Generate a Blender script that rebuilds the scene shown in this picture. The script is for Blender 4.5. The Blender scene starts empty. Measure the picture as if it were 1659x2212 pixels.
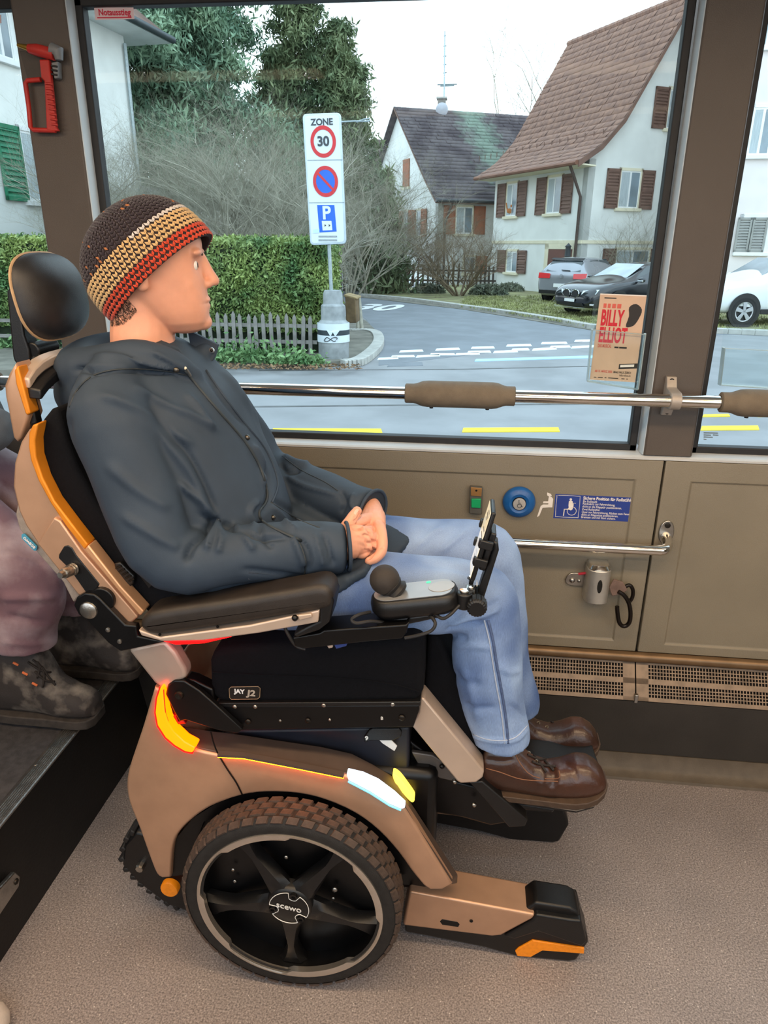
import bpy, math, random
import numpy as np
from mathutils import Vector, Matrix, Euler
from math import sin, cos, pi, radians, sqrt, atan2

# ------------------------------------------------------------------ camera
IMG_W, IMG_H, FPX = 1659.0, 2212.0, 1533.0
CAM_YAW, CAM_PITCH, CAM_ROLL, CAM_Z = radians(6.478), radians(20.587), radians(-0.381), 1.55
_f = Vector((-sin(CAM_YAW)*cos(CAM_PITCH), cos(CAM_YAW)*cos(CAM_PITCH), -sin(CAM_PITCH)))
_r0 = Vector((cos(CAM_YAW), sin(CAM_YAW), 0)); _d0 = _f.cross(_r0)
_r = _r0*cos(CAM_ROLL) + _d0*sin(CAM_ROLL); _d = -_r0*sin(CAM_ROLL) + _d0*cos(CAM_ROLL)
CAM = Vector((0, 0, CAM_Z))
scene = bpy.context.scene
col = scene.collection
cam_data = bpy.data.cameras.new('camera')
cam_data.sensor_fit = 'VERTICAL'; cam_data.sensor_height = 36.0
cam_data.lens = 36.0*FPX/IMG_H; cam_data.clip_start = 0.02; cam_data.clip_end = 400
cam = bpy.data.objects.new('camera', cam_data); col.objects.link(cam)
cam.matrix_world = Matrix(((_r.x, -_d.x, -_f.x, CAM.x), (_r.y, -_d.y, -_f.y, CAM.y), (_r.z, -_d.z, -_f.z, CAM.z), (0, 0, 0, 1)))
scene.camera = cam

def ray(px, py): return _r*((px-IMG_W/2)/FPX) + _d*((py-IMG_H/2)/FPX) + _f
def PY(px, py, y): d = ray(px, py); return CAM + d*(y/d.y)          # point on the upright plane y
def PZ(px, py, z): d = ray(px, py); return CAM + d*((z-CAM_Z)/d.z)  # point on the level plane z
def PX(px, py, x): d = ray(px, py); return CAM + d*(x/d.x)
def PL(px, py, p0, n): d = ray(px, py); return CAM + d*((Vector(p0)-CAM).dot(n)/d.dot(n))
def proj(p):
    q = Vector(p)-CAM; z = q.dot(_f); return (IMG_W/2+FPX*q.dot(_r)/z, IMG_H/2+FPX*q.dot(_d)/z)

# ------------------------------------------------------------------ world, lamps, exposure
SKY_STRENGTH = 2.9
world = bpy.data.worlds.new('sky'); scene.world = world; world.use_nodes = True
nt = world.node_tree; nt.nodes.clear()
_o = nt.nodes.new('ShaderNodeOutputWorld'); _b = nt.nodes.new('ShaderNodeBackground')
_tc = nt.nodes.new('ShaderNodeTexCoord'); _sx = nt.nodes.new('ShaderNodeSeparateXYZ'); _cr = nt.nodes.new('ShaderNodeValToRGB')
nt.links.new(_tc.outputs['Generated'], _sx.inputs[0]); nt.links.new(_sx.outputs['Z'], _cr.inputs[0])
_cr.color_ramp.elements[0].position = 0.0; _cr.color_ramp.elements[0].color = (0.96, 0.97, 0.98, 1)
_cr.color_ramp.elements[1].position = 0.55; _cr.color_ramp.elements[1].color = (0.74, 0.88, 1.0, 1)
nt.links.new(_cr.outputs[0], _b.inputs[0]); _b.inputs[1].default_value = SKY_STRENGTH
nt.links.new(_b.outputs[0], _o.inputs[0])
scene.view_settings.view_transform = 'Standard'; scene.view_settings.look = 'None'
scene.view_settings.gamma = 1.0; scene.view_settings.use_curve_mapping = False
scene.view_settings.exposure = 0.0
LAMP_W = 0.55       # ceiling lamp strength factor, used by the lamp builder below

# ------------------------------------------------------------------ colour and materials
def lin(c):
    return tuple((x/255/12.92 if x/255 <= .04045 else ((x/255+.055)/1.055)**2.4) for x in c[:3]) + (1,)
MATS = {}
def mat(name, rgb, rough=.5, metal=0., var=.12, scale=30., bump=0., bscale=None, emit=None, estr=0., spec=.5, coat=0., sheen=0., aniso=None, rgb2=None, thresh=None, stretch=None, alpha=None, transm=0.):
    """Procedural material: noise varies the colour between rgb*(1-var) and rgb*(1+var) (or rgb and rgb2)."""
    if name in MATS: return MATS[name]
    m = bpy.data.materials.new(name); m.use_nodes = True; MATS[name] = m
    n = m.node_tree.nodes; L = m.node_tree.links; p = n['Principled BSDF']
    tc = n.new('ShaderNodeTexCoord'); src = tc.outputs['Object']
    if stretch:
        mp = n.new('ShaderNodeMapping'); mp.inputs['Scale'].default_value = stretch; L.new(src, mp.inputs['Vector']); src = mp.outputs[0]
    nz = n.new('ShaderNodeTexNoise'); nz.inputs['Scale'].default_value = scale; nz.inputs['Detail'].default_value = 4; L.new(src, nz.inputs['Vector'])
    cr = n.new('ShaderNodeValToRGB'); c = lin(rgb)
    if rgb2 is not None: a, b = c, lin(rgb2)
    else: a = tuple(x*(1-var) for x in c[:3])+(1,); b = tuple(min(1, x*(1+var)) for x in c[:3])+(1,)
    lo, hi = thresh if thresh else (.35, .65)
    cr.color_ramp.elements[0].position = lo; cr.color_ramp.elements[0].color = a
    cr.color_ramp.elements[1].position = hi; cr.color_ramp.elements[1].color = b
    L.new(nz.outputs['Fac'], cr.inputs[0]); L.new(cr.outputs[0], p.inputs['Base Color'])
    p.inputs['Roughness'].default_value = rough; p.inputs['Metallic'].default_value = metal
    p.inputs['Specular IOR Level'].default_value = spec; p.inputs['Coat Weight'].default_value = coat
    p.inputs['Coat Roughness'].default_value = .15
    if sheen: p.inputs['Sheen Weight'].default_value = sheen; p.inputs['Sheen Roughness'].default_value = .4
    if transm: p.inputs['Transmission Weight'].default_value = transm
    if emit is not None:
        p.inputs['Emission Color'].default_value = lin(emit); p.inputs['Emission Strength'].default_value = estr
    if bump:
        b2 = n.new('ShaderNodeTexNoise'); b2.inputs['Scale'].default_value = bscale or scale*4; b2.inputs['Detail'].default_value = 3; L.new(src, b2.inputs['Vector'])
        bp = n.new('ShaderNodeBump'); bp.inputs['Strength'].default_value = bump; bp.inputs['Distance'].default_value = .004
        L.new(b2.outputs['Fac'], bp.inputs['Height']); L.new(bp.outputs[0], p.inputs['Normal'])
    return m
def glass_mat(name, tint=(245, 250, 250), refl=.06, rough=.0):
    if name in MATS: return MATS[name]
    m = bpy.data.materials.new(name); m.use_nodes = True; MATS[name] = m
    n = m.node_tree.nodes; L = m.node_tree.links; n.clear()
    o = n.new('ShaderNodeOutputMaterial'); t = n.new('ShaderNodeBsdfTransparent'); g = n.new('ShaderNodeBsdfGlossy'); mx = n.new('ShaderNodeMixShader')
    nz = n.new('ShaderNodeTexNoise'); nz.inputs['Scale'].default_value = 3; mr = n.new('ShaderNodeMapRange')
    mr.inputs['To Min'].default_value = refl*.8; mr.inputs['To Max'].default_value = refl*1.2
    L.new(nz.outputs['Fac'], mr.inputs['Value']); L.new(mr.outputs[0], mx.inputs[0])
    t.inputs[0].default_value = lin(tint); g.inputs['Roughness'].default_value = rough
    L.new(t.outputs[0], mx.inputs[1]); L.new(g.outputs[0], mx.inputs[2]); L.new(mx.outputs[0], o.inputs[0])
    return m

# ------------------------------------------------------------------ mesh helpers
class MB:
    def __init__(s): s.v = []; s.f = []; s.m = []; s.cur = 0
    def add(s, vs, fs):
        k = len(s.v); s.v += [tuple(v) for v in vs]; s.f += [tuple(i+k for i in f) for f in fs]; s.m += [s.cur]*len(fs); return s
    def box(s, c, size, rot=None):
        hx, hy, hz = size[0]/2, size[1]/2, size[2]/2; c = Vector(c)
        vs = [Vector((x, y, z)) for x in (-hx, hx) for y in (-hy, hy) for z in (-hz, hz)]
        if rot is not None:
            R = rot if isinstance(rot, Matrix) else Euler(rot).to_matrix(); vs = [R @ v for v in vs]
        return s.add([c+v for v in vs], [(0, 1, 3, 2), (4, 6, 7, 5), (0, 4, 5, 1), (2, 3, 7, 6), (0, 2, 6, 4), (1, 5, 7, 3)])
    def box2(s, a, b): a = Vector(a); b = Vector(b); d = b-a; return s.box((a+b)/2, (abs(d.x), abs(d.y), abs(d.z)))
    def prism(s, pts, ext):
        n = len(pts); e = Vector(ext); P = [Vector(p) for p in pts]
        nr = Vector((0, 0, 0))
        for i in range(n): nr += P[i].cross(P[(i+1) % n])
        if nr.dot(e) > 0: P.reverse()
        k = P + [p+e for p in P]
        return s.add(k, [tuple(range(n)), tuple(range(2*n-1, n-1, -1))] + [((i+1) % n, i, n+i, n+(i+1) % n) for i in range(n)])
    def loft(s, rings, closed=True, caps=True):
        k = len(s.v); n = len(rings[0]); vs = [p for r in rings for p in r]; fs = []
        for i in range(len(rings)-1):
            for j in range(n if closed else n-1):
                a = i*n+j; b = i*n+(j+1) % n; fs.append((a, b, b+n, a+n))
        if caps and closed: fs.append(tuple(range(n-1, -1, -1))); fs.append(tuple((len(rings)-1)*n+j for j in range(n)))
        return s.add(vs, fs)
    def tube(s, path, rad, n=10, caps=True, closed=False, flat=1.0, up=None):
        P = [Vector(p) for p in path]; m = len(P); rr = rad if isinstance(rad, (list, tuple)) else [rad]*m
        rings = []; prev = None
        for i in range(m):
            a = P[(i-1) % m] if (i > 0 or closed) else P[i]; b = P[(i+1) % m] if (i < m-1 or closed) else P[i]
            t = (b-a); t = t.normalized() if t.length > 1e-9 else Vector((0, 0, 1))
            if prev is None:
                u = Vector(up) if up is not None else (Vector((0, 0, 1)) if abs(t.z) < .9 else Vector((1, 0, 0)))
            else: u = prev
            u = (u - t*u.dot(t)); u = u.normalized() if u.length > 1e-6 else t.orthogonal().normalized()
            w = t.cross(u); prev = u
            rings.append([P[i]+(u*cos(2*pi*j/n)*flat+w*sin(2*pi*j/n))*rr[i] for j in range(n)])
        if closed: rings.append(rings[0])
        return s.loft(rings, True, caps and not closed)
    def cyl(s, a, b, r, n=16, r2=None): return s.tube([a, b], [r, r if r2 is None else r2], n)
    def lathe(s, prof, c, axis=(0, 0, 1), n=32, a0=0, a1=2*pi):
        """prof: list of (radius, height along axis)"""
        ax = Vector(axis).normalized(); u = ax.orthogonal().normalized(); w = ax.cross(u); c = Vector(c)
        full = abs(a1-a0-2*pi) < 1e-6; k = n if full else n+1
        rings = [[c+ax*h+(u*cos(a0+(a1-a0)*j/n)+w*sin(a0+(a1-a0)*j/n))*max(r, 1e-5) for j in range(k)] for r, h in prof]
        return s.loft(rings, full, False)
    def sphere(s, c, r, nu=16, nv=10, sc=(1, 1, 1), R=None):
        c = Vector(c); rings = []
        for i in range(nv+1):
            t = pi*i/nv; rr = max(sin(t), 1e-4)
            ring = [Vector((rr*cos(2*pi*j/nu)*sc[0], rr*sin(2*pi*j/nu)*sc[1], -cos(t)*sc[2]))*r for j in range(nu)]
            if R is not None: ring = [R @ v for v in ring]
            rings.append([c+v for v in ring])
        return s.loft(rings)
    def mesh(s, name='mesh'):
        me = bpy.data.meshes.new(name); me.from_pydata(s.v, [], s.f); me.validate(); me.update(); return me
    def build(s, name, material, parent=None, bevel=0., seg=2, smooth=True, sub=0, angle=40, kind=None):
        me = s.mesh(name)
        ms = material if isinstance(material, (list, tuple)) else [material]
        for m in ms: me.materials.append(m)
        if len(ms) > 1 and len(s.m) == len(me.polygons): me.polygons.foreach_set('material_index', s.m)
        if smooth:
            me.shade_smooth()
            if angle < 180: me.set_sharp_from_angle(angle=radians(angle))
        return link(name, me, parent, bevel, seg, sub, kind)
def link(name, me, parent=None, bevel=0., seg=2, sub=0, kind=None):
    o = bpy.data.objects.new(name, me); col.objects.link(o)
    if parent is not None:
        o.parent = parent; o.matrix_parent_inverse = Matrix.Translation(-parent.location) if parent.type == 'EMPTY' else Matrix.Identity(4)
    if bevel:
        b = o.modifiers.new('bevel', 'BEVEL'); b.width = bevel; b.segments = seg; b.limit_method = 'ANGLE'; b.angle_limit = radians(35); b.harden_normals = False
    if sub:
        d = o.modifiers.new('subdivision', 'SUBSURF'); d.levels = sub; d.render_levels = sub
    if kind: o['kind'] = kind
    return o
def tag(o, label, cat, group=None):
    o['label'] = label; o['category'] = cat
    if group: o['group'] = group
    return o
def thing(name, label, cat, loc=(0, 0, 0), group=None):
    o = bpy.data.objects.new(name, None); col.objects.link(o); o.location = loc; o.empty_display_size = .1
    return tag(o, label, cat, group)
def structure(o): o['kind'] = 'structure'; return o
def copy_tree(root, M, parent=None):
    """copy a thing with parts and sub-parts; M is applied to the root's matrix"""
    c = root.copy(); col.objects.link(c); c.parent = parent
    if parent is None: c.matrix_basis = M @ root.matrix_basis
    for ch in root.children: copy_tree(ch, M, c)
    return c
def arr_mesh(name, V, Fs, material, parent=None, kind=None, smooth=False):
    """fast mesh from numpy verts (n,3) and equal-size faces (m,k)"""
    me = bpy.data.meshes.new(name); V = np.asarray(V, np.float32); Fs = np.asarray(Fs, np.int32); k = Fs.shape[1]
    me.vertices.add(len(V)); me.vertices.foreach_set('co', V.ravel())
    me.loops.add(Fs.size); me.loops.foreach_set('vertex_index', Fs.ravel())
    me.polygons.add(len(Fs)); me.polygons.foreach_set('loop_start', np.arange(0, Fs.size, k, dtype=np.int32))
    me.update(calc_edges=True); me.validate()
    ms = material if isinstance(material, (list, tuple)) else [material]
    for m in ms: me.materials.append(m)
    if smooth: me.shade_smooth()
    return link(name, me, parent, kind=kind)
def spline(pts, n=8, closed=False):
    """Catmull-Rom through points"""
    P = [Vector(p) for p in pts]; m = len(P); out = []
    for i in range(m if closed else m-1):
        g = (lambda k: P[k % m]) if closed else (lambda k: P[max(0, min(m-1, k))])
        p0, p1, p2, p3 = g(i-1), g(i), g(i+1), g(i+2)
        for j in range(n):
            t = j/n; out.append(.5*((2*p1)+(p2-p0)*t+(2*p0-5*p1+4*p2-p3)*t*t+(3*p1-p0-3*p2+p3)*t**3))
    if not closed: out.append(P[-1])
    return out
def px_spline(pts, n=6, closed=True): return [(p.x, p.y) for p in spline([(a, b, 0) for a, b in pts], n, closed)]
def trace(pts, y): return [PY(a, b, y) for a, b in pts]
def text_mesh(txt, size, bold=0., ext=.0003, align='CENTER', spacing=1., shear=0.):
    cu = bpy.data.curves.new('t', 'FONT'); cu.body = txt; cu.size = size; cu.extrude = ext; cu.offset = bold; cu.align_x = align; cu.align_y = 'CENTER'
    cu.space_character = spacing; cu.shear = shear; cu.resolution_u = 4
    o = bpy.data.objects.new('t', cu); me = bpy.data.meshes.new_from_object(o)
    bpy.data.objects.remove(o); bpy.data.curves.remove(cu); return me
def put_text(name, txt, size, origin, xdir, ydir, material, parent=None, sx=1., sy=1., **kw):
    """flat lettering whose line runs along xdir and whose height runs along ydir"""
    me = text_mesh(txt, size, **kw); X = Vector(xdir).normalized(); Y = Vector(ydir).normalized(); Z = X.cross(Y).normalized(); Y = Z.cross(X) if kw.get('ortho') else Y
    o3 = Vector(origin)
    for v in me.vertices:
        c = v.co; v.co = o3 + X*c.x*sx + Y*c.y*sy + Z*c.z
    me.materials.append(material)
    return link(name, me, parent)
def remesh(obj_list_mb, voxel, smooth_it=4, factor=.5, adapt=0.):
    """fuse the closed pieces of a mesh builder into one skin; returns a mesh"""
    me = obj_list_mb.mesh('tmp'); o = bpy.data.objects.new('tmp', me); col.objects.link(o)
    r = o.modifiers.new('r', 'REMESH'); r.mode = 'VOXEL'; r.voxel_size = voxel; r.use_smooth_shade = True
    if smooth_it:
        sm = o.modifiers.new('s', 'SMOOTH'); sm.factor = factor; sm.iterations = smooth_it
    dg = bpy.context.evaluated_depsgraph_get(); dg.update()
    out = bpy.data.meshes.new_from_object(o.evaluated_get(dg)); bpy.data.objects.remove(o); bpy.data.meshes.remove(me)
    return out
def mesh_np(me):
    V = np.empty(len(me.vertices)*3, np.float32); me.vertices.foreach_get('co', V); return V.reshape(-1, 3).astype(np.float64)
def mesh_nrm(me):
    N = np.empty(len(me.vertices)*3, np.float32); me.vertices.foreach_get('normal', N); return N.reshape(-1, 3).astype(np.float64)
def set_np(me, V): me.vertices.foreach_set('co', V.astype(np.float32).ravel()); me.update()
random.seed(7); RNG = np.random.default_rng(7)
# ================================================================== the bus: shell
def floor_mat():
    m = bpy.data.materials.new('speckled_vinyl'); m.use_nodes = True
    n = m.node_tree.nodes; L = m.node_tree.links; p = n['Principled BSDF']; tc = n.new('ShaderNodeTexCoord')
    nz = n.new('ShaderNodeTexNoise'); nz.inputs['Scale'].default_value = 260; nz.inputs['Detail'].default_value = 6; L.new(tc.outputs['Object'], nz.inputs['Vector'])
    cr = n.new('ShaderNodeValToRGB'); e = cr.color_ramp.elements
    e[0].position = .30; e[0].color = lin((104, 96, 95)); e[1].position = .70; e[1].color = lin((192, 180, 176))
    k = e.new(.5); k.color = lin((153, 143, 140)); L.new(nz.outputs['Fac'], cr.inputs[0])
    vo = n.new('ShaderNodeTexVoronoi'); vo.inputs['Scale'].default_value = 95; L.new(tc.outputs['Object'], vo.inputs['Vector'])
    vr = n.new('ShaderNodeValToRGB'); vr.color_ramp.elements[0].position = .10; vr.color_ramp.elements[0].color = (1, 1, 1, 1); vr.color_ramp.elements[1].position = .17; vr.color_ramp.elements[1].color = (0, 0, 0, 1)
    L.new(vo.outputs['Distance'], vr.inputs[0])
    sel = n.new('ShaderNodeSeparateColor'); L.new(vo.outputs['Color'], sel.inputs[0])
    gt = n.new('ShaderNodeMath'); gt.operation = 'GREATER_THAN'; gt.inputs[1].default_value = .72; L.new(sel.outputs[0], gt.inputs[0])
    mu = n.new('ShaderNodeMath'); mu.operation = 'MULTIPLY'; L.new(vr.outputs[0], mu.inputs[0]); L.new(gt.outputs[0], mu.inputs[1])
    mx = n.new('ShaderNodeMixRGB'); mx.inputs[2].default_value = lin((225, 216, 210)); L.new(mu.outputs[0], mx.inputs[0]); L.new(cr.outputs[0], mx.inputs[1])
    n2 = n.new('ShaderNodeTexNoise'); n2.inputs['Scale'].default_value = 5; L.new(tc.outputs['Object'], n2.inputs['Vector'])
    m2 = n.new('ShaderNodeMixRGB'); m2.blend_type = 'MULTIPLY'; m2.inputs[0].default_value = .35; L.new(mx.outputs[0], m2.inputs[1]); L.new(n2.outputs['Fac'], m2.inputs[2])
    L.new(m2.outputs[0], p.inputs['Base Color']); p.inputs['Roughness'].default_value = .42
    bp = n.new('ShaderNodeBump'); bp.inputs['Strength'].default_value = .25; bp.inputs['Distance'].default_value = .002; L.new(nz.outputs['Fac'], bp.inputs['Height']); L.new(bp.outputs[0], p.inputs['Normal'])
    return m
M_floor = floor_mat()
M_panel = mat('wall_panel', (130, 122, 106), .42, 0, .06, 3.5, .25, 420)
M_pillar = mat('pillar_paint', (82, 73, 66), .5, 0, .06, 6, .2, 500)
M_pillar_lit = mat('pillar_lit_side', (196, 204, 208), .45, 0, .06, 8)  # pillar sides facing the window, daylight put into the pale colour
M_rubber = mat('black_rubber', (26, 25, 26), .6, 0, .2, 40)
M_sill_lit = mat('sill_lit', (190, 192, 192), .45, 0, .06, 10, .1, 300)
M_kick = mat('kick_panel', (52, 49, 46), .62, 0, .12, 9, .15, 200)
M_vinyl_brown = mat('cove_vinyl', (92, 82, 70), .6, 0, .12, 25, .2, 200)
M_grille = mat('heater_grille', (132, 112, 92), .45, .2, .18, 30)
M_dark = mat('dark_void', (10, 9, 8), .9, 0, .2, 20)
M_chrome = mat('polished_steel', (225, 222, 216), .12, 1, .05, 30)
M_steel = mat('brushed_steel', (175, 172, 166), .32, 1, .1, 60, .1, 300)
M_grip = mat('padded_sleeve', (112, 100, 84), .75, 0, .08, 40, .35, 500)
M_screw = mat('dark_screw', (50, 46, 42), .4, .8, .2, 60)
M_ceiling = mat('ceiling_panel', (210, 204, 194), .6, 0, .04, 3)
M_alu = mat('aluminium_strip', (178, 176, 172), .35, 1, .15, 30, .2, 200)
M_step = mat('step_rubber', (62, 60, 62), .6, 0, .25, 60, .2, 300)
M_riser = mat('riser_black', (14, 13, 14), .55, 0, .25, 14, .15, 120)
M_glass = glass_mat('window_glass', (240, 247, 248), .002)
WY, GY = 1.93, 1.98

structure(MB().box2((-1.06, -.62, -.06), (2.6, 1.852, 0)).build('floor', M_floor, smooth=False))
structure(MB().box2((-4, -.70, 2.26), (4, 2.06, 2.34)).build('ceiling', M_ceiling, smooth=False))
# window header above the panes and end walls / opposite side, so daylight enters only through glazing
structure(MB().prism([(-4, 1.90, 2.27), (-4, 1.955, 2.13), (-4, 2.05, 2.13), (-4, 2.05, 2.27)], (8, 0, 0)).build('trim_1', mat('header_dark', (60, 54, 49), .5, 0, .1, 10), smooth=False))
structure(MB().box2((-4.06, -.7, -.3), (-4, 2.06, 2.3)).build('wall_left', M_panel, smooth=False))
structure(MB().box2((4, -.7, -.3), (4.06, 2.06, 2.3)).build('wall_right', M_panel, smooth=False))
_b = MB()
for x0, x1 in ((-4, -2.6), (-1.25, -1.1), (1.1, 1.25), (2.6, 4)): _b.box2((x0, -.70, -.3), (x1, -.62, 2.27))
for x0, x1, z0, z1 in ((-2.6, -1.25, -.3, .95), (1.25, 2.6, -.3, .95), (-2.6, 2.6, 2.1, 2.27), (-1.1, 1.1, -.3, 1.0)): _b.box2((x0, -.70, z0), (x1, -.62, z1))
structure(_b.build('wall_front', M_panel, smooth=False))
# back wall: core behind the panels, then each pressed panel
back = structure(MB().box2((-4, 1.952, -.3), (4, 2.05, 1.0)).build('wall_back', M_kick, smooth=False))
def pressed_panel(x0, x1, z0, z1, ix0, ix1, iz0, iz1):
    y = WY; d = .006; mb = MB(); o = [(x0, z0), (x1, z0), (x1, z1), (x0, z1)]; i = [(ix0, iz0), (ix1, iz0), (ix1, iz1), (ix0, iz1)]
    e = .006; j = [(ix0+e, iz0+e), (ix1-e, iz0+e), (ix1-e, iz1-e), (ix0+e, iz1-e)]
    vs = [(a, y, b) for a, b in o] + [(a, y, b) for a, b in i] + [(a, y+d, b) for a, b in j] + [(a, y+.02, b) for a, b in o]
    fs = [(k, (k+1) % 4, 4+(k+1) % 4, 4+k) for k in range(4)] + [(4+k, 4+(k+1) % 4, 8+(k+1) % 4, 8+k) for k in range(4)] + [(8, 9, 10, 11)] + [((k+1) % 4, k, 12+k, 12+(k+1) % 4) for k in range(4)] + [(15, 14, 13, 12)]
    mb.add(vs, fs); return mb.build('panel', M_panel, back, bevel=.002, seg=2, smooth=True, angle=25)
pressed_panel(-2.3, .546, .41, 1.006, -2.2, .48, .44, .951)
pressed_panel(.552, 2.3, .41, 1.006, .624, 2.2, .437, .951)
pressed_panel(-4, -2.306, .41, 1.006, -3.9, -2.4, .44, .951)
# sill ledge: top of the panels, window light put into its pale colour
structure(MB().prism([(-4, 1.93, 1.008), (-4, 1.93, 1.014), (-4, 1.936, 1.018), (-4, 1.985, 1.024), (-4, 2.05, 1.024), (-4, 2.05, 1.0)], (8, 0, 0)).build('trim_2', M_sill_lit, smooth=False))
# rolled rail under the panels
structure(MB().tube([(-4, 1.925, .394), (4, 1.925, .394)], .016, 12).build('trim_3', mat('rolled_trim', (120, 96, 70), .4, .5, .12, 20)))
# heater grille: frame with perforated strips
heater = structure(MB().prism([(-4, 1.878, .277), (-4, 1.872, .274), (-4, 1.872, .268), (-4, 1.952, .268), (-4, 1.952, .375), (-4, 1.94, .378)], (8, 0, 0)).build('trim_4', M_dark, smooth=False))
def grille_unit(x0, x1):
    A = Vector((0, 1.866, .279)); B = Vector((0, 1.932, .376)); up = (B-A); N = Vector((0, -up.z, up.y)).normalized(); U = up.normalized(); Lg = up.length
    def q(x, t, h): return Vector((x, 0, 0)) + A + U*t + N*h
    fr = MB()
    def plate(xa, xb, ta, tb, h=.003):
        P = [q(xa, ta, 0), q(xb, ta, 0), q(xb, tb, 0), q(xa, tb, 0)]; fr.prism(P, N*h)
    plate(x0, x1, 0, .012); plate(x0, x1, .050, .066); plate(x0, x1, Lg-.010, Lg)
    plate(x0, x0+.035, 0, Lg); plate(x1-.035, x1, 0, Lg)
    m = x0+.45*(x1-x0); plate(m, m+.085, .080, .092, .0035)
    fr.build('grille_frame', M_grille, heater, smooth=False)
    bars = MB()
    for ta, tb in ((.012, .050), (.066, Lg-.010)):
        nrow = max(2, int((tb-ta)/.0088))
        for i in range(1, nrow): t = ta+(tb-ta)*i/nrow; bars.prism([q(x0+.03, t-.0013, 0), q(x1-.03, t-.0013, 0), q(x1-.03, t+.0013, 0), q(x0+.03, t+.0013, 0)], N*.002)
        k = int((x1-x0-.07)/.0088)
        for i in range(k+1):
            x = x0+.035+i*.0088; bars.prism([q(x-.0013, ta, 0), q(x+.0013, ta, 0), q(x+.0013, tb, 0), q(x-.0013, tb, 0)], N*.0018)
    bars.build('grille_mesh', M_grille, heater, smooth=False, kind='stuff')
grille_unit(-.55, .548); grille_unit(.552, 1.65)
_b = MB().box2((.545, 1.862, .272), (.556, 1.874, .30)); _b.build('bracket', M_alu, heater, bevel=.002)
structure(MB().prism([(-4, 1.866, .276), (-4, 1.888, .276), (-4, 1.915, .07), (-4, 1.893, .07)], (8, 0, 0)).build('baseboard_back', M_kick, smooth=False))
structure(MB().prism([(-1.0, 1.90, .085), (-1.0, 1.898, .066), (-1.0, 1.96, .066), (-1.0, 1.96, .085)], (5, 0, 0)).build('trim_5', M_rubber, smooth=False))
structure(MB().prism([(-1.0, 1.846, 0), (-1.0, 1.850, .008), (-1.0, 1.868, .013), (-1.0, 1.882, .024), (-1.0, 1.892, .067), (-1.0, 1.96, .067), (-1.0, 1.96, 0)], (5, 0, 0)).build('trim_6', M_vinyl_brown, smooth=True))
# pillars
def pillar(name, x0, x1, edge_side):
    o = MB().prism([(x0, 1.955, 1.02), (x0, 1.934, 1.02), (x0+.004, 1.93, 1.02), (x1-.004, 1.93, 1.02), (x1, 1.934, 1.02), (x1, 1.955, 1.02)], (0, 0, 1.25))
    # lower end stands a little proud over the sill
    o = o.build(name, M_pillar, bevel=.002); structure(o)
    o['label'] = 'grey-brown window pillar'
    e = MB(); xs = x1 if edge_side > 0 else x0
    e.prism([(xs-.006*edge_side, 1.932, 1.02), (xs+.001*edge_side, 1.934, 1.02), (xs+.006*edge_side, 1.975, 1.02), (xs-.006*edge_side, 1.975, 1.02)], (0, 0, 1.2))
    e.build('lit_side', M_pillar_lit, o, bevel=.002)  # side face of the pillar, painted as lit by the window
    MB().box2((x0+.006, 1.955, 1.0), (x1-.006, 2.05, 2.27)).build('core', M_pillar, o, smooth=False)
    return o
p_l = pillar('wall_pillar_left', -1.143, -1.002, 1); p_r = pillar('wall_pillar_right', .489, .617, -1)
pillar('wall_pillar_far', 1.95, 2.08, -1); pillar('wall_pillar_rear', -2.6, -2.47, 1)
def window(name, x0, x1, z0=1.04, z1=2.094):
    w = MB(); g = .02
    w.box2((x0-g, 1.968, z0-.02), (x0, 2.0, z1+.03)); w.box2((x1, 1.968, z0-.02), (x1+g, 2.0, z1+.03))
    w.box2((x0-g, 1.968, z0-.02), (x1+g, 2.0, z0)); w.box2((x0-g, 1.968, z1), (x1+g, 2.0, z1+.035))
    o = structure(w.build(name, M_rubber, bevel=.003))
    MB().box2((x0-.005, 1.980, z0-.005), (x1+.005, 1.985, z1+.005)).build('pane', M_glass, o, smooth=False)
    return o
window('window_1', -.978, .458); window('window_2', .640, 1.93); window('window_3', -2.45, -1.163)
# raised platform at the left with riser and ribbed nosing
structure(MB().box2((-4, -.62, -.05), (-1.035, 1.93, .292)).build('floor_platform', M_step, smooth=False))
structure(MB().prism([(-1.036, -.62, 0), (-1.002, -.62, 0), (-1.018, -.62, .297), (-1.036, -.62, .297)], (0, 2.52, 0)).build('trim_7', M_riser, smooth=False))
nos = MB(); nos.prism([(-1.058, -.62, .2905), (-1.014, -.62, .2905), (-1.012, -.62, .298), (-1.015, -.62, .3005), (-1.058, -.62, .2985)], (0, 2.52, 0))
for k in range(6): x = -1.05+k*.0058; nos.box2((x, -.62, .299), (x+.003, 1.90, .3018))
nosing = structure(nos.build('trim_8', M_alu, smooth=False))
for y in (.75, 1.16, 1.36, 1.56, 1.76): MB().lathe([(.0045, .0), (.0045, .002), (.003, .003), (.0, .003)], (-1.046, y, .3), (0, 0, 1), 10).build('screw', M_steel, nosing)

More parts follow.
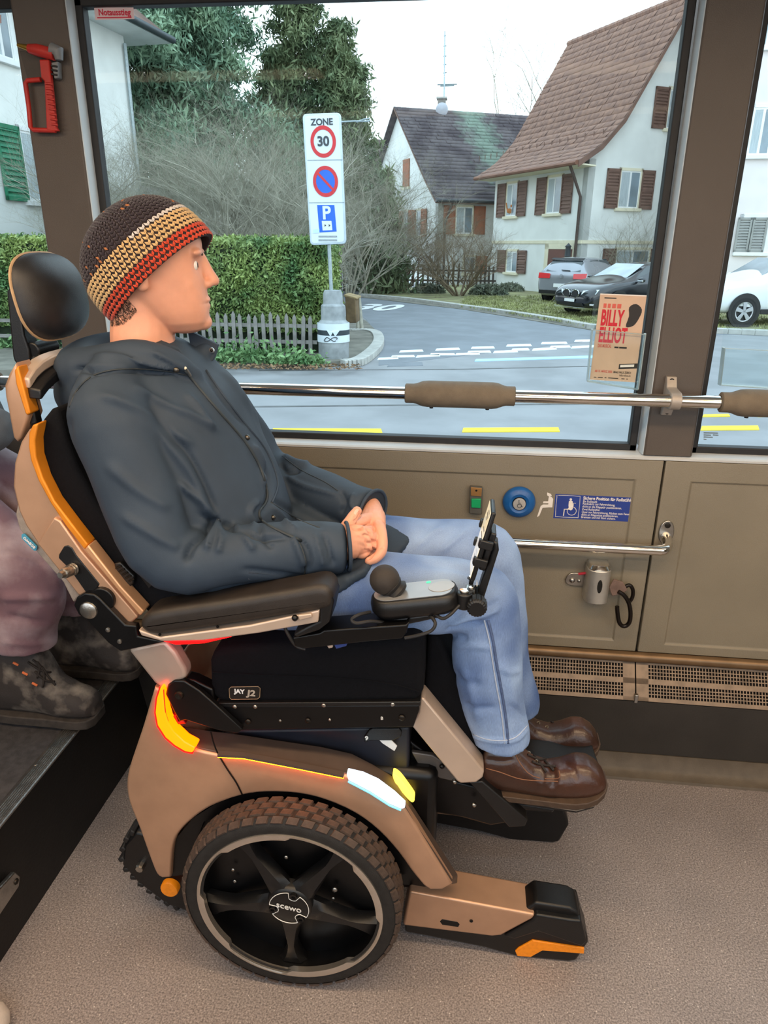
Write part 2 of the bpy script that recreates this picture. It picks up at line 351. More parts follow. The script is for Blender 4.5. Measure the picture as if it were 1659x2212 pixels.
# ------------------------------------------------------------------ ceiling lamps (the light the bus has)
M_lamp = mat('lamp_diffuser', (255, 214, 160), .4, 0, .02, 5, emit=(255, 205, 140), estr=2.0)
for k, (x, y, e, nm) in enumerate(((-1.3, .62, 30, 'behind the seated passengers'), (.25, .62, 30, 'over the wheelchair bay'), (1.8, .62, 30, 'towards the driver'), (-.5, -.35, 20, 'over the doorway'), (1.2, -.35, 20, 'beyond the doorway'))):
    t = thing('ceiling_lamp', 'long warm ceiling lamp '+nm, 'lamp', (x, y, 2.26), 'ceiling lamps')
    MB().box2((x-.7, y-.12, 2.235), (x+.7, y+.12, 2.262)).build('housing', M_ceiling, t, bevel=.004)
    MB().box2((x-.66, y-.10, 2.225), (x+.66, y+.10, 2.236)).build('diffuser', M_lamp, t, bevel=.003)
    ld = bpy.data.lights.new('lamp_light', 'AREA'); ld.shape = 'RECTANGLE'; ld.size = 1.3; ld.size_y = .2; ld.energy = e*LAMP_W; ld.color = (1.0, .74, .48)
    lo = bpy.data.objects.new('lamp_light', ld); col.objects.link(lo); lo.location = (0, 0, -.045); lo.parent = t

# ------------------------------------------------------------------ rails
hr = thing('window_handrail', 'long chrome handrail with padded sleeves running across the bus window', 'handrail', (.53, 1.87, 1.185))
ry, rz = 1.86, 1.185
MB().tube([(-2.4, ry, rz), (2.3, ry, rz)], .0165, 20).build('bar', M_chrome, hr)
def sleeve(x0, x1):
    pr = [(.017, 0), (.0225, .0), (.0255, .002), (.0255, .022), (.027, .030), (.033, .046), (.0345, .06)]
    Lx = x1-x0; prof = pr+[(r, Lx-h) for r, h in reversed(pr)]
    s = MB().lathe(prof, (x0, ry, rz), (1, 0, 0), 28).build('padded_sleeve', M_grip, hr)
    for x in (x0+.07, x1-.07): MB().lathe([(.0, -.038), (.005, -.038), (.005, -.03)], (x, ry, rz), (0, 0, 1), 10).build('rivet', M_rubber, s)
sleeve(-.157, .130); sleeve(.640, .93); sleeve(-1.6, -1.3)
def clamp(x):
    cl = MB(); pr = []
    for a in range(0, 181, 15): pr.append((x, ry-.0215*sin(radians(a)), rz-.0215*cos(radians(a))))
    out = [(x-.013, ry-.006, rz-.048)] ; w = .026
    outer = [(1.93, rz-.05), (1.915, rz-.05), (1.912, rz-.046), (1.90, rz-.026), (ry+.005, rz-.0225)] + [(ry-.0225*sin(radians(a)), rz-.0225*cos(radians(a))) for a in range(15, 166, 15)] + [(ry+.005, rz+.0225), (1.90, rz+.026), (1.912, rz+.046), (1.915, rz+.052), (1.93, rz+.052)]
    cl.prism([(x-w/2, a, b) for a, b in outer], (w, 0, 0)); c = cl.build('clamp', mat('clamp_paint', (168, 158, 148), .45, .3, .08, 40), hr, bevel=.002)
    for dz in (-.040, .042): MB().lathe([(.0065, 0), (.0065, .003), (.003, .0035), (.003, .001), (0, .001)], (x, 1.914, rz+dz), (0, -1, 0), 12).build('screw', M_screw, c)
clamp(.53); clamp(-1.08)
gb = thing('grab_bar', 'short chrome grab bar on the wall panel under the stickers', 'grab bar', (.57, 1.88, .77))
gy, gz = 1.865, .770
pth = [(.580, 1.93, .788), (.580, 1.915, .785), (.577, 1.89, .778), (.568, 1.872, .772), (.55, gy, gz), (.5, gy, gz), (0, gy, gz), (-.45, gy, gz), (-.468, 1.872, gz+.002), (-.477, 1.89, .778), (-.48, 1.93, .788)]
MB().tube(spline(pth, 5), .0145, 18).build('bar', M_chrome, gb)
for x in (.580, -.48):
    fl = []
    for a in range(24):
        t = 2*pi*a/24; fl.append((x+.021*cos(t), 1.9295, .800+.036*sin(t)))
    f_ = MB().prism(fl, (0, -.005, 0)).build('flange', M_steel, gb, bevel=.002)
    MB().lathe([(.008, 0), (.008, .003), (.004, .004), (0, .004)], (x, 1.925, .822), (0, -1, 0), 14).build('screw', M_screw, f_)
# ================================================================== the street outside
G = -.33
M_asphalt = mat('asphalt', (140, 140, 142), .85, 0, .12, 1.2, .2, 60)
M_asphalt2 = mat('asphalt_side_street', (122, 126, 132), .85, 0, .10, 1.5, .2, 60)
M_kerb = mat('kerb_stone', (176, 174, 168), .8, 0, .12, 6)
M_pave = mat('pavement', (120, 116, 106), .85, 0, .2, 3, .2, 40)
M_verge = mat('verge_soil', (126, 120, 90), .95, 0, .25, 2, .4, 30, rgb2=(156, 156, 108), thresh=(.4, .65))
M_mark = mat('road_white', (226, 228, 228), .7, 0, .06, 6)
M_yel = mat('road_yellow', (240, 212, 52), .7, 0, .08, 5)
M_blue = mat('road_blue', (170, 208, 236), .7, 0, .06, 5)
structure(MB().box2((-70, -30, G-.3), (90, 140, G)).build('ground', M_asphalt, smooth=False))
def flat(name, pts, material, h=.006, z=G, parent=None):
    P = [PZ(a, b, z) for a, b in pts]; return MB().prism(P, (0, 0, h)).build(name, material, parent, smooth=False)
side_st = structure(flat('road_side_street', [(818, 790), (1290, 735), (1659, 720), (1659, 700), (1290, 714), (1000, 668), (880, 648), (800, 636), (735, 640), (790, 690), (815, 720), (820, 745)], M_asphalt2, .004))
marks = side_st
def dash(a0, b0, a1, b1, t, m=M_mark): 
    o = flat('marking', [(a0, b0-t), (a1, b1-t), (a1+3, b1+t), (a0-3, b0+t)], m, .009); o.parent = side_st; return o
for a0, b0, a1, b1 in ((865, 760, 912, 758), (943, 756, 991, 754), (1020, 752, 1066, 751), (1096, 747, 1146, 746), (1171, 742, 1223, 741), (1243, 737, 1275, 736), (818, 776, 858, 774), (847, 771, 894, 770), (901, 771, 948, 768), (931, 766, 981, 766), (986, 766, 1034, 764), (1012, 761, 1058, 760), (1068, 761, 1116, 759), (1107, 756, 1141, 755), (1152, 756, 1200, 753), (1190, 750, 1230, 749), (1236, 751, 1290, 748)): dash(a0, b0, a1, b1, 2.2)
dash(1028, 779, 1290, 771, 2.4, M_blue)
for a0, b0, a1, b1 in ((590, 931, 823, 932), (1001, 930, 1206, 929), (1516, 926, 1637, 925)): dash(a0, b0, a1, b1, 4.5, M_yel)
for a0, b0, a1, b1 in ((1520, 899, 1574, 898), (1640, 899, 1700, 898)): dash(a0, b0, a1, b1, 2.5, M_yel)
flat('patch', [(840, 786), (912, 782), (914, 790), (836, 793)], M_asphalt2, .005).parent = side_st
for pts in ([(520, 878), (900, 874), (1300, 872), (1300, 874), (900, 876.5), (520, 880.5)], [(560, 800), (1000, 797), (1300, 790), (1300, 791.5), (1000, 798.5), (560, 801.5)]):
    flat('road_joint', pts, mat('tar_joint', (98, 98, 98), .9, 0, .2, 6), .004).parent = side_st
tx = (PZ(848, 664, G)-PZ(782, 662, G)); c30 = PZ(814, 664, G+.012)
put_text('road_number', '30', 1.5, c30, tx, Vector((-tx.y, tx.x, 0)), M_mark, side_st, sy=2.2, bold=.05)
# kerb and pavement round the corner, verge in front of the houses
structure(flat('pavement_corner', [(480, 795), (690, 795), (780, 788), (800, 770), (818, 745), (812, 722), (790, 700), (760, 690), (400, 700), (0, 730), (-300, 760), (-300, 830), (0, 812), (300, 800)], M_pave, .09))
def kerb_line(name, pts, w=.14, h=.12, m=M_kerb, parent=None, seg=.9):
    P = spline([PZ(a, b, G) for a, b in pts], 6); Ls = MB(); n = 0
    for i in range(len(P)-1):
        d = (P[i+1]-P[i]); nrm = Vector((-d.y, d.x, 0)).normalized()*w/2; e = d*.012
        Ls = MB(); Ls.prism([P[i]+e-nrm, P[i+1]-e-nrm, P[i+1]-e+nrm, P[i]+e+nrm], (0, 0, h)); o = Ls.build('kerb_stone', m, parent, bevel=.01); n += 1
kb = structure(flat('kerb_base', [(756, 726), (800, 722), (812, 745), (780, 786), (786, 788), (822, 746), (812, 716), (756, 720)], M_pave, .02))
kerb_line('kerb', [(752, 722), (790, 722), (812, 728), (818, 745), (806, 765), (775, 788), (740, 793)], .22, .12, M_kerb, kb)
kb2 = structure(flat('kerb_verge', [(782, 640), (1000, 664), (1290, 710), (1290, 716), (1000, 669), (782, 643)], M_pave, .02))
kerb_line('kerb', [(782, 641), (880, 650), (1000, 666), (1100, 680), (1200, 696), (1290, 712), (1420, 716), (1600, 722), (1760, 730)], .25, .12, M_kerb, kb2)
structure(flat('ground_verge', [(1000, 664), (1290, 709), (1420, 713), (1800, 728), (1900, 640), (1300, 605), (1050, 612), (780, 632), (785, 640)], M_verge, .06))
# grass tufts on the verge and weeds along the fence
def tufts(name, label, spots, hgt, material, blades=9):
    V = []; Fc = []
    for p in spots:
        for _ in range(blades):
            a = random.uniform(0, 6.28); l = hgt*random.uniform(.5, 1.2); w = .012*random.uniform(.6, 1.8)*hgt/.15; q = Vector(p)+Vector((random.gauss(0, .05), random.gauss(0, .05), 0)); t = Vector((cos(a), sin(a), 0)); s = Vector((-t.y, t.x, 0))
            k = len(V); V += [q-s*w, q+s*w, q+t*l*.35+Vector((0, 0, l*.7))+s*w*.7, q+t*l*.35+Vector((0, 0, l*.7))-s*w*.7, q+t*l*.8+Vector((0, 0, l))]; Fc += [(k, k+1, k+2), (k, k+2, k+3), (k+3, k+2, k+4)]
    o = arr_mesh(name, [tuple(v) for v in V], Fc, material, kind='stuff'); o['label'] = label; o['category'] = 'grass'; return o
M_grass = mat('dry_grass', (140, 142, 92), .9, 0, .4, 3); M_weed = mat('green_weeds', (98, 132, 88), .8, 0, .4, 6)
sp = []
for _ in range(2600):
    a = random.uniform(1000, 1300); b = random.uniform(640, 705)
    if b < 664+(a-1000)*.157-1: sp.append(PZ(a, b, G+.06))
for _ in range(500): sp.append(PZ(random.uniform(1430, 1750), random.uniform(668, 712), G+.06))
tufts('verge_grass', 'dry grass on the verge under the parked cars', sp, .07, M_grass)
WEEDS = [(455, 778, .30), (490, 782, .22), (512, 776, .34), (548, 784, .26), (580, 778, .30), (612, 786, .18), (640, 782, .24), (672, 786, .16), (60, 752, .25), (20, 750, .2), (100, 754, .18), (425, 776, .3)]

# ---- road sign on its bollard
SPY = 12.1
bx = PY(720, 700, SPY)
M_signw = mat('sign_white', (214, 224, 232), .4, 0, .03, 4); M_galv = mat('galvanised', (160, 172, 176), .4, .6, .1, 20)
M_signred = mat('sign_red', (204, 40, 48), .45, 0, .04, 8); M_signblue = mat('sign_blue', (24, 98, 206), .45, 0, .04, 8); M_signblk = mat('sign_black', (60, 66, 72), .5, 0, .05, 8)
sgn = thing('zone_sign', 'white zone 30 and parking sign on a steel post', 'sign', (bx.x, SPY, G))
def sp_(a, b, dy=0.): return PY(a, b, SPY-dy)
def rrect(pts, r=.05, n=4):
    out = []
    m = len(pts)
    for i in range(m):
        p, a, b = pts[i], pts[i-1], pts[(i+1) % m]; u = (a-p).normalized()*r; w = (b-p).normalized()*r
        for k in range(n+1):
            t = k/n; out.append((p+u)*(1-t)**2+p*2*t*(1-t)+(p+w)*t*t)
    return out
board = [sp_(653, 246), sp_(736, 243), sp_(748, 527), sp_(670, 530)]
bo = MB().prism(rrect(board, .07), (0, .05, 0)).build('sign_frame', mat('sign_rim', (186, 200, 210), .35, .4, .05, 10), sgn, bevel=.008)
cen = sum(board, Vector((0, 0, 0)))/4
MB().prism([p+Vector((0, -.006, 0)) for p in rrect([cen+(q-cen)*.90+Vector((0, 0, (q.z-cen.z)*.065)) for q in board], .05)], (0, .006, 0)).build('sign_face', M_signw, bo)
for a0, a1, b in ((664, 740, 346), (668, 744, 438)): MB().tube([sp_(a0, b, .008), sp_(a1, b-1, .008)], .006, 6).build('face_joint', M_galv, bo)
sxd = (sp_(736, 243)-sp_(653, 246)).normalized(); syd = (sp_(653, 246)-sp_(670, 530)).normalized()
def disc(cx, cy, rp, m_, dy, hole=0., nm='sign_disc'):
    c = sp_(cx, cy, dy); s = (sp_(cx+10, cy, dy)-c).length/10; ro = rp*s; n = 40
    if hole == 0: pts = [c+sxd*cos(2*pi*k/n)*ro+syd*sin(2*pi*k/n)*ro*1.12 for k in range(n)]; return MB().prism(pts, (0, .004, 0)).build(nm, m_, bo, smooth=False)
    R = [[c+sxd*cos(2*pi*k/n)*r+syd*sin(2*pi*k/n)*r*1.12+Vector((0, d, 0)) for k in range(n)] for r, d in ((hole*s, .004), (hole*s, 0), (ro, 0), (ro, .004))]
    return MB().loft(R, True, False).build(nm, m_, bo, smooth=False)
put_text('lettering', 'ZONE', .125, sp_(695, 264, .011), sxd, syd, M_signblk, bo, bold=.004)
disc(698, 306, 27.5, M_signred, .012, 20.5); put_text('lettering', '30', .19, sp_(698, 306, .013), sxd, syd, M_signblk, bo, bold=.006)
disc(703, 392, 26, M_signblue, .010); disc(703, 392, 27, M_signred, .014, 20.5)
c = sp_(703, 392, .016); dd = (sxd*.72-syd*.75).normalized(); pp = Vector((dd.z, 0, -dd.x)); w = .017; Ls = .19
MB().prism([c-dd*Ls-pp*w, c+dd*Ls-pp*w, c+dd*Ls+pp*w, c-dd*Ls+pp*w], (0, .004, 0)).build('sign_bar', M_signred, bo, smooth=False)
MB().prism([sp_(685, 443, .012), sp_(722, 443, .012), sp_(727, 500, .012), sp_(690, 502, .012)], (0, .004, 0)).build('parking_panel', M_signblue, bo, smooth=False)
put_text('lettering', 'P', .27, sp_(705, 461, .013), sxd, syd, M_signw, bo, bold=.008)
MB().prism([sp_(695, 477, .014), sp_(716, 477, .014), sp_(718, 497, .014), sp_(697, 498, .014)], (0, .003, 0)).build('disc_symbol', M_signw, bo, smooth=False)
for a in (701, 710): MB().prism([sp_(a, 484, .016), sp_(a+4, 487, .016), sp_(a, 490, .016)], (0, .002, 0)).build('symbol_arrow', M_signblk, bo, smooth=False)
for b in (509, 517): MB().prism([sp_(688, b, .012), sp_(728, b, .012), sp_(728, b+3.5, .012), sp_(688, b+3.5, .012)], (0, .003, 0)).build('small_print', mat('print_grey', (150, 158, 162), .5, 0, .2, 60), bo, smooth=False)
MB().prism([sp_(676, 496, .013), sp_(690, 494, .013), sp_(690, 503, .013), sp_(677, 504, .013)], (0, .003, 0)).build('sticker', mat('sticker_pale', (196, 224, 240), .5, 0, .05, 20), bo, smooth=False)
MB().cyl(sp_(716, 640, -.08), sp_(700, 300, -.08), .032, 14).build('post', M_galv, sgn)
MB().tube([sp_(738, 263, 0), sp_(765, 262, 0), sp_(795, 262, 0), sp_(800, 260, 0)], .012, 8).build('bracket', M_galv, sgn); MB().tube([sp_(770, 264, 0), sp_(785, 258, 0), sp_(798, 256, 0)], .010, 8).build('bracket', M_galv, sgn)
bol = thing('sign_bollard', 'fat concrete bollard with white bands at the foot of the zone sign', 'bollard', (bx.x, SPY, G))
zt = PY(718, 628, SPY).z; sc = (zt-G)/158.0
def bz(py): return G+(786-py)*sc
M_conc = mat('weathered_concrete', (150, 154, 156), .85, 0, .25, 5, .3, 40)
pr = [(.0, bz(627)), (.14, bz(627)), (.16, bz(634)), (.165, bz(655)), (.20, bz(660)), (.205, bz(690)), (.255, bz(697)), (.26, bz(786))]
MB().lathe(pr, (bx.x, SPY, 0), (0, 0, 1), 36).build('bollard_body', M_conc, bol, angle=30)
for t, b, m_ in ((697, 711, M_signw), (711, 722, mat('band_dark', (44, 56, 64), .5, 0, .1, 10)), (722, 738, M_signw)): MB().lathe([(.258, bz(b)), (.272, bz(b)), (.272, bz(t)), (.258, bz(t))], (bx.x, SPY, 0), (0, 0, 1), 36).build('band', m_, bol)
fx = Vector((1, 0, 0)); tcn = Vector((bx.x+.04, SPY-.274, bz(717))); 
MB().prism([tcn+Vector((-.11, .012, .06)), tcn+Vector((-.04, 0, -.05)), tcn+Vector((.0, 0, .02)), tcn+Vector((.04, 0, -.05)), tcn+Vector((.12, .012, .06))], (0, -.004, 0)).build('band_mark', M_signw, bol, smooth=False)
sc_ = [Vector((bx.x+.10*cos(t)*(1+.2*sin(3*t)), SPY-.275+.01*abs(cos(t)), bz(730)+.035*sin(2*t))) for t in np.linspace(0, 6, 40)]
MB().tube(sc_, .007, 5).build('scribble', M_signblk, bol)
# gate box and posts right of the bollard
gate = thing('gate_post_set', 'brown wooden bin box beside the pale gate posts', 'box', PZ(760, 722, G))
gy_ = 14.5
MB().prism([PY(a, b, gy_) for a, b in ((745, 640), (768, 645), (770, 698), (748, 698))], (0, .5, 0)).build('box_body', mat('old_wood', (108, 88, 62), .85, 0, .25, 6, .3, 30), gate, bevel=.02)
MB().prism([PY(a, b, gy_) for a, b in ((743, 636), (771, 643), (771, 647), (743, 641))], (0, .6, 0)).build('box_lid', mat('old_wood_pale', (150, 128, 92), .85, 0, .2, 6), gate, bevel=.01)
for a, b in ((770, 640), (777, 640)): MB().cyl(PZ(a+5, 720, G), PY(a-2, b, PZ(a+5, 720, G).y), .045, 10).build('gate_post', mat('post_grey', (168, 164, 150), .8, 0, .15, 10), gate)

# ---- foliage helpers
def leaf_cloud(P, size, rng, up=.3, lng=1.5):
    """small leaf quads at points P (n,3)"""
    n = len(P); d = rng.normal(size=(n, 3)); d /= np.linalg.norm(d, axis=1)[:, None]; e = rng.normal(size=(n, 3)); e[:, 2] -= up; e -= d*(e*d).sum(1)[:, None]; e /= np.linalg.norm(e, axis=1)[:, None]
    s = size*(.6+.8*rng.random(n))[:, None]; f = np.cross(d, e)
    V = np.stack([P-e*s*lng, P+f*s*.6, P+e*s*lng, P-f*s*.6], 1).reshape(-1, 3); F_ = np.arange(n*4).reshape(n, 4); return V, F_
def leaf_mat(name, c1, c2, rough=.7, scale=2.):
    return mat(name, c1, rough, 0, .2, scale, rgb2=c2, thresh=(.35, .65))
rw = np.random.default_rng(31); PW = []
for a, b, r_ in WEEDS:
    c_ = np.array(PZ(a, b, G+.09)); q = rw.normal(0, 1, (260, 3))*np.array((r_*.7, r_*.35, r_*.42)); q[:, 2] = np.abs(q[:, 2]); PW.append(c_+q)
V, F_ = leaf_cloud(np.vstack(PW), .035, rw, -.4, 1.4); wd = arr_mesh('roadside_weeds', V, F_, leaf_mat('weed_leaf', (74, 112, 64), (126, 158, 104), .7, 4.), kind='stuff'); tag(wd, 'green weeds at the foot of the picket fence', 'weeds')
PD = np.array([tuple(PZ(random.uniform(420, 780), random.uniform(786, 798), G+.095)) for _ in range(500)]); V, F_ = leaf_cloud(PD, .03, rw, 0, 1.3); V[:, 2] = np.clip(V[:, 2], G+.092, G+.115); lv_ = arr_mesh('dead_leaves', V, F_, leaf_mat('dead_leaf', (112, 84, 60), (150, 122, 92), .9, 6.), kind='stuff'); tag(lv_, 'brown dead leaves along the kerb under the fence', 'leaves')
# hedge
hy0 = 12.5; hx1 = PY(700, 600, hy0).x; hz1 = PY(600, 522, hy0).z
hedge = thing('garden_hedge', 'long clipped green hedge behind the picket fence', 'hedge', (hx1-5, hy0+.5, G))
HL = hx1+14.; rng = np.random.default_rng(3)
n = 95000; P = np.empty((n, 3)); k = n*6//10
P[:k, 0] = rng.uniform(-14, hx1, k); P[:k, 1] = hy0+rng.normal(0, .05, k)+.04*np.sin(P[:k, 0]*2.3)+.03*np.sin(P[:k, 0]*7.1); P[:k, 2] = rng.uniform(G+.45, hz1, k); P[:k, 1] += .05*np.sin(P[:k, 2]*5)
m2 = n*3//10; P[k:k+m2, 0] = rng.uniform(-14, hx1, m2); P[k:k+m2, 1] = rng.uniform(hy0, hy0+1.1, m2); P[k:k+m2, 2] = hz1+rng.normal(0, .04, m2)
q = k+m2; P[q:, 0] = hx1+rng.normal(0, .05, n-q); P[q:, 1] = rng.uniform(hy0, hy0+1.1, n-q); P[q:, 2] = rng.uniform(G+.45, hz1, n-q)
V, F_ = leaf_cloud(P, .026, rng); arr_mesh('foliage', V, F_, leaf_mat('hedge_leaf', (78, 114, 66), (156, 172, 98), .6, 1.6), hedge, kind='stuff')
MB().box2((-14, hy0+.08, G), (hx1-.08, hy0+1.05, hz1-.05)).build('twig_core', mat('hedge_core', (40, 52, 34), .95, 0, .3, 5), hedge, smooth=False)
fence = thing('picket_fence', 'low weathered picket fence in front of the hedge', 'fence', (hx1-5, hy0-.3, G))
fy = hy0-.28; M_picket = mat('grey_wood', (138, 134, 130), .85, 0, .25, 5, .3, 30)
pk = MB().prism([(-.032, 0, 0), (.032, 0, 0), (.032, 0, .62), (0, 0, .68), (-.032, 0, .62)], (0, .022, 0)).mesh('picket'); pk.materials.append(M_picket)
def picket_row(parent, x0, x1, y, z0, h, step=.135, skip=None, mesh=None, tilt=.02):
    x = x0
    while x < x1:
        o = bpy.data.objects.new('picket', mesh or pk); col.objects.link(o); o.parent = parent; o.matrix_parent_inverse = Matrix.Translation(-parent.location)
        o.location = (x, y, z0+random.uniform(-.02, .02)); o.rotation_euler = (0, random.gauss(0, tilt), 0); o.scale = (1, 1, h*random.uniform(.95, 1.05)); x += step
picket_row(fence, -12.6, -9.0, fy, G+.1, 1.0); picket_row(fence, -6.6, hx1-.2, fy, G+.1, 1.0)
for z in (.28, .55): MB().box2((-14, fy+.022, G+z), (hx1-.1, fy+.05, G+z+.06)).build('fence_rail', M_picket, fence, smooth=False)

# ---- buildings
def wall_quad(mb, p0, d, l, z0, z1, t): mb.prism([p0+Vector((0, 0, z0)), p0+d*l+Vector((0, 0, z0)), p0+d*l+Vector((0, 0, z1)), p0+Vector((0, 0, z1))], t)
M_render = mat('white_render', (226, 228, 224), .9, 0, .05, 1.5, .35, 14); M_cream = mat('cream_trim', (226, 218, 192), .8, 0, .05, 4)
M_winglass = mat('house_glass', (120, 136, 146), .12, 0, .25, 1.2, spec=.8); M_winframe = mat('window_white', (230, 232, 232), .5, 0, .03, 4); M_curtain = mat('net_curtain', (176, 186, 190), .9, 0, .15, 8, stretch=(6, 6, .3))
M_brownsh = mat('brown_shutter', (112, 84, 72), .7, 0, .15, 4); M_orangesh = mat('russet_shutter', (156, 92, 62), .7, 0, .15, 4); M_greensh = mat('green_shutter', (26, 118, 84), .6, 0, .12, 4); M_greysh = mat('grey_shutter', (150, 150, 146), .7, 0, .1, 4)
class Face:
    """a house front: origin o, direction u along it, outward normal nrm"""
    def __init__(s, o, u): s.o = Vector(o); s.u = Vector(u).normalized(); s.z = Vector((0, 0, 1)); s.n = s.u.cross(s.z)
    def px(s, a, b, out=0.):
        p = PL(a, b, s.o+s.n*out, s.n); return (p-s.o).dot(s.u), p.z
    def pt(s, u, z, out=0.): return s.o+s.u*u+s.n*out+Vector((0, 0, z-s.o.z))
    def slab(s, mb, u0, u1, z0, z1, o0, o1): 
        mb.prism([s.pt(u0, z0, o0), s.pt(u1, z0, o0), s.pt(u1, z1, o0), s.pt(u0, z1, o0)], s.n*(o1-o0))
def house_window(face, u0, u1, z0, z1, parent, shut=None, sw=None, trim=M_cream, slats=True, sill=True, depth=.12, sash=2, which=(1, 1), nsl=None, curtain=True):
    t = .10; fr = MB()
    face.slab(fr, u0-t, u0, z0, z1+t, -.02, .03); face.slab(fr, u1, u1+t, z0, z1+t, -.02, .03); face.slab(fr, u0-t, u1+t, z1, z1+t, -.02, .03)
    w = fr.build('window', trim, parent, smooth=False)
    if sill: mb = MB(); face.slab(mb, u0-t*1.6, u1+t*1.6, z0-.11, z0, -.02, .11); mb.build('window_sill', trim, w, bevel=.01)
    sh = MB(); f = .055; du = (u1-u0)/sash
    face.slab(sh, u0, u1, z0, z0+f, -.0, .012); face.slab(sh, u0, u1, z1-f, z1, .0, .012)
    for k in range(sash+1): c = u0+du*k; face.slab(sh, max(u0, c-f*.7), min(u1, c+f*.7), z0, z1, .0, .014)
    sh.build('sash', M_winframe, w, smooth=False)
    for k in range(sash): mb = MB(); face.slab(mb, u0+du*k+f*.6, u0+du*(k+1)-f*.6, z0+f, z1-f, .002, .006); mb.build('pane', M_curtain if curtain and k % 2 == 0 else M_winglass, w, smooth=False)
    if shut is not None:
        sw = sw or (u1-u0)*.5
        for side in (0, 1):
            if not which[side]: continue
            a = (u0-t*.6-sw) if side == 0 else (u1+t*.6); mb = MB(); e = .06
            face.slab(mb, a, a+e, z0-.03, z1+.05, .03, .07); face.slab(mb, a+sw-e, a+sw, z0-.03, z1+.05, .03, .07)
            face.slab(mb, a, a+sw, z0-.03, z0+.06, .03, .07); face.slab(mb, a, a+sw, z1-.04, z1+.05, .03, .07); face.slab(mb, a, a+sw, (z0+z1)/2-.04, (z0+z1)/2+.04, .03, .07)
            s_ = mb.build('shutter', shut, parent, smooth=False)
            bk_ = MB(); face.slab(bk_, a+e, a+sw-e, z0+.05, z1-.03, .030, .038); bk_.build('shutter_back', shut, s_, smooth=False)
            if slats:
                n = nsl or 16; zs = np.linspace(z0+.07, z1-.05, n)
                for zz in zs:
                    m = MB(); m.prism([face.pt(a+e, zz-.03, .062), face.pt(a+sw-e, zz-.03, .062), face.pt(a+sw-e, zz+.03, .036), face.pt(a+e, zz+.03, .036)], face.n*.008); m.build('slat', shut, s_, smooth=False)
            else: mb = MB(); face.slab(mb, a+e, a+sw-e, z0+.05, z1-.03, .036, .055); mb.build('louvre_panel', shut, s_, smooth=False)
    return w
def roof_tiles(name, prof, P0, along, L_, material, parent, course=.30, tw=.28, lip=.03, ragged=.012):
    """courses of lapped tiles; prof = list of (horizontal offset vector, height) from eave to ridge"""
    pts = [P0+o+Vector((0, 0, h)) for o, h in prof]; seg = []; tot = 0
    for a, b in zip(pts, pts[1:]): seg.append((tot, a, b)); tot += (b-a).length
    def at(s):
        for t0, a, b in seg:
            l = (b-a).length
            if s <= t0+l+1e-6: return a+(b-a)*((s-t0)/l), (b-a).normalized()
        t0, a, b = seg[-1]; return b, (b-a).normalized()
    V = []; F_ = []; nc = int(tot/course); nt = int(L_/tw); A = along.normalized()
    for i in range(nc):
        p, d = at(i*course); p2, d2 = at(min(tot, (i+1.15)*course)); nrm = A.cross(d).normalized(); nrm = nrm if nrm.z > 0 else -nrm
        off = .5*tw if i % 2 else 0
        for j in range(nt+1):
            a0 = max(0, j*tw-off); a1 = min(L_, (j+1)*tw-off-.012)
            if a1 <= a0+.02: continue
            l = lip+random.uniform(-ragged, ragged); k = len(V)
            V += [p+A*a0+nrm*l-d*.02, p+A*a1+nrm*l-d*.02, p2+A*a1+nrm*.004, p2+A*a0+nrm*.004, p+A*a0-d*.02, p+A*a1-d*.02]; F_ += [(k, k+1, k+2, k+3), (k+4, k+5, k+1, k)]
    return arr_mesh(name, [tuple(v) for v in V], F_, material, parent, kind='stuff')
# left house with green shutters
ang = radians(6.8); ld = Vector((sin(ang), cos(ang), 0)); c0 = PY(300, 400, 22); c0.z = G
lf = Face(c0-ld*14, ld)       # outward normal faces the side street
lh = thing('white_house', 'white rendered house with green shutters behind the hedge', 'house', c0)
ztop = PL(262, 76, c0, lf.n).z; mb = MB(); mb.prism([lf.pt(0, G), lf.pt(14, G), lf.pt(14, ztop), lf.pt(0, ztop)], lf.n*-7); mb.build('wall', M_render, lh, smooth=False)
ev = MB(); ev.prism([lf.pt(-1, ztop, -8), lf.pt(15, ztop, -8), lf.pt(15, ztop, .9), lf.pt(-1, ztop, .9)], (0, 0, .12)); ev.build('soffit', mat('soffit_white', (214, 218, 216), .8, 0, .05, 3), lh, smooth=False)
gu = MB(); gu.tube([lf.pt(-1, ztop+.08, .98), lf.pt(15, ztop+.08, .98)], .09, 10); gu.build('gutter', mat('gutter_grey', (70, 78, 82), .5, .4, .1, 5), lh)
rf = MB(); rf.prism([lf.pt(-1, ztop+.12, .95), lf.pt(-1, ztop+3.4, -3.5), lf.pt(-1, ztop+.12, -8)], ld*16); rf.build('roof', mat('roof_brown', (110, 86, 76), .9, 0, .2, 2), lh, smooth=False)
pz = 4.6
u0, z1 = lf.px(42, 278); u1, z0 = lf.px(82, 435)
house_window(lf, lf.px(40, 280)[0], lf.px(40, 280)[0]+1.5, z0, lf.px(40, 280)[1], lh, M_greensh, .75, M_winframe, True, nsl=13)
ua, za = lf.px(10, 20); ub, zb = lf.px(28, 118)
house_window(lf, ua-.6, ub, lf.px(20, 130)[1], lf.px(20, 130)[1]+2.0, lh, M_greensh, .75, M_winframe, True, which=(1, 0), nsl=13)
dp = MB(); dp.cyl(lf.pt(13.9, G, .08), lf.pt(13.9, ztop-.2, .08), .05, 8); dp.build('downpipe', M_galv, lh)
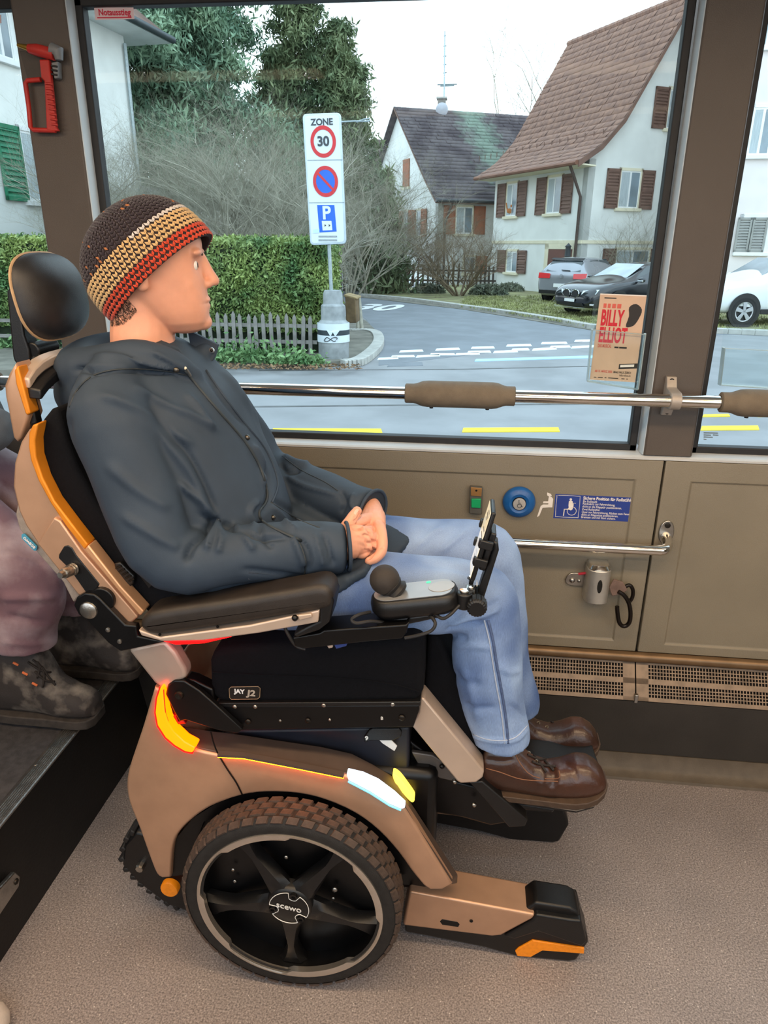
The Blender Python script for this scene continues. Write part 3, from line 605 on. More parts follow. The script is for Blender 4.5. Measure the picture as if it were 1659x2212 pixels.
# porch roof low at its corner
pr_ = MB(); pr_.prism([PY(232, 402, 22.3), PY(303, 400, 22.3), PY(310, 428, 22.3), PY(232, 430, 22.3)], (0, 1.6, 0)); pr_.build('porch_roof', mat('porch_grey', (150, 150, 148), .8, 0, .1, 4), lh, smooth=False)
MB().prism([PY(238, 430, 22.4), PY(268, 430, 22.4), PY(268, 520, 22.4), PY(238, 520, 22.4)], (0, .3, 0)).build('porch_wall', mat('brick_red', (150, 84, 66), .9, 0, .2, 5), lh, smooth=False)
# right house: brown roof, gable towards the street
ra = radians(-28.7); A_ = Vector((sin(ra), cos(ra), 0)); Gd = Vector((A_.y, -A_.x, 0))     # A_ runs away to the left, Gd along the gable
C1 = PY(1253, 560, 30.); C1.z = G
def solve_len(px, o, d):    # length along d from o so that it projects to column px
    lo_, hi_ = 0., 60.
    f = lambda t: proj(o+d*t+Vector((0, 0, 3)))[0]-px
    s0 = f(lo_)
    for _ in range(50):
        m = (lo_+hi_)/2
        if f(m)*s0 > 0: lo_ = m
        else: hi_ = m
    return (lo_+hi_)/2
La = solve_len(1066, C1, A_); eave_z = PL(1250, 352, C1, Gd).z
rh = thing('gabled_house', 'white house with a steep brown tiled roof and brown shutters', 'house', C1)
f1 = Face(C1+A_*La, -A_); f2 = Face(C1, Gd)
ov = .75; E0 = C1-Gd*ov-A_*.35; Er = La+.35+.5
# ridge far end from pixel (1228,95): solve half width and height
best = None
for hw in np.arange(3., 9., .05):
    p = E0+A_*Er+Gd*(hw+ov)
    # height whose projection has y=95 and check column
    lo_, hi_ = 3., 20.
    for _ in range(40):
        m = (lo_+hi_)/2
        if proj(Vector((p.x, p.y, m)))[1] > 95: lo_ = m
        else: hi_ = m
    e = abs(proj(Vector((p.x, p.y, lo_)))[0]-1228)
    if best is None or e < best[0]: best = (e, hw, lo_)
_, HWg, RZ = best
prof = [(Gd*0, 0), (Gd*1.0, .62), (Gd*1.9, 1.55), (Gd*(HWg+ov), RZ-(eave_z-.05))]
P0 = Vector((E0.x, E0.y, eave_z-.05))
w1 = MB(); f1.slab(w1, 0, La, G, eave_z+.1, -.3, 0); w1.build('wall', M_render, rh, smooth=False)
# gable wall follows the roof line
gp = [f2.pt(0, G), f2.pt(2*HWg, G), f2.pt(2*HWg, eave_z)]
half = [(.3, .15), (1.0-ov+.2, .55), (1.9-ov+.15, 1.42), (HWg, RZ-eave_z-.25)]
gp += [f2.pt(2*HWg-h, eave_z+z) for h, z in half[:0:-1]][::-1][:0]
gp = [f2.pt(0, G), f2.pt(2*HWg, G), f2.pt(2*HWg, eave_z+.1), f2.pt(2*HWg-(1.9-ov+.15), eave_z+1.42), f2.pt(HWg, RZ-.2), f2.pt(1.9-ov+.15, eave_z+1.42), f2.pt(1.0-ov+.2, eave_z+.55), f2.pt(0, eave_z+.05)]
MB().prism(gp, f2.n*-.3).build('gable_wall', M_render, rh, smooth=False)
M_tile = mat('roof_tiles_brown', (158, 124, 108), .9, 0, .18, 5.0, rgb2=(134, 106, 96), thresh=(.35, .65))
def under_roof(prof, P0, along, L_, m_, parent, drop=.06):
    pts = [P0+o+Vector((0, 0, h-.02)) for o, h in prof]; mb = MB(); mb.loft([[p, p-Vector((0, 0, drop))] for p in []]) if False else None
    ring = pts+[p-Vector((0, 0, drop+.04)) for p in reversed(pts)]; mb.prism(ring, along*L_); return mb.build('roof', m_, parent, smooth=False)
ur = under_roof(prof, P0, A_, Er, M_brownsh, rh); roof_tiles('roof_tiles', prof, P0, A_, Er, M_tile, rh)
Q0 = Vector((E0.x, E0.y, eave_z-.05))+Gd*(2*(HWg+ov)); under_roof([(-o, h) for o, h in prof], Q0, A_, Er, M_brownsh, rh)
ridge = MB()
for k in range(int(Er/.38)): a = P0+Gd*(HWg+ov)+Vector((0, 0, RZ-eave_z+.05))+A_*(k*.38); ridge.tube([a, a+A_*.40], [.13, .115], 8)
ridge.build('ridge_tiles', M_tile, rh, kind='stuff')
sf = MB(); sf.prism([P0+Vector((0, 0, -.06)), P0+A_*Er+Vector((0, 0, -.06)), P0+A_*Er+Gd*(ov+.05)+Vector((0, 0, -.10)), P0+Gd*(ov+.05)+Vector((0, 0, -.10))], (0, 0, -.05)); sf.build('soffit', M_cream, rh, smooth=False)
gt = MB(); gt.tube([P0-Gd*.06+Vector((0, 0, -.05)), P0+A_*Er-Gd*.06+Vector((0, 0, -.05))], .085, 8); gt.build('gutter', mat('gutter_copper', (128, 88, 70), .6, .3, .15, 4), rh)
bb_ = [P0+o+Vector((0, 0, h+.02))-A_*.05 for o, h in prof]; MB().prism(bb_+[p-Vector((0, 0, .22)) for p in reversed(bb_)], A_*.06).build('bargeboard', M_brownsh, rh, smooth=False)
dpp = [P0+A_*.5+Vector((0, 0, -.1)), P0+A_*.55+Gd*.3+Vector((0, 0, -.55)), C1+A_*.25-Gd*.08+Vector((0, 0, eave_z-G-1.2)), C1+A_*.25-Gd*.08+Vector((0, 0, .1))]
MB().tube(dpp, .055, 8).build('downpipe', mat('pipe_brown', (84, 70, 64), .6, .2, .1, 4), rh)
for k in range(18):   # snow guards
    a = P0+Gd*1.35+Vector((0, 0, 1.05))+A_*(.5+k*.55); MB().box(a, (.03, .03, .22)).build('snow_guard', M_brownsh, rh, smooth=False)
def win_px(face, x0, y0, x1, y1, parent, **kw):
    u0, _ = face.px(x0, (y0+y1)/2); u1, _ = face.px(x1, (y0+y1)/2); xm = (x0+x1)/2; zt_ = face.px(xm, y0)[1]; zb_ = face.px(xm, y1)[1]
    return house_window(face, min(u0, u1), max(u0, u1), zb_, zt_, parent, **kw)
win_px(f1, 1095, 397, 1117, 467, rh, shut=M_brownsh, sw=.72, nsl=10); win_px(f1, 1183, 383, 1212, 461, rh, shut=M_brownsh, sw=.72, nsl=10)
win_px(f1, 1095, 543, 1117, 588, rh, shut=M_brownsh, sw=.72, nsl=8)
win_px(f2, 1338, 369, 1380, 450, rh, shut=M_brownsh, sw=.62, nsl=12); win_px(f2, 1443, 195, 1490, 280, rh, shut=M_brownsh, sw=.66, nsl=12); win_px(f2, 1330, 540, 1400, 580, rh, shut=M_brownsh, sw=.62, nsl=6)
dr = MB(); u0 = f1.px(1183, 570)[0]; u1 = f1.px(1235, 570)[0]; zt_ = f1.px(1205, 538)[1]; f1.slab(dr, u0, u1, G, zt_, -.25, .012); dr.build('garage_door', mat('door_brown', (104, 62, 52), .6, 0, .15, 3), rh, smooth=False)
dr = MB(); f1.slab(dr, u0-.25, u0, G, zt_+.25, -.1, .03); f1.slab(dr, u1, u1+.25, G, zt_+.25, -.1, .03); f1.slab(dr, u0-.25, u1+.25, zt_, zt_+.25, -.1, .03); dr.build('door_surround', M_cream, rh, smooth=False)
bd = MB(); zb_ = f2.px(1300, 523)[1]; f1.slab(bd, 0, La, zb_-.06, zb_+.06, -.02, .035); f2.slab(bd, 0, 2*HWg, zb_-.06, zb_+.06, -.02, .035); bd.build('string_course', M_cream, rh, smooth=False)
ct = MB(); p = f1.pt(f1.px(1103, 456)[0], f1.px(1103, 462)[1], .06); ct.sphere(p+Vector((0, 0, .12)), .13, 10, 7, (1, .6, .8)); ct.sphere(p+Vector((.09, 0, .32)), .07, 8, 6); ct.tube([p+Vector((-.1, 0, .15)), p+Vector((-.16, 0, .45))], .03, 6); ct.build('window_figure', mat('ginger', (196, 128, 76), .8, 0, .2, 8), rh)
ln = MB(); q0 = f1.pt(f1.px(1238, 545)[0], f1.px(1238, 545)[1], .25); ln.lathe([(.0, .35), (.06, .28), (.13, .22), (.10, .18), (.12, -.15), (.05, -.22), (.0, -.25)], q0, (0, 0, 1), 8); ln.build('wall_lantern', M_signblk, rh)
# middle house with a dark mossy roof
ma = radians(-25); Am = Vector((sin(ma), cos(ma), 0)); Gm = Vector((Am.y, -Am.x, 0))
C2 = PY(943, 560, 37.); C2.z = G
fm1 = Face(C2, Gm); fm2 = Face(C2+Am*11.4, -Am)
mh = thing('mossy_roofed_house', 'white house with a dark mossy tiled roof, aerial and russet shutters', 'house', C2)
ez = PL(945, 432, C2, fm1.n).z; HWm = 5.7; Lm = 13.
rz = None; p = C2+Am*HWm-Gm*.3; lo_, hi_ = 3., 20.
for _ in range(40):
    m = (lo_+hi_)/2
    if proj(Vector((p.x, p.y, m)))[1] > 230: lo_ = m
    else: hi_ = m
rz = lo_
MB().prism([fm1.pt(0, G), fm1.pt(Lm, G), fm1.pt(Lm, ez+.1), fm1.pt(0, ez+.1)], fm1.n*-.3).build('wall', mat('white_render_grey', (212, 212, 208), .9, 0, .06, 1.5, .3, 12), mh, smooth=False)
MB().prism([C2, C2+Am*11.4, C2+Am*11.4+Vector((0, 0, ez-G)), C2+Am*(11.4-1.4)+Vector((0, 0, ez-G+1.3)), C2+Am*HWm+Vector((0, 0, rz-G-.15)), C2+Am*1.4+Vector((0, 0, ez-G+1.3)), C2+Vector((0, 0, ez-G))], Gm*.3).build('gable_wall', M_render, mh, smooth=False)
moss = mat('roof_tiles_dark', (78, 70, 74), .9, 0, .2, 1.0, rgb2=(104, 96, 98), thresh=(.4, .6))
nn_ = moss.node_tree; p_ = nn_.nodes['Principled BSDF']; tc_ = nn_.nodes['Texture Coordinate']; old = p_.inputs['Base Color'].links[0].from_socket
mp_ = nn_.nodes.new('ShaderNodeMapping'); mp_.inputs['Location'].default_value = tuple(-(C2+Gm*4.0)); nn_.links.new(tc_.outputs['Object'], mp_.inputs[0])
rt_ = nn_.nodes.new('ShaderNodeVectorRotate'); rt_.rotation_type = 'Z_AXIS'; rt_.inputs['Angle'].default_value = -atan2(Gm.y, Gm.x); nn_.links.new(mp_.outputs[0], rt_.inputs['Vector'])
sx_ = nn_.nodes.new('ShaderNodeSeparateXYZ'); nn_.links.new(rt_.outputs[0], sx_.inputs[0]); ab = nn_.nodes.new('ShaderNodeMath'); ab.operation = 'ABSOLUTE'; nn_.links.new(sx_.outputs['X'], ab.inputs[0])
nz_ = nn_.nodes.new('ShaderNodeTexNoise'); nz_.inputs['Scale'].default_value = 2.2; nz_.inputs['Detail'].default_value = 5; nn_.links.new(tc_.outputs['Object'], nz_.inputs['Vector'])
ad = nn_.nodes.new('ShaderNodeMath'); ad.operation = 'MULTIPLY_ADD'; ad.inputs[1].default_value = 2.6; nn_.links.new(nz_.outputs['Fac'], ad.inputs[0]); nn_.links.new(ab.outputs[0], ad.inputs[2])
ss = nn_.nodes.new('ShaderNodeMapRange'); ss.inputs['From Min'].default_value = 1.5; ss.inputs['From Max'].default_value = 2.5; ss.inputs['To Min'].default_value = .55; ss.inputs['To Max'].default_value = 0.; nn_.links.new(ad.outputs[0], ss.inputs['Value'])
mxx = nn_.nodes.new('ShaderNodeMixRGB'); mxx.inputs[2].default_value = lin((142, 168, 148)); nn_.links.new(ss.outputs[0], mxx.inputs[0]); nn_.links.new(old, mxx.inputs[1]); nn_.links.new(mxx.outputs[0], p_.inputs['Base Color'])
ovm = .5; profm = [(Am*0, 0), (Am*1.5, 1.05), (Am*(HWm+ovm), rz-(ez-.05))]; Pm = C2-Am*ovm-Gm*.35; Pm.z = ez-.05
under_roof(profm, Pm, Gm, Lm+.7, M_brownsh, mh); roof_tiles('roof_tiles', profm, Pm, Gm, Lm+.7, moss, mh, .30, .30, .035)
Qm = C2+Am*(2*HWm+ovm)-Gm*.35; Qm.z = ez-.05; under_roof([(-o, h) for o, h in profm], Qm, Gm, Lm+.7, moss, mh)
MB().tube([Pm-Am*.06, Pm-Am*.06+Gm*(Lm+.7)], .08, 8).build('gutter', mat('gutter_dark', (62, 64, 68), .5, .3, .1, 4), mh)
MB().tube([Pm+Gm*.9, C2+Gm*.35-Am*.1+Vector((0, 0, ez-G-1.)), C2+Gm*.35-Am*.1], .055, 8).build('downpipe', mat('pipe_brown', (84, 70, 64)), mh)
win_px(fm1, 985, 447, 1020, 505, mh, shut=M_orangesh, sw=.62, slats=False, sash=2); win_px(fm1, 1003, 555, 1025, 590, mh, shut=M_orangesh, sw=.6, slats=False, which=(0, 1))
win_px(fm2, 873, 457, 882, 512, mh, shut=M_orangesh, sw=.75, nsl=12); win_px(fm2, 900, 455, 910, 510, mh, shut=M_orangesh, sw=.75, nsl=12)
mb = MB(); u0 = fm2.px(872, 375)[0]; u1 = fm2.px(885, 375)[0]; fm2.slab(mb, u0, u1, fm2.px(879, 404)[1], fm2.px(879, 344)[1], 0, .06); mb.build('shutter', M_orangesh, mh, smooth=False)
mb = MB(); fm2.slab(mb, u0-.1, u1+.1, fm2.px(879, 409)[1], fm2.px(879, 404)[1], 0, .12); mb.build('window_sill', M_cream, mh, smooth=False)
chp = Pm+Am*(HWm+ovm)+Gm*4.3; chp.z = rz
def pl_at(px, py, p0): return PL(px, py, p0, _f)
cc = pl_at(954, 232, chp); MB().box(cc+Vector((0, 0, -.3)), (.42, .5, 1.5)).build('chimney', mat('chimney_grey', (140, 134, 128), .9, 0, .15, 4), mh, bevel=.02)
MB().box(cc+Vector((0, 0, .42)), (.56, .62, .10)).build('chimney_cap', M_kerb, mh, bevel=.02)
an_ = MB().cyl(cc+Vector((.12, 0, .3)), pl_at(961, 68, chp), .04, 6).build('aerial_mast', M_galv, mh)
for py, w_ in ((78, 2), (100, 3), (122, 3), (140, 3), (158, 4), (183, 16), (186, 10)):
    a = pl_at(961-w_, py, chp); b = pl_at(961+w_+(10 if w_ > 8 else 0), py-1, chp); MB().cyl(a, b, .035, 5).build('aerial_rod', M_galv, an_)
ds = pl_at(956, 243, chp)+Vector((0, -.9, 0)); dn = (CAM-ds).normalized(); MB().lathe([(.0, .06), (.18, .04), (.30, 0), (.33, -.02), (.30, -.04), (.0, .0)], ds, dn, 20).build('satellite_dish', mat('dish_grey', (188, 190, 200), .5, 0, .05, 6), mh)
MB().tube([ds, ds+Vector((.05, .2, -.5)), ds+Vector((.2, .5, -.75))], .04, 8).build('dish_arm', M_galv, mh)
# far building at the right edge and a low roof between the trees
fr_ = Face(PY(1500, 500, 26.)*1, Vector((cos(radians(-4)), sin(radians(-4)), 0))); fr_.o.z = G
bh = thing('apartment_block', 'pale rendered apartment block behind the white car', 'building', fr_.o)
MB().prism([fr_.pt(0, G), fr_.pt(14, G), fr_.pt(14, 12), fr_.pt(0, 12)], fr_.n*-8).build('wall', mat('pale_render', (226, 218, 216), .9, 0, .04, 2, .2, 12), bh, smooth=False)
win_px(fr_, 1622, 232, 1690, 335, bh, trim=M_winframe, sash=3); win_px(fr_, 1645, 10, 1700, 100, bh, trim=M_winframe, sash=3); win_px(fr_, 1600, 470, 1655, 545, bh, shut=None, trim=M_winframe)
for a0, a1 in ((1588, 1618), (1620, 1652)):
    u0 = fr_.px(a0, 510)[0]; u1 = fr_.px(a1, 510)[0]; z1 = fr_.px(1620, 470)[1]; z0 = fr_.px(1620, 545)[1]; mb = MB(); e = .06
    fr_.slab(mb, u0, u0+e, z0, z1, .05, .10); fr_.slab(mb, u1-e, u1, z0, z1, .05, .10); fr_.slab(mb, u0, u1, z0, z0+.07, .05, .10); fr_.slab(mb, u0, u1, z1-.07, z1, .05, .10); s_ = mb.build('shutter', M_greysh, bh, smooth=False)
    for zz in np.linspace(z0+.1, z1-.1, 11): m = MB(); m.prism([fr_.pt(u0+e, zz-.035, .09), fr_.pt(u1-e, zz-.035, .09), fr_.pt(u1-e, zz+.035, .055), fr_.pt(u0+e, zz+.035, .055)], fr_.n*.01); m.build('slat', M_greysh, s_, smooth=False)
fb = thing('distant_house', 'distant house roof between the bare shrubs and the mossy roof', 'house', PY(815, 500, 60))
MB().prism([PY(805, 300, 60), PY(870, 305, 60), PY(875, 390, 60), PY(800, 390, 60)], (0, 6, 0)).build('roof', mat('roof_far', (120, 104, 104), .9, 0, .15, 1), fb, smooth=False)
MB().prism([PY(800, 390, 60.5), PY(875, 390, 60.5), PY(875, 600, 60.5), PY(800, 600, 60.5)], (0, 5, 0)).build('wall', M_render, fb, smooth=False)
# ================================================================== trees, shrubs, fences
def segs_mesh(name, S, material, parent, kind=None):
    """S: array of (p0(3), p1(3), r0, r1) -> three-sided twigs in one mesh"""
    S = np.asarray(S, float); a, b, r0, r1 = S[:, :3], S[:, 3:6], S[:, 6], S[:, 7]; t = b-a; t /= np.linalg.norm(t, axis=1)[:, None]+1e-9
    ref = np.where(np.abs(t[:, 2:3]) < .9, np.array([[0, 0, 1.]]), np.array([[1., 0, 0]])); u = np.cross(t, ref); u /= np.linalg.norm(u, axis=1)[:, None]; w = np.cross(t, u); n = len(S); V = np.empty((n, 6, 3))
    for k in range(3):
        c, s = cos(2*pi*k/3), sin(2*pi*k/3); o = u*c+w*s; V[:, k] = a+o*r0[:, None]; V[:, 3+k] = b+o*r1[:, None]
    base = (np.arange(n)*6)[:, None]; F_ = np.concatenate([base+np.array([[k, (k+1) % 3, 3+(k+1) % 3, 3+k]]) for k in range(3)])
    return arr_mesh(name, V.reshape(-1, 3), F_, material, parent, kind=kind, smooth=True)
def bare_shrub(name, label, cat, base, height, spread, stems, material, seed, levels=4, r=.035, droop=.0, group=None):
    rng = random.Random(seed); base = Vector(base); t = thing(name, label, cat, base, group); main = []; twigs = []
    def grow(p, d, l, rad, lev):
        n = 4; q = p
        for i in range(n):
            d2 = (d+Vector((rng.gauss(0, .16), rng.gauss(0, .16), rng.gauss(0, .10)-droop*(levels-lev)*.05))).normalized(); e = q+d2*l/n; rr = rad*(1-.5*i/n); r2 = rad*(1-.5*(i+1)/n)
            (main if lev >= levels-1 else twigs).append((*q, *e, rr, r2)); q = e; d = d2
            if lev > 0 and i >= (1 if lev < levels else 0):
                for _ in range(2 if lev > 1 else 3):
                    a = rng.uniform(0, 6.28); side = Vector((cos(a), sin(a), rng.uniform(-.1, .8))); grow(q, (d*.75+side*.75).normalized(), l*rng.uniform(.42, .66), r2*.55, lev-1)
    for s in range(stems):
        a = 6.28*s/stems+rng.uniform(-.4, .4); d = Vector((cos(a)*spread, sin(a)*spread, 1)).normalized(); grow(base+Vector((cos(a)*.12, sin(a)*.12, 0)), d, height*rng.uniform(.5, .75), r, levels)
    segs_mesh('stem', main, material, t, kind='stuff'); segs_mesh('twigs', twigs, material, t, kind='stuff'); return t
M_twig = mat('bare_twig', (140, 134, 116), .9, 0, .25, 3); M_twig2 = mat('bare_twig_pale', (170, 166, 150), .9, 0, .2, 3); M_bark = mat('bark', (86, 72, 60), .95, 0, .3, 6)
def conifer(name, label, base, height, radius, n, size, material, seed, droop=.45, tops=None, lower=.08, taper=.75, bare=.0):
    rng = np.random.default_rng(seed); base = np.array(base); t = thing(name, label, 'tree', tuple(base)); P = []; S = []
    tops = tops or [((0, 0), 1.0, 1.0)]
    S.append((*base, *(base+np.array((0, 0, height*.98))), .22, .03))
    for (ox, oy), hs, rs in tops:
        H = height*hs; nb = int(64*hs*rs**.5)
        for k in range(nb):
            f = lower+(1-lower)*k/nb; z = H*f; r = radius*rs*(1-f)**taper*rng.uniform(.65, 1.1)+.12; a = k*2.4+rng.uniform(-.5, .5)
            d = np.array((cos(a), sin(a), 0)); p0 = base+np.array((ox, oy, z)); m = 9; prev = p0
            for j in range(1, m+1):
                s = j/m; p = p0+d*r*s+np.array((0, 0, .25*r*s-droop*r*s*s)); S.append((*prev, *p, .035*(1-s)+.008, .03*(1-s)+.006)); prev = p
                kk = max(2, int(n/(nb*m*len(tops))*(.5+s))); sp = .16+.30*r*.35*(1-.4*s); q = p+rng.normal(0, 1, (kk, 3))*np.array((sp, sp, sp*.55)); q[:, 2] -= np.abs(rng.normal(0, .16, kk)); P.append(q)
    P = np.vstack(P); V, F_ = leaf_cloud(P, size, rng, up=1.2, lng=2.6); arr_mesh('foliage', V, F_, material, t, kind='stuff'); segs_mesh('trunk', S, M_bark, t); return t
b = PY(405, 560, 27.); b.z = G
conifer('spruce_tree', 'tall dark green spruce beside the white house', b, 17.0, 4.7, 190000, .052, leaf_mat('spruce_needles', (84, 116, 96), (146, 172, 140), .8, .8), 5, .55, lower=.22, taper=.65)
b = PY(660, 560, 31.); b.z = G
conifer('yew_tree', 'ragged dark conifer standing behind the zone sign', b, 11.3, 2.2, 90000, .054, leaf_mat('yew_needles', (76, 96, 68), (134, 146, 106), .8, .8), 8, .05, tops=[((0, 0), 1.0, .8), ((1.4, .3), .88, .55), ((-1.0, .4), .80, .75), ((1.9, -.2), .76, .6)], lower=.15, taper=.4)
b = PY(822, 560, 30.); b.z = G
conifer('evergreen_shrub', 'small dark evergreen left of the mossy-roofed house', b, 4.6, 1.1, 7000, .075, leaf_mat('yew_needles', (46, 60, 40), (94, 104, 70)), 18, .1, lower=.05)
K = 'bare garden shrubs behind the hedge'
spots = [(250, 16.5, 3.9), (300, 17.5, 4.2), (350, 16.2, 4.0), (405, 18, 4.5), (455, 16.4, 4.2), (505, 17.8, 4.4), (560, 16.4, 4.1), (610, 18, 4.3), (655, 16.6, 3.8), (752, 24, 4.9), (792, 29, 5.4), (832, 31, 5.2)]
names = ['in front of the white house corner', 'just right of the white house corner', 'below the spruce, third from the house', 'under the middle of the spruce', 'under the right edge of the spruce', 'between spruce and ragged conifer', 'left of the ragged conifer', 'left of the zone sign', 'directly behind the zone sign', 'just right of the zone sign', 'second right of the zone sign', 'touching the mossy-roofed house']
for i, ((px, y, h), nm) in enumerate(zip(spots, names)):
    b = PY(px, 560, y); b.z = G
    bare_shrub('bare_shrub', 'leafless grey shrub '+nm, 'shrub', b, h, .42, 6, M_twig if i % 2 else M_twig2, 40+i, 4, .045, .3, K)
b = PZ(990, 642, G); bare_shrub('bare_bush', 'wide leafless bush growing on the verge before the houses', 'bush', b, 3.3, .95, 9, mat('bush_twig', (120, 104, 84), .9, 0, .25, 3), 91, 4, .05, .15)
b = PZ(868, 632, G); bare_shrub('bare_bush', 'brownish leafless bush by the board fence', 'bush', b, 3.6, .7, 7, mat('bush_twig_brown', (110, 88, 70), .9, 0, .25, 3), 95, 4, .04, .2)
b = PZ(800, 634, G); bare_shrub('bare_bush', 'leafless bush at the far end of the side street', 'bush', b, 3.6, .6, 6, mat('bush_twig_brown', (110, 88, 70)), 97, 4, .04, .2)
b = f2.pt(f2.px(1345, 560)[0], G, .8); bare_shrub('wall_climber', 'thin bare climber against the gable wall', 'shrub', b, 3.6, .5, 5, M_twig, 77, 3, .02)
b = f2.pt(f2.px(1285, 560)[0], G, .6); bare_shrub('wall_climber', 'thin bare climber by the downpipe corner', 'shrub', b, 2.8, .3, 3, M_twig, 78, 2, .018)
b = PY(1150, 560, 60.); b.z = G; bare_shrub('distant_tree', 'thin leafless treetop above the roof valley', 'tree', b, 17.5, .25, 4, M_twig, 79, 3, .12)
# low bushes on the verge
for i, (a, b_, s, lab) in enumerate(((1055, 640, .55, 'low grey-green bush right of the leafless bush'), (1100, 632, .45, 'low grey-green bush below the dark pickets'), (1140, 628, .5, 'low grey-green bush beside the grey hatchback'), (925, 636, .5, 'low green plant at the board fence'))):
    p = PZ(a, b_, G); t = thing('low_bush', lab, 'bush', p); r_ = np.random.default_rng(60+i); q = r_.normal(0, 1, (1600, 3)); q /= np.linalg.norm(q, axis=1)[:, None]; q *= (r_.random(1600)**.4)[:, None]*np.array((s*1.5, s, s*.9)); q[:, 2] = np.abs(q[:, 2]); V, F_ = leaf_cloud(q+np.array(p), .05, r_, -.5, 2.); arr_mesh('foliage', V, F_, leaf_mat('lavender_leaf', (88, 96, 80), (132, 138, 118), .8, 2.), t, kind='stuff')
# dark picket fence in front of the houses, board fence beyond the side street
fy2 = PZ(1100, 624, G).y
df = thing('dark_fence', 'dark picket fence before the white houses', 'fence', PZ(1080, 624, G)); M_dkw = mat('dark_wood', (66, 58, 52), .85, 0, .2, 5)
pk2 = MB().prism([(-.045, 0, 0), (.045, 0, 0), (.045, 0, .93), (0, 0, 1.0), (-.045, 0, .93)], (0, .03, 0)).mesh('picket'); pk2.materials.append(M_dkw)
picket_row(df, PY(1030, 600, fy2).x, PY(1138, 600, fy2).x, fy2, G+.05, 1.0, .19, mesh=pk2)
picket_row(df, PY(880, 600, fy2).x, PY(1000, 600, fy2).x, fy2+.3, G+.05, 1.05, .24, mesh=pk2)
for z in (.3, .75): MB().box2((PY(880, 600, fy2).x, fy2+.03, G+z), (PY(1140, 600, fy2).x, fy2+.08, G+z+.08)).build('fence_rail', M_dkw, df, smooth=False)
bf = thing('board_fence', 'grey upright board fence at the end of the side street', 'fence', PZ(800, 634, G)); y3 = PZ(800, 632, G).y+1.
M_bd = mat('fence_board', (112, 104, 92), .9, 0, .25, 4)
x = PY(735, 600, y3).x; x1 = PY(880, 600, y3).x; bd_m = MB().box2((-.085, 0, 0), (.085, .03, 1)).mesh('board'); bd_m.materials.append(M_bd)
while x < x1:
    o = bpy.data.objects.new('board', bd_m); col.objects.link(o); o.parent = bf; o.matrix_parent_inverse = Matrix.Translation(-bf.location); o.location = (x, y3+random.uniform(0, .02), G); o.scale = (1, 1, 1.25+random.uniform(-.05, .05)); x += .19
for z in (.3, .95): MB().box2((PY(735, 600, y3).x, y3+.03, G+z), (x1, y3+.09, G+z+.09)).build('fence_rail', M_bd, bf, smooth=False)
# lamp hook / thin blue post by the fence
tp_ = thing('thin_post', 'thin pale bent post at the end of the street', 'post', PZ(846, 630, G)); yy_ = PZ(846, 630, G).y
MB().tube([PY(842, 632, yy_), PY(843, 580, yy_), PY(845, 545, yy_), PY(842, 531, yy_), PY(838, 528, yy_)], .035, 8).build('post_tube', M_galv, tp_)
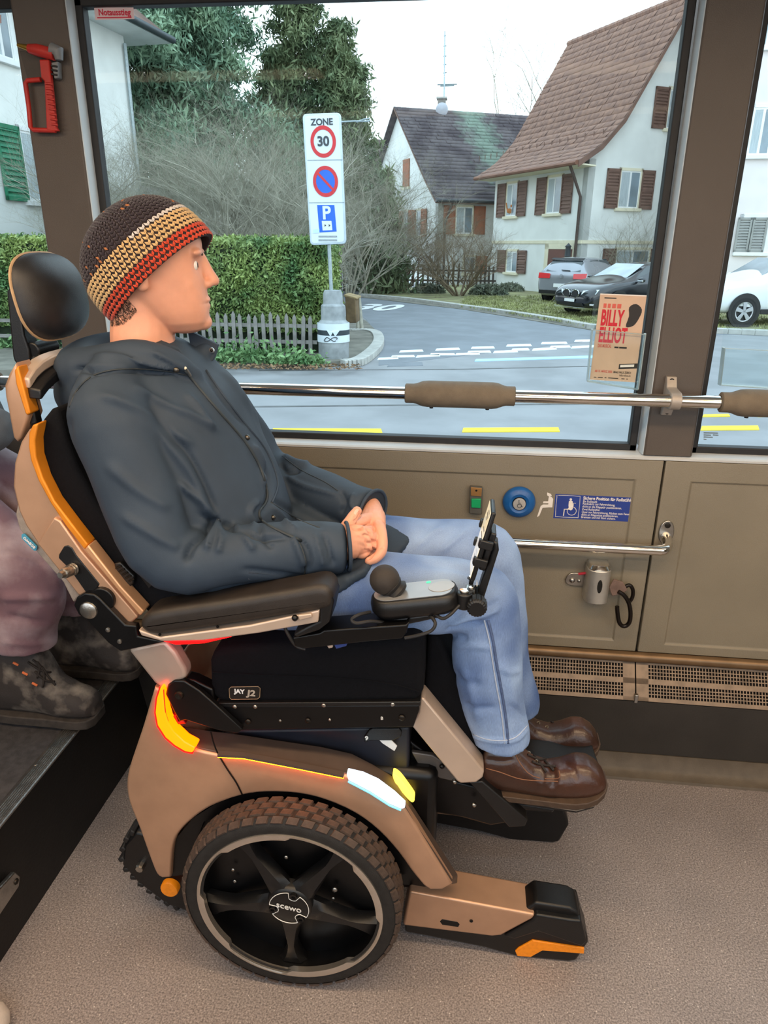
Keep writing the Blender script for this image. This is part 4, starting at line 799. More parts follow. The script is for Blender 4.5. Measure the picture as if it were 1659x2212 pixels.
# ================================================================== parked cars
M_cglass = mat('car_glass', (46, 56, 60), .06, 0, .3, 1.5, spec=.9); M_ctyre = mat('car_tyre', (30, 30, 32), .8, 0, .2, 10); M_calloy = mat('car_alloy', (176, 180, 184), .3, .8, .05, 10); M_cblack = mat('car_trim', (22, 23, 25), .5, 0, .15, 10)
M_tail = mat('car_tail', (206, 34, 40), .2, 0, .08, 8, coat=.5); M_clamp = mat('car_lamp', (206, 216, 222), .12, .3, .1, 8); M_platew = mat('number_plate', (226, 228, 228), .5, 0, .05, 10)
def car(name, label, body, st, gh, pos, heading, wheels, wr, paint, width):
    """st: body stations (x, z_low, z_shoulder, half width, z_top, half width top); gh: glass definitions"""
    t = thing(name, label, 'car', (0, 0, 0), 'parked cars')
    mb = MB(); R = []
    for x, zl, zs, hw, zt, ht in st:
        zm = (zl+zs)/2; pts = [(0, zl), (hw*.8, zl), (hw*.97, zl+.06), (hw, zm), (hw*.995, zs-.05), (hw*.96, zs), (ht+(hw*.96-ht)*.12, zt-(zt-zs)*.12 if zt > zs+.2 else zt-.015), (ht*.86, zt+.0), (ht*.45, zt+.018), (0, zt+.022)]
        R.append([Vector((x, y, z)) for y, z in pts]+[Vector((x, -y, z)) for y, z in reversed(pts[1:-1])])
    mb.loft(R); bo_ = mb.build('body', paint, t, sub=1, angle=180)
    cut = MB()
    for wx in wheels:
        for s in (-1, 1):
            y = s*(width/2-.10); ring = MB(); ring.lathe([(wr*.60, -.10), (wr*.92, -.11), (wr, -.06), (wr, .06), (wr*.92, .11), (wr*.60, .10)], (wx, y, wr), (0, 1, 0), 28); w = ring.build('wheel', M_ctyre, t)
            rm = MB(); rm.lathe([(0, .02), (wr*.16, .03), (wr*.16, .01), (wr*.60, .01)] if s < 0 else [(0, -.02), (wr*.16, -.03), (wr*.16, -.01), (wr*.60, -.01)], (wx, y+s*.06, wr), (0, -1 if s < 0 else -1, 0), 24); rm.build('wheel_disc', M_cblack, w)
            for k in range(5):
                a = 2*pi*k/5+.3; d = Vector((cos(a), 0, sin(a))); q = Vector((-sin(a), 0, cos(a))); c0 = Vector((wx, y+s*.085, wr))
                MB().prism([c0-q*.03, c0+q*.03, c0+d*wr*.62+q*.055, c0+d*wr*.62-q*.055], (0, s*.02, 0)).build('spoke', M_calloy, w, bevel=.006)
            MB().lathe([(wr*.58, s*.06), (wr*.58, s*.10), (wr*.65, s*.105), (wr*.65, s*.08)], (wx, y, wr), (0, 1, 0), 28).build('rim', M_calloy, w)
            # dark wheel arch
            ar = MB(); ar.lathe([(wr*1.16, 0), (wr*1.16, .012), (wr*.7, .012)], (wx, s*(width/2-.006) if s > 0 else -(width/2-.006), wr+.02), (0, s, 0), 24); ar.build('wheel_arch', M_cblack, t)
    for nm, quad, m_ in gh:
        MB().prism([Vector(p) for p in quad], (Vector(quad[1])-Vector(quad[0])).cross(Vector(quad[2])-Vector(quad[0])).normalized()*.012).build(nm, m_, t, bevel=.004)
    t.matrix_basis = Matrix.Translation(pos) @ Matrix.Rotation(heading, 4, 'Z')
    return t
def sides(quads, nm='side_window', m_=None):
    out = []
    for q in quads:
        out.append((nm, q, m_ or M_cglass)); out.append((nm, [(x, -y, z) for x, y, z in reversed(q)], m_ or M_cglass))
    return out
GZ = G+.06
# grey hatchback, tail towards the street
hatch = [(-2.08, .34, .62, .74, .66, .66), (-2.10, .30, .80, .84, .86, .76), (-2.02, .24, .98, .89, 1.02, .80), (-1.86, .2, 1.00, .90, 1.24, .66), (-1.62, .2, 1.0, .90, 1.42, .60), (-1.1, .2, .99, .90, 1.47, .60), (-.4, .2, .97, .90, 1.47, .60), (.25, .2, .96, .90, 1.42, .60), (.95, .2, .96, .90, 1.08, .68), (1.2, .2, .94, .90, .99, .74), (1.8, .22, .84, .87, .88, .72), (2.08, .26, .70, .80, .72, .66), (2.15, .34, .58, .70, .60, .60)]
gh = [('rear_window', [(-2.01, .62, 1.02), (-2.01, -.62, 1.02), (-1.70, -.55, 1.38), (-1.70, .55, 1.38)], M_cglass), ('windscreen', [(.98, -.62, 1.06), (.98, .62, 1.06), (.32, .54, 1.40), (.32, -.54, 1.40)], M_cglass),
      ('tail_lamp', [(-2.09, .86, .80), (-2.12, .42, .80), (-2.09, .42, .96), (-2.03, .87, .98)], M_tail), ('tail_lamp', [(-2.12, -.42, .80), (-2.09, -.86, .80), (-2.03, -.87, .98), (-2.09, -.42, .96)], M_tail),
      ('number_plate', [(-2.125, .26, .52), (-2.125, -.26, .52), (-2.125, -.26, .64), (-2.125, .26, .64)], M_platew), ('bumper_trim', [(-2.10, .80, .30), (-2.10, -.80, .30), (-2.11, -.80, .42), (-2.11, .80, .42)], M_cblack), ('spoiler', [(-1.76, .60, 1.40), (-1.76, -.60, 1.40), (-1.60, -.58, 1.45), (-1.60, .58, 1.45)], M_cblack), ('wiper', [(-2.03, .05, 1.06), (-2.03, -.26, 1.04), (-2.02, -.26, 1.07), (-2.02, .05, 1.09)], M_cblack)]
gh += sides([[(-1.55, .70, 1.02), (-.62, .74, 1.02), (-.62, .64, 1.40), (-1.30, .63, 1.38)], [(-.54, .74, 1.02), (.55, .76, 1.02), (.15, .65, 1.38), (-.54, .64, 1.40)]])
P_ = PZ(1208, 655, GZ)
th = radians(90-31)
hd_ = Vector((cos(th), sin(th), 0)); M_pgrey = mat('paint_grey', (150, 152, 158), .25, .5, .05, 3, coat=.6)
c_h = car('hatchback_car', 'dark grey hatchback parked tail-out with red tail lamps', 0, hatch, gh, P_+hd_*2.1, th, (-1.30, 1.32), .315, M_pgrey, 1.80)
em = MB(); em.tube([(-2.122, .06*cos(2*pi*k/16), .88+.06*sin(2*pi*k/16)) for k in range(16)], .008, 5, closed=True); em.tube([(-2.125, .045, .91), (-2.125, .018, .845), (-2.125, 0, .88), (-2.125, -.018, .845), (-2.125, -.045, .91)], .007, 5); o = em.build('emblem', M_calloy, None); o.parent = c_h
# black saloon, nose towards the street
sal = [(-2.30, .4, .70, .70, .74, .62), (-2.28, .28, .86, .84, .98, .72), (-1.9, .22, .96, .88, 1.06, .74), (-1.5, .2, .97, .90, 1.16, .68), (-1.0, .2, .97, .90, 1.36, .58), (-.4, .2, .96, .90, 1.42, .57), (.2, .2, .95, .90, 1.38, .58), (.95, .2, .94, .90, 1.02, .70), (1.25, .2, .92, .90, .97, .74), (1.9, .22, .82, .88, .88, .74), (2.22, .24, .70, .82, .76, .68), (2.34, .28, .56, .70, .60, .58), (2.36, .34, .50, .60, .52, .5)]
M_chr = mat('car_chrome', (210, 214, 216), .12, 1, .04, 10)
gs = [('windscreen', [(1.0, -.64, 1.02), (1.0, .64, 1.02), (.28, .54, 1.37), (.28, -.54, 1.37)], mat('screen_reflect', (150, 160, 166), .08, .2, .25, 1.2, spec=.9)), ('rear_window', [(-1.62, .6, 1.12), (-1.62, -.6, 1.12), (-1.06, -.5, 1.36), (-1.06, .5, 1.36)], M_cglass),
      ('head_lamp', [(2.33, .38, .60), (2.20, .80, .62), (2.10, .82, .74), (2.28, .40, .70)], M_clamp), ('head_lamp', [(2.20, -.80, .62), (2.33, -.38, .60), (2.28, -.40, .70), (2.10, -.82, .74)], M_clamp),
      ('grille', [(2.375, .04, .52), (2.36, .32, .54), (2.33, .32, .70), (2.345, .04, .72)], M_cblack), ('grille', [(2.36, -.32, .54), (2.375, -.04, .52), (2.345, -.04, .72), (2.33, -.32, .70)], M_cblack),
      ('number_plate', [(2.39, -.2, .40), (2.39, .2, .40), (2.385, .2, .48), (2.385, -.2, .48)], M_platew), ('bumper_trim', [(2.36, -.62, .22), (2.36, .62, .22), (2.385, .62, .27), (2.385, -.62, .27)], M_chr), ('intake', [(2.36, -.55, .30), (2.36, .55, .30), (2.38, .5, .38), (2.38, -.5, .38)], M_cblack)]
gs += sides([[(-.95, .74, 1.0), (-.12, .76, 1.0), (-.12, .63, 1.34), (-.75, .62, 1.32)], [(-.04, .76, 1.0), (.80, .78, 1.0), (.28, .64, 1.33), (-.04, .63, 1.34)]])
gs += sides([[(2.31, .72, .33), (2.24, .80, .33), (2.23, .80, .37), (2.31, .72, .37)]], 'fog_lamp', M_chr)
Pb = PZ(1232, 683, GZ); thb = radians(190+90-10-0); thb = radians(270-12-44)
hb2 = Vector((cos(thb), sin(thb), 0)); M_pblack = mat('paint_black', (22, 25, 32), .16, .2, .1, 3, coat=.8)
c_b = car('saloon_car', 'black saloon parked nose-out with chrome kidney grille', 0, sal, gs, Pb-hb2*2.3, thb, (-1.40, 1.45), .325, M_pblack, 1.82)
for s in (-1, 1):
    o = MB().tube([(2.385 if False else 2.372-.02*abs(sin(a)), s*(.18+.15*cos(a)), .62+.10*sin(a)) for a in np.linspace(0, 6.28, 20)[:-1]], .014, 6, closed=True).build('grille_ring', M_chr, None); o.parent = c_b
    o = MB().sphere((.78, s*1.0, .98), .10, 12, 8, (.7, 1.2, .7)).build('mirror', M_pblack, None); o.parent = c_b
    o = MB().box((.84, s*1.0, .95), (.03, .2, .05)).build('mirror_trim', M_chr, None, bevel=.01); o.parent = c_b
# white SUV, nose to the left
suv = [(-2.25, .5, .9, .80, .96, .7), (-2.22, .36, 1.05, .90, 1.2, .74), (-1.9, .3, 1.10, .92, 1.55, .66), (-1.2, .28, 1.10, .93, 1.64, .66), (-.4, .28, 1.08, .93, 1.66, .66), (.2, .28, 1.07, .93, 1.60, .66), (.95, .28, 1.06, .93, 1.18, .74), (1.25, .28, 1.04, .93, 1.11, .78), (1.85, .3, .98, .91, 1.02, .76), (2.15, .34, .82, .85, .88, .7), (2.24, .42, .7, .74, .74, .6)]
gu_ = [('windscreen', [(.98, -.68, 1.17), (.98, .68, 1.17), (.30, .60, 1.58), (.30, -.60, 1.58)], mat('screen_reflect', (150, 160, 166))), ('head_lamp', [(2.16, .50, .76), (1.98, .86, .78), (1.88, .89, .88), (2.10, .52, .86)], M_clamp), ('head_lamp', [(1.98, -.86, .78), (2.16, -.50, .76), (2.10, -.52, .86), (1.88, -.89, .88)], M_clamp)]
gu_ += sides([[(-1.0, .78, 1.14), (-.15, .79, 1.14), (-.15, .69, 1.56), (-.85, .68, 1.55)], [(-.07, .79, 1.14), (.80, .80, 1.14), (.25, .70, 1.54), (-.07, .69, 1.56)]]) + sides([[(1.0, .925, .30), (-1.0, .925, .30), (-1.0, .93, .42), (1.0, .93, .42)]], 'sill_trim', M_cblack)
Pw = PZ(1598, 706, GZ); thw = radians(180+14); hw2 = Vector((cos(thw), sin(thw), 0)); lw2 = Vector((-hw2.y, hw2.x, 0))
M_pwhite = mat('paint_white', (222, 226, 228), .25, 0, .03, 3, coat=.5)
c_w = car('suv_car', 'white sport utility car parked at the right pillar', 0, suv, gu_, Pw-hw2*1.42-lw2*.86, thw, (-1.38, 1.42), .36, M_pwhite, 1.86)
for s in (-1, 1):
    o = MB().sphere((.72, s*1.03, 1.12), .12, 12, 8, (.7, 1.1, .75)).build('mirror', M_pwhite, None); o.parent = c_w
# ================================================================== the powered wheelchair
M_bronze = mat('bronze_paint', (196, 156, 128), .36, .5, .05, 18, .06, 900)
M_bronze_dk = mat('taupe_paint', (84, 70, 63), .55, .1, .06, 30, .05, 900)
M_lit_edge = mat('lamp_lit_edge', (228, 140, 36), .42, .35, .06, 25)  # warm lamp light on the bronze front edges, put into the colour
M_beige = mat('champagne_paint', (196, 176, 160), .4, .4, .04, 18)
M_black = mat('black_plastic', (13, 13, 15), .42, 0, .2, 40, .08, 500)
M_blackm = mat('black_metal', (11, 11, 13), .36, .3, .2, 40)
M_navyfab = mat('seat_cover', (9, 10, 15), .9, 0, .25, 300, .4, 1200, spec=.2)
M_navy = mat('navy_panel', (26, 29, 40), .5, 0, .1, 20)
M_leather = mat('soft_leather', (34, 34, 37), .42, 0, .15, 60, .2, 900)
M_pad = mat('armrest_pad', (38, 32, 28), .5, 0, .15, 40, .15, 700)
M_tyre = mat('tyre_rubber', (30, 28, 27), .72, 0, .25, 60, .2, 400)
M_tread = mat('tread_rubber', (72, 58, 50), .75, 0, .25, 80, .2, 300)
M_rim = mat('rim_alloy', (208, 200, 190), .25, .9, .05, 30)
M_white = mat('white_print', (235, 235, 232), .5, 0, .03, 40)
M_orange = mat('orange_reflector', (240, 140, 22), .35, 0, .08, 120, .2, 600, emit=(240, 130, 10), estr=.12)
M_red_led = mat('tail_light', (255, 70, 10), .3, 0, .05, 30, emit=(255, 88, 0), estr=5.5)
M_red_rim = mat('tail_light_rim', (255, 10, 10), .3, 0, .05, 30, emit=(255, 8, 8), estr=4.0)
M_white_led = mat('head_light', (235, 245, 255), .3, 0, .03, 30, emit=(205, 236, 255), estr=1.8)
M_yellow_led = mat('indicator_light', (255, 225, 90), .3, 0, .03, 30, emit=(255, 214, 70), estr=2.4)
M_amber_led = mat('amber_strip', (255, 130, 10), .4, 0, .03, 30, emit=(255, 112, 6), estr=26.0)
M_greycloth = mat('grey_cloth', (150, 138, 128), .85, 0, .12, 60, .3, 500)
M_blue_tag = mat('blue_tag', (70, 150, 180), .7, 0, .08, 80)
CY = 1.37
chair = thing('powered_wheelchair', 'bronze and black powered wheelchair with glowing red tail light', 'wheelchair', (-.3, CY, 0))
def plate(name, pts, y, d, material, parent=None, bevel=.004, sm=False, seg=3):
    """outline given in photograph coordinates, standing at depth y with thickness d"""
    q = px_spline(pts, 4) if sm else pts
    return MB().prism(trace(q, y), (0, d, 0)).build(name, material, parent or chair, bevel=bevel, seg=seg, angle=30)
def mirror_y(o, name=None, parent=None):
    """the same part on the far side of the chair"""
    me = o.data.copy(); V = mesh_np(me); V[:, 1] = 2*CY-V[:, 1]; set_np(me, V); me.flip_normals()
    c = link(name or o.name.split('.')[0], me, parent or chair)
    for m in o.modifiers:
        if m.type == 'BEVEL': b = c.modifiers.new('bevel', 'BEVEL'); b.width = m.width; b.segments = m.segments; b.limit_method = 'ANGLE'; b.angle_limit = m.angle_limit
    return c
def inset_ring(P, d):
    """move a closed outline (in an x-z plane) inwards by d"""
    n = len(P); A = sum(P[i].x*P[(i+1) % n].z-P[(i+1) % n].x*P[i].z for i in range(n)); s = 1 if A > 0 else -1; out = []
    for i in range(n):
        e1 = (P[i]-P[i-1]); e2 = (P[(i+1) % n]-P[i]); n1 = Vector((-e1.z, 0, e1.x)).normalized(); n2 = Vector((-e2.z, 0, e2.x)).normalized()
        b = (n1+n2); b = b/max(b.length_squared/2, .5) if b.length > 1e-6 else n1
        out.append(P[i]+b*d*s)
    return out
def puffy(name, pts, y0, y1, r, material, parent=None, steps=5, back=False, rz=1.0):
    """rounded slab: outline at its widest, front face rounded with radius r (and the back face too)"""
    P = [Vector((p.x, 0, p.z)) for p in pts]; rings = []
    for k in range(steps+1):
        a = pi/2*k/steps; rings.append((y0+r*(1-sin(a)), r*(1-cos(pi/2-a))*rz if False else r*(1-sin(a)) if False else r*(1-cos(pi/2-a))))
    prof = [(y0+r*(1-cos(pi/2*k/steps)), r*(1-sin(pi/2*k/steps))) for k in range(steps+1)]
    if back: prof += [(y1-(a-y0), d) for a, d in reversed(prof)]
    else: prof.append((y1, 0))
    R = []
    for y, d in prof:
        q = inset_ring(P, d*rz); R.append([Vector((v.x, y, v.z)) for v in q])
    mb = MB().loft(R); return mb.build(name, material, parent or chair, angle=50)

# ---- wheels
HUB = Vector((-.319, 1.079, .238)); TR = .238; RR = .2
def wheel(hub, side, detailed):
    """side -1: outer face towards the camera; +1: towards the wall"""
    w = MB(); pr = [(RR-.012, .004), (RR+.002, .000), (RR+.016, -.003), (TR-.012, .002), (TR-.004, .010), (TR-.0035, .030), (TR-.0035, .042), (TR-.004, .060), (TR-.014, .072), (RR, .070), (RR-.012, .066)]
    w.lathe([(r, -side*(-h) if side > 0 else h) for r, h in pr] if side < 0 else [(r, -h) for r, h in pr], hub, (0, 1, 0), 72)
    tyre = w.build('wheel', M_tyre, chair)
    ax = Vector((0, 1, 0))*(-side)          # inward direction from the outer face
    def at(r, a, h): return hub+Vector((cos(a)*r, 0, sin(a)*r))+ax*h
    blk = MB(); bx = [(-.0150, -.0078), (.0100, -.0078), (.0145, .0078), (-.0105, .0078)]
    vs = [(x, y, 0) for x, y in bx]+[(x*.88, y*.86, .0046) for x, y in bx]
    blk.add(vs, [(4, 5, 6, 7)]+[(i, (i+1) % 4, 4+(i+1) % 4, 4+i) for i in range(4)]); bm = blk.mesh('tread_block'); bm.materials.append(M_tread)
    allb = MB(); NB = 46
    for row, (h, tilt, off) in enumerate(((.0070, .62, .0), (.0235, 0, .5), (.0405, 0, 0), (.0575, -.1, .5))):
        if detailed and row == 4: pass
        for k in range(NB):
            a = 2*pi*(k+off)/NB; R_ = TR-.0042-(.0035 if row == 0 else 0)
            nrm = (Vector((cos(a), 0, sin(a)))*cos(tilt)-ax*sin(tilt)); tan = Vector((-sin(a), 0, cos(a))); bi = nrm.cross(tan)
            Mx = Matrix(((tan.x, bi.x, nrm.x), (tan.y, bi.y, nrm.y), (tan.z, bi.z, nrm.z))); o = at(R_, a, h)
            if detailed:
                ob = bpy.data.objects.new('tread_block', bm); col.objects.link(ob); ob.parent = tyre
                ob.matrix_basis = Matrix.Translation(o) @ Mx.to_4x4()
            else: allb.add([o+Mx @ Vector(v) for v in vs], blk.f)
    if not detailed: allb.build('tread_pattern', M_tread, tyre, smooth=False, kind='stuff')
    # rim ring, stepped into four longer and shorter segments
    rg = MB(); N = 96; rings = []
    for k in range(N):
        a = 2*pi*k/N; deep = .0145 if (k // 12) % 2 == 0 else .0065
        rings.append([at(RR+.001, a, .001), at(RR, a, -.002), at(RR-.004, a, -.003), at(RR-deep, a, -.001), at(RR-deep, a, .012), at(RR+.001, a, .012)])
    rings.append(rings[0]); rg.loft([list(r) for r in rings], True, False); rg.build('rim', M_rim, tyre, angle=30)
    bar = MB(); bar.lathe([(RR-.004, .004*-side), (RR-.006, .055*-side), (.06, .058*-side), (.0, .058*-side)], hub, (0, 1, 0), 64); bar.build('wheel_well', M_blackm, tyre)
    if not detailed: 
        MB().lathe([(.0, -.004*-side), (.06, -.002*-side), (.07, .02*-side), (.19, .02*-side)], hub, (0, 1, 0), 40).build('hub_cap', M_black, tyre); return tyre
    # five spokes flowing out of the hub
    for k in range(5):
        a0 = radians(-90+72*k-3); sp = MB(); rs = []
        for t in np.linspace(0, 1, 9):
            r = .035+t*(RR-.043); hw = .030-.020*min(1, t*1.6)+.022*max(0, (t-.55)/.45)**2; tw = .10*t
            yy = .006+.018*t; a = a0+tw*.2; c = at(r, a, 0); tn = Vector((-sin(a), 0, cos(a)))
            rs.append([c-tn*hw+ax*(yy+.012), c-tn*hw*.6+ax*yy, c+tn*hw*.6+ax*yy, c+tn*hw+ax*(yy+.012), c+tn*hw*.8+ax*(yy+.03), c-tn*hw*.8+ax*(yy+.03)])
        sp.loft(rs); sp.build('spoke', M_black, tyre, angle=50)
    MB().lathe([(.0, .002), (.040, .002), (.0465, .005), (.050, .012), (.052, .03)], hub, (0, 1, 0), 40).build('hub_cap', M_black, tyre)
    # white printed outline on the cap: circle with three bolt bites
    out = []; bolt_a = [radians(72), radians(192), radians(312)]; rc = .0425
    for k in range(180):
        a = 2*pi*k/180; r = rc
        for b in bolt_a:
            bc = Vector((cos(b)*rc*.86, sin(b)*rc*.86)); d = Vector((cos(a)*rc, sin(a)*rc))-bc
            if d.length < .0135:
                # circle bite: intersect ray with the bite circle, nearer hit
                dirv = Vector((cos(a), sin(a))); pr_ = bc.dot(dirv); h2 = .0125**2-(bc.length_squared-pr_**2)
                if h2 > 0: r = min(r, pr_-sqrt(h2))
        out.append(at(r, a, .0005))
    MB().tube(out, .0008, 5, closed=True).build('printed_line', M_white, tyre)
    for b in bolt_a:
        c = at(rc*.86, b, .0); MB().lathe([(.0, .0), (.004, .0), (.004, -.002), (.0075, -.003), (.0085, .004)], c, (0, 1, 0), 14).build('bolt', M_blackm, tyre)
    for px, py, r in ((556, 1848, .008), (618, 1852, .005), (503, 1879, .0045), (507, 1904, .0045), (723, 1922, .007), (720, 1941, .004)):
        c = PY(px, py, hub.y+.045); MB().sphere(c, r, 10, 6, (1, .6, 1)).build('bolt', M_steel, tyre)
    xd = Vector((cos(radians(-11)), 0, sin(radians(-11)))); put_text('lettering', 'scewo', .0215, hub+Vector((.0, -.0006, .003)), xd, Vector((.06, 0, 1)), M_white, tyre, bold=.0002)
    return tyre
near_wheel = wheel(HUB, -1, True)
far_wheel = wheel(Vector((HUB.x, 2*CY-HUB.y, HUB.z)), 1, False)
MB().cyl((HUB.x, 1.13, HUB.z), (HUB.x, 1.61, HUB.z), .03, 16).build('axle', M_blackm, chair)

# ---- body shell (fenders), tail light, head light
FY = 1.155
fender_px = [(335, 1482), (312, 1561), (297, 1606), (280, 1658), (275, 1692), (280, 1730), (301, 1783), (324, 1847), (339, 1884), (352, 1894), (370, 1893), (372, 1850), (379, 1813), (395, 1788), (417, 1767), (440, 1750), (468, 1735), (523, 1716), (577, 1709), (645, 1712), (704, 1726), (767, 1754), (818, 1792), (860, 1838), (890, 1880), (915, 1910), (929, 1919), (956, 1919), (977, 1907), (960, 1880), (920, 1815), (877, 1747), (840, 1712), (800, 1690), (748, 1672), (640, 1650), (530, 1629), (471, 1627), (424, 1616), (399, 1612), (374, 1583), (357, 1545), (349, 1488)]
fender_s = px_spline(fender_px[:10], 3, False)+px_spline(fender_px[10:26], 3, False)+fender_px[26:30]+px_spline(fender_px[30:], 2, False)
F = puffy('fender', trace(fender_s, FY), FY-.005, FY+.016, .007, M_bronze, steps=4)
mirror_y(F)
# seam between rear and front shell
seam = [PY(x, y, FY-.0065) for x, y in ((455, 1580), (462, 1606), (471, 1628), (490, 1660), (510, 1690), (523, 1716))]
MB().tube(spline(seam, 4), .0018, 6).build('seam', M_blackm, F)
# sloping top panel of the fender
lo = [(424, 1615), (471, 1625), (530, 1628), (640, 1649), (748, 1671), (800, 1689), (840, 1711), (877, 1746), (920, 1814), (977, 1905)]
hi = [(387, 1566), (454, 1578), (500, 1583), (600, 1598), (690, 1611), (758, 1626), (805, 1650), (852, 1678), (905, 1760), (989, 1889)]
rings = [[PY(a, b, FY-.001) for a, b in lo], [PY(a, b, FY+.062) for a, b in hi]]
tp = MB(); n = len(lo); r0, r1 = rings; r2 = [p+Vector((0, .002, -.03)) for p in r1]; r3 = [p+Vector((0, .01, -.02)) for p in r0]
tp.loft([[r0[i], r1[i], r2[i], r3[i]] for i in range(n)]); T = tp.build('fender_top', M_bronze_dk, chair, bevel=.003, angle=35)
mirror_y(T)
# amber light line in the joint between fender and top panel
ll = [PY(a, b, FY-.003) for a, b in ((474, 1627), (530, 1630), (640, 1651), (744, 1672))]
MB().prism(ll+[p+Vector((0, 0, .006)) for p in reversed(ll)], (0, -.012, 0)).build('light_lip', M_bronze_dk, F, smooth=False)
MB().tube([p+Vector((0, -.0085, -.0022)) for p in ll], .0020, 6).build('light_strip', M_amber_led, F)
tl = [(346, 1485), (338, 1510), (335, 1540), (340, 1568), (357, 1594), (377, 1611), (399, 1624), (415, 1627), (422, 1616), (398, 1603), (376, 1582), (362, 1560), (356, 1540), (353, 1510), (352, 1490)]
tail = plate('tail_light', tl, FY-.019, .03, M_red_led, bevel=.004)
MB().tube([p+Vector((0, .001, 0)) for p in trace(tl, FY-.016)], .0022, 6, closed=True).build('lamp_rim', M_red_rim, tail)
hl = [(748, 1672), (782, 1680), (815, 1695), (850, 1721), (876, 1745), (868, 1749), (842, 1738), (800, 1711), (752, 1686)]
hlo = plate('head_light', hl, FY-.014, .02, M_white_led, bevel=.003)
MB().tube([PY(a, b, FY-.015) for a, b in ((752, 1688), (800, 1713), (842, 1740), (866, 1750))], .0022, 6).build('lamp_rim', mat('lamp_cyan', (120, 200, 230), .3, 0, .05, 30, emit=(90, 190, 235), estr=1.2), hlo)
yl = [(848, 1673), (862, 1680), (880, 1703), (895, 1726), (889, 1733), (872, 1716), (854, 1692)]
plate('indicator_light', yl, FY+.045, .02, M_yellow_led, bevel=.002, sm=True)
# mid body between the fenders
plate('body_panel', [(517, 1578), (885, 1572), (883, 1692), (850, 1680), (760, 1640), (680, 1625), (470, 1600)], 1.235, .27, M_navy, bevel=.006)
MB().box2((-.62, 1.22, .16), (-.02, 1.52, .50)).build('drive_housing', M_blackm, chair, bevel=.02)
rear = MB().loft([[Vector((x, y, z)) for x, z in ((-.60, .60), (-.655, .50), (-.665, .40), (-.635, .28), (-.60, .20), (-.5, .20), (-.5, .60))] for y in (1.20, 1.54)])
plate('rear_shell', [(337, 1484), (314, 1561), (299, 1606), (283, 1658), (278, 1692), (283, 1730), (304, 1783), (327, 1847), (342, 1884), (420, 1760), (424, 1616), (374, 1583)], FY+.03, .37, M_bronze, bevel=.012, seg=3)
plate('mud_guard', [(370, 1893), (372, 1850), (379, 1813), (417, 1767), (468, 1735), (523, 1716), (577, 1709), (645, 1712), (704, 1726), (767, 1754), (818, 1792), (860, 1838), (890, 1880), (870, 1890), (800, 1810), (704, 1750), (577, 1730), (440, 1775), (395, 1890)], FY+.01, .06, M_blackm, bevel=.0)
# ---- climbing tracks (near one seen in front of the wheel)
def track(y0, parent):
    t = plate('track', [(874, 2014), (1042, 2047), (1120, 2068), (1228, 2078), (1245, 2076), (1271, 2037), (1270, 2027), (1250, 1972), (1231, 1962), (1157, 1950), (1100, 1990), (874, 1980)], y0+.012, .065, M_black, bevel=.006)
    h = plate('track_cover', [(884, 1926), (1157, 1977), (1150, 1986), (1083, 2022), (1063, 2024), (870, 2000)], y0, .085, M_bronze, bevel=.006, seg=3)
    plate('track_tip', [(1158, 1976), (1232, 1988), (1256, 1990), (1268, 2035), (1258, 2046), (1163, 2014), (1112, 2030), (1088, 2024), (1150, 1988)], y0-.001, .087, M_black, parent=t, bevel=.005)
    plate('reflector', [(1113, 2056), (1120, 2049), (1150, 2032), (1262, 2049), (1262, 2061), (1172, 2054), (1147, 2068), (1117, 2066)], y0+.008, .02, M_orange, parent=t, bevel=.002)
    plate('slot', [(950, 1991), (955, 1986), (988, 1992), (993, 1997), (990, 2003), (955, 1998)], y0-.0008, .01, M_blackm, parent=h, bevel=.001)
    c = PY(1018, 1989, y0); MB().lathe([(.0, .0), (.004, -.0015), (.0045, .002)], c, (0, 1, 0), 12).build('screw', M_blackm, h)
    return t, h
tr, trh = track(1.20, chair); 
for o_, nm_ in ((tr, 'track'), (trh, 'track_cover')):
    c_ = mirror_y(o_, nm_); V_ = mesh_np(c_.data); V_[:, 1] += .10; set_np(c_.data, V_)
rt = MB(); P = trace([(293, 1798), (268, 1825), (263, 1869), (297, 1907), (361, 1956), (470, 1990), (600, 2010), (600, 1850), (420, 1830)], 1.215); rt.prism(P, (0, .06, 0))
rtr = rt.build('rear_track', M_black, chair, bevel=.006); mirror_y(rtr, 'rear_track')
for k, (a, b) in enumerate(((285, 1801), (272, 1815), (264, 1836), (262, 1858), (272, 1880), (287, 1897), (303, 1912), (322, 1927), (341, 1941), (360, 1953), (380, 1962))):
    c = PY(a, b, 1.215); MB().box(c+Vector((0, .03, 0)), (.016, .062, .012), (0, radians(-70+k*13), 0)).build('track_lug', M_rubber, rtr, bevel=.003)
c = PY(305, 1870, 1.213); MB().lathe([(.0, -.012), (.009, -.012), (.011, -.008), (.011, .002)], c, (0, 1, 0), 8).build('nut', M_steel, rtr)
c = PY(366, 1921, 1.19); MB().lathe([(.0, -.004), (.020, -.003), (.022, .0), (.022, .012)], c, (0, 1, 0), 24).build('side_reflector', M_orange, rtr)

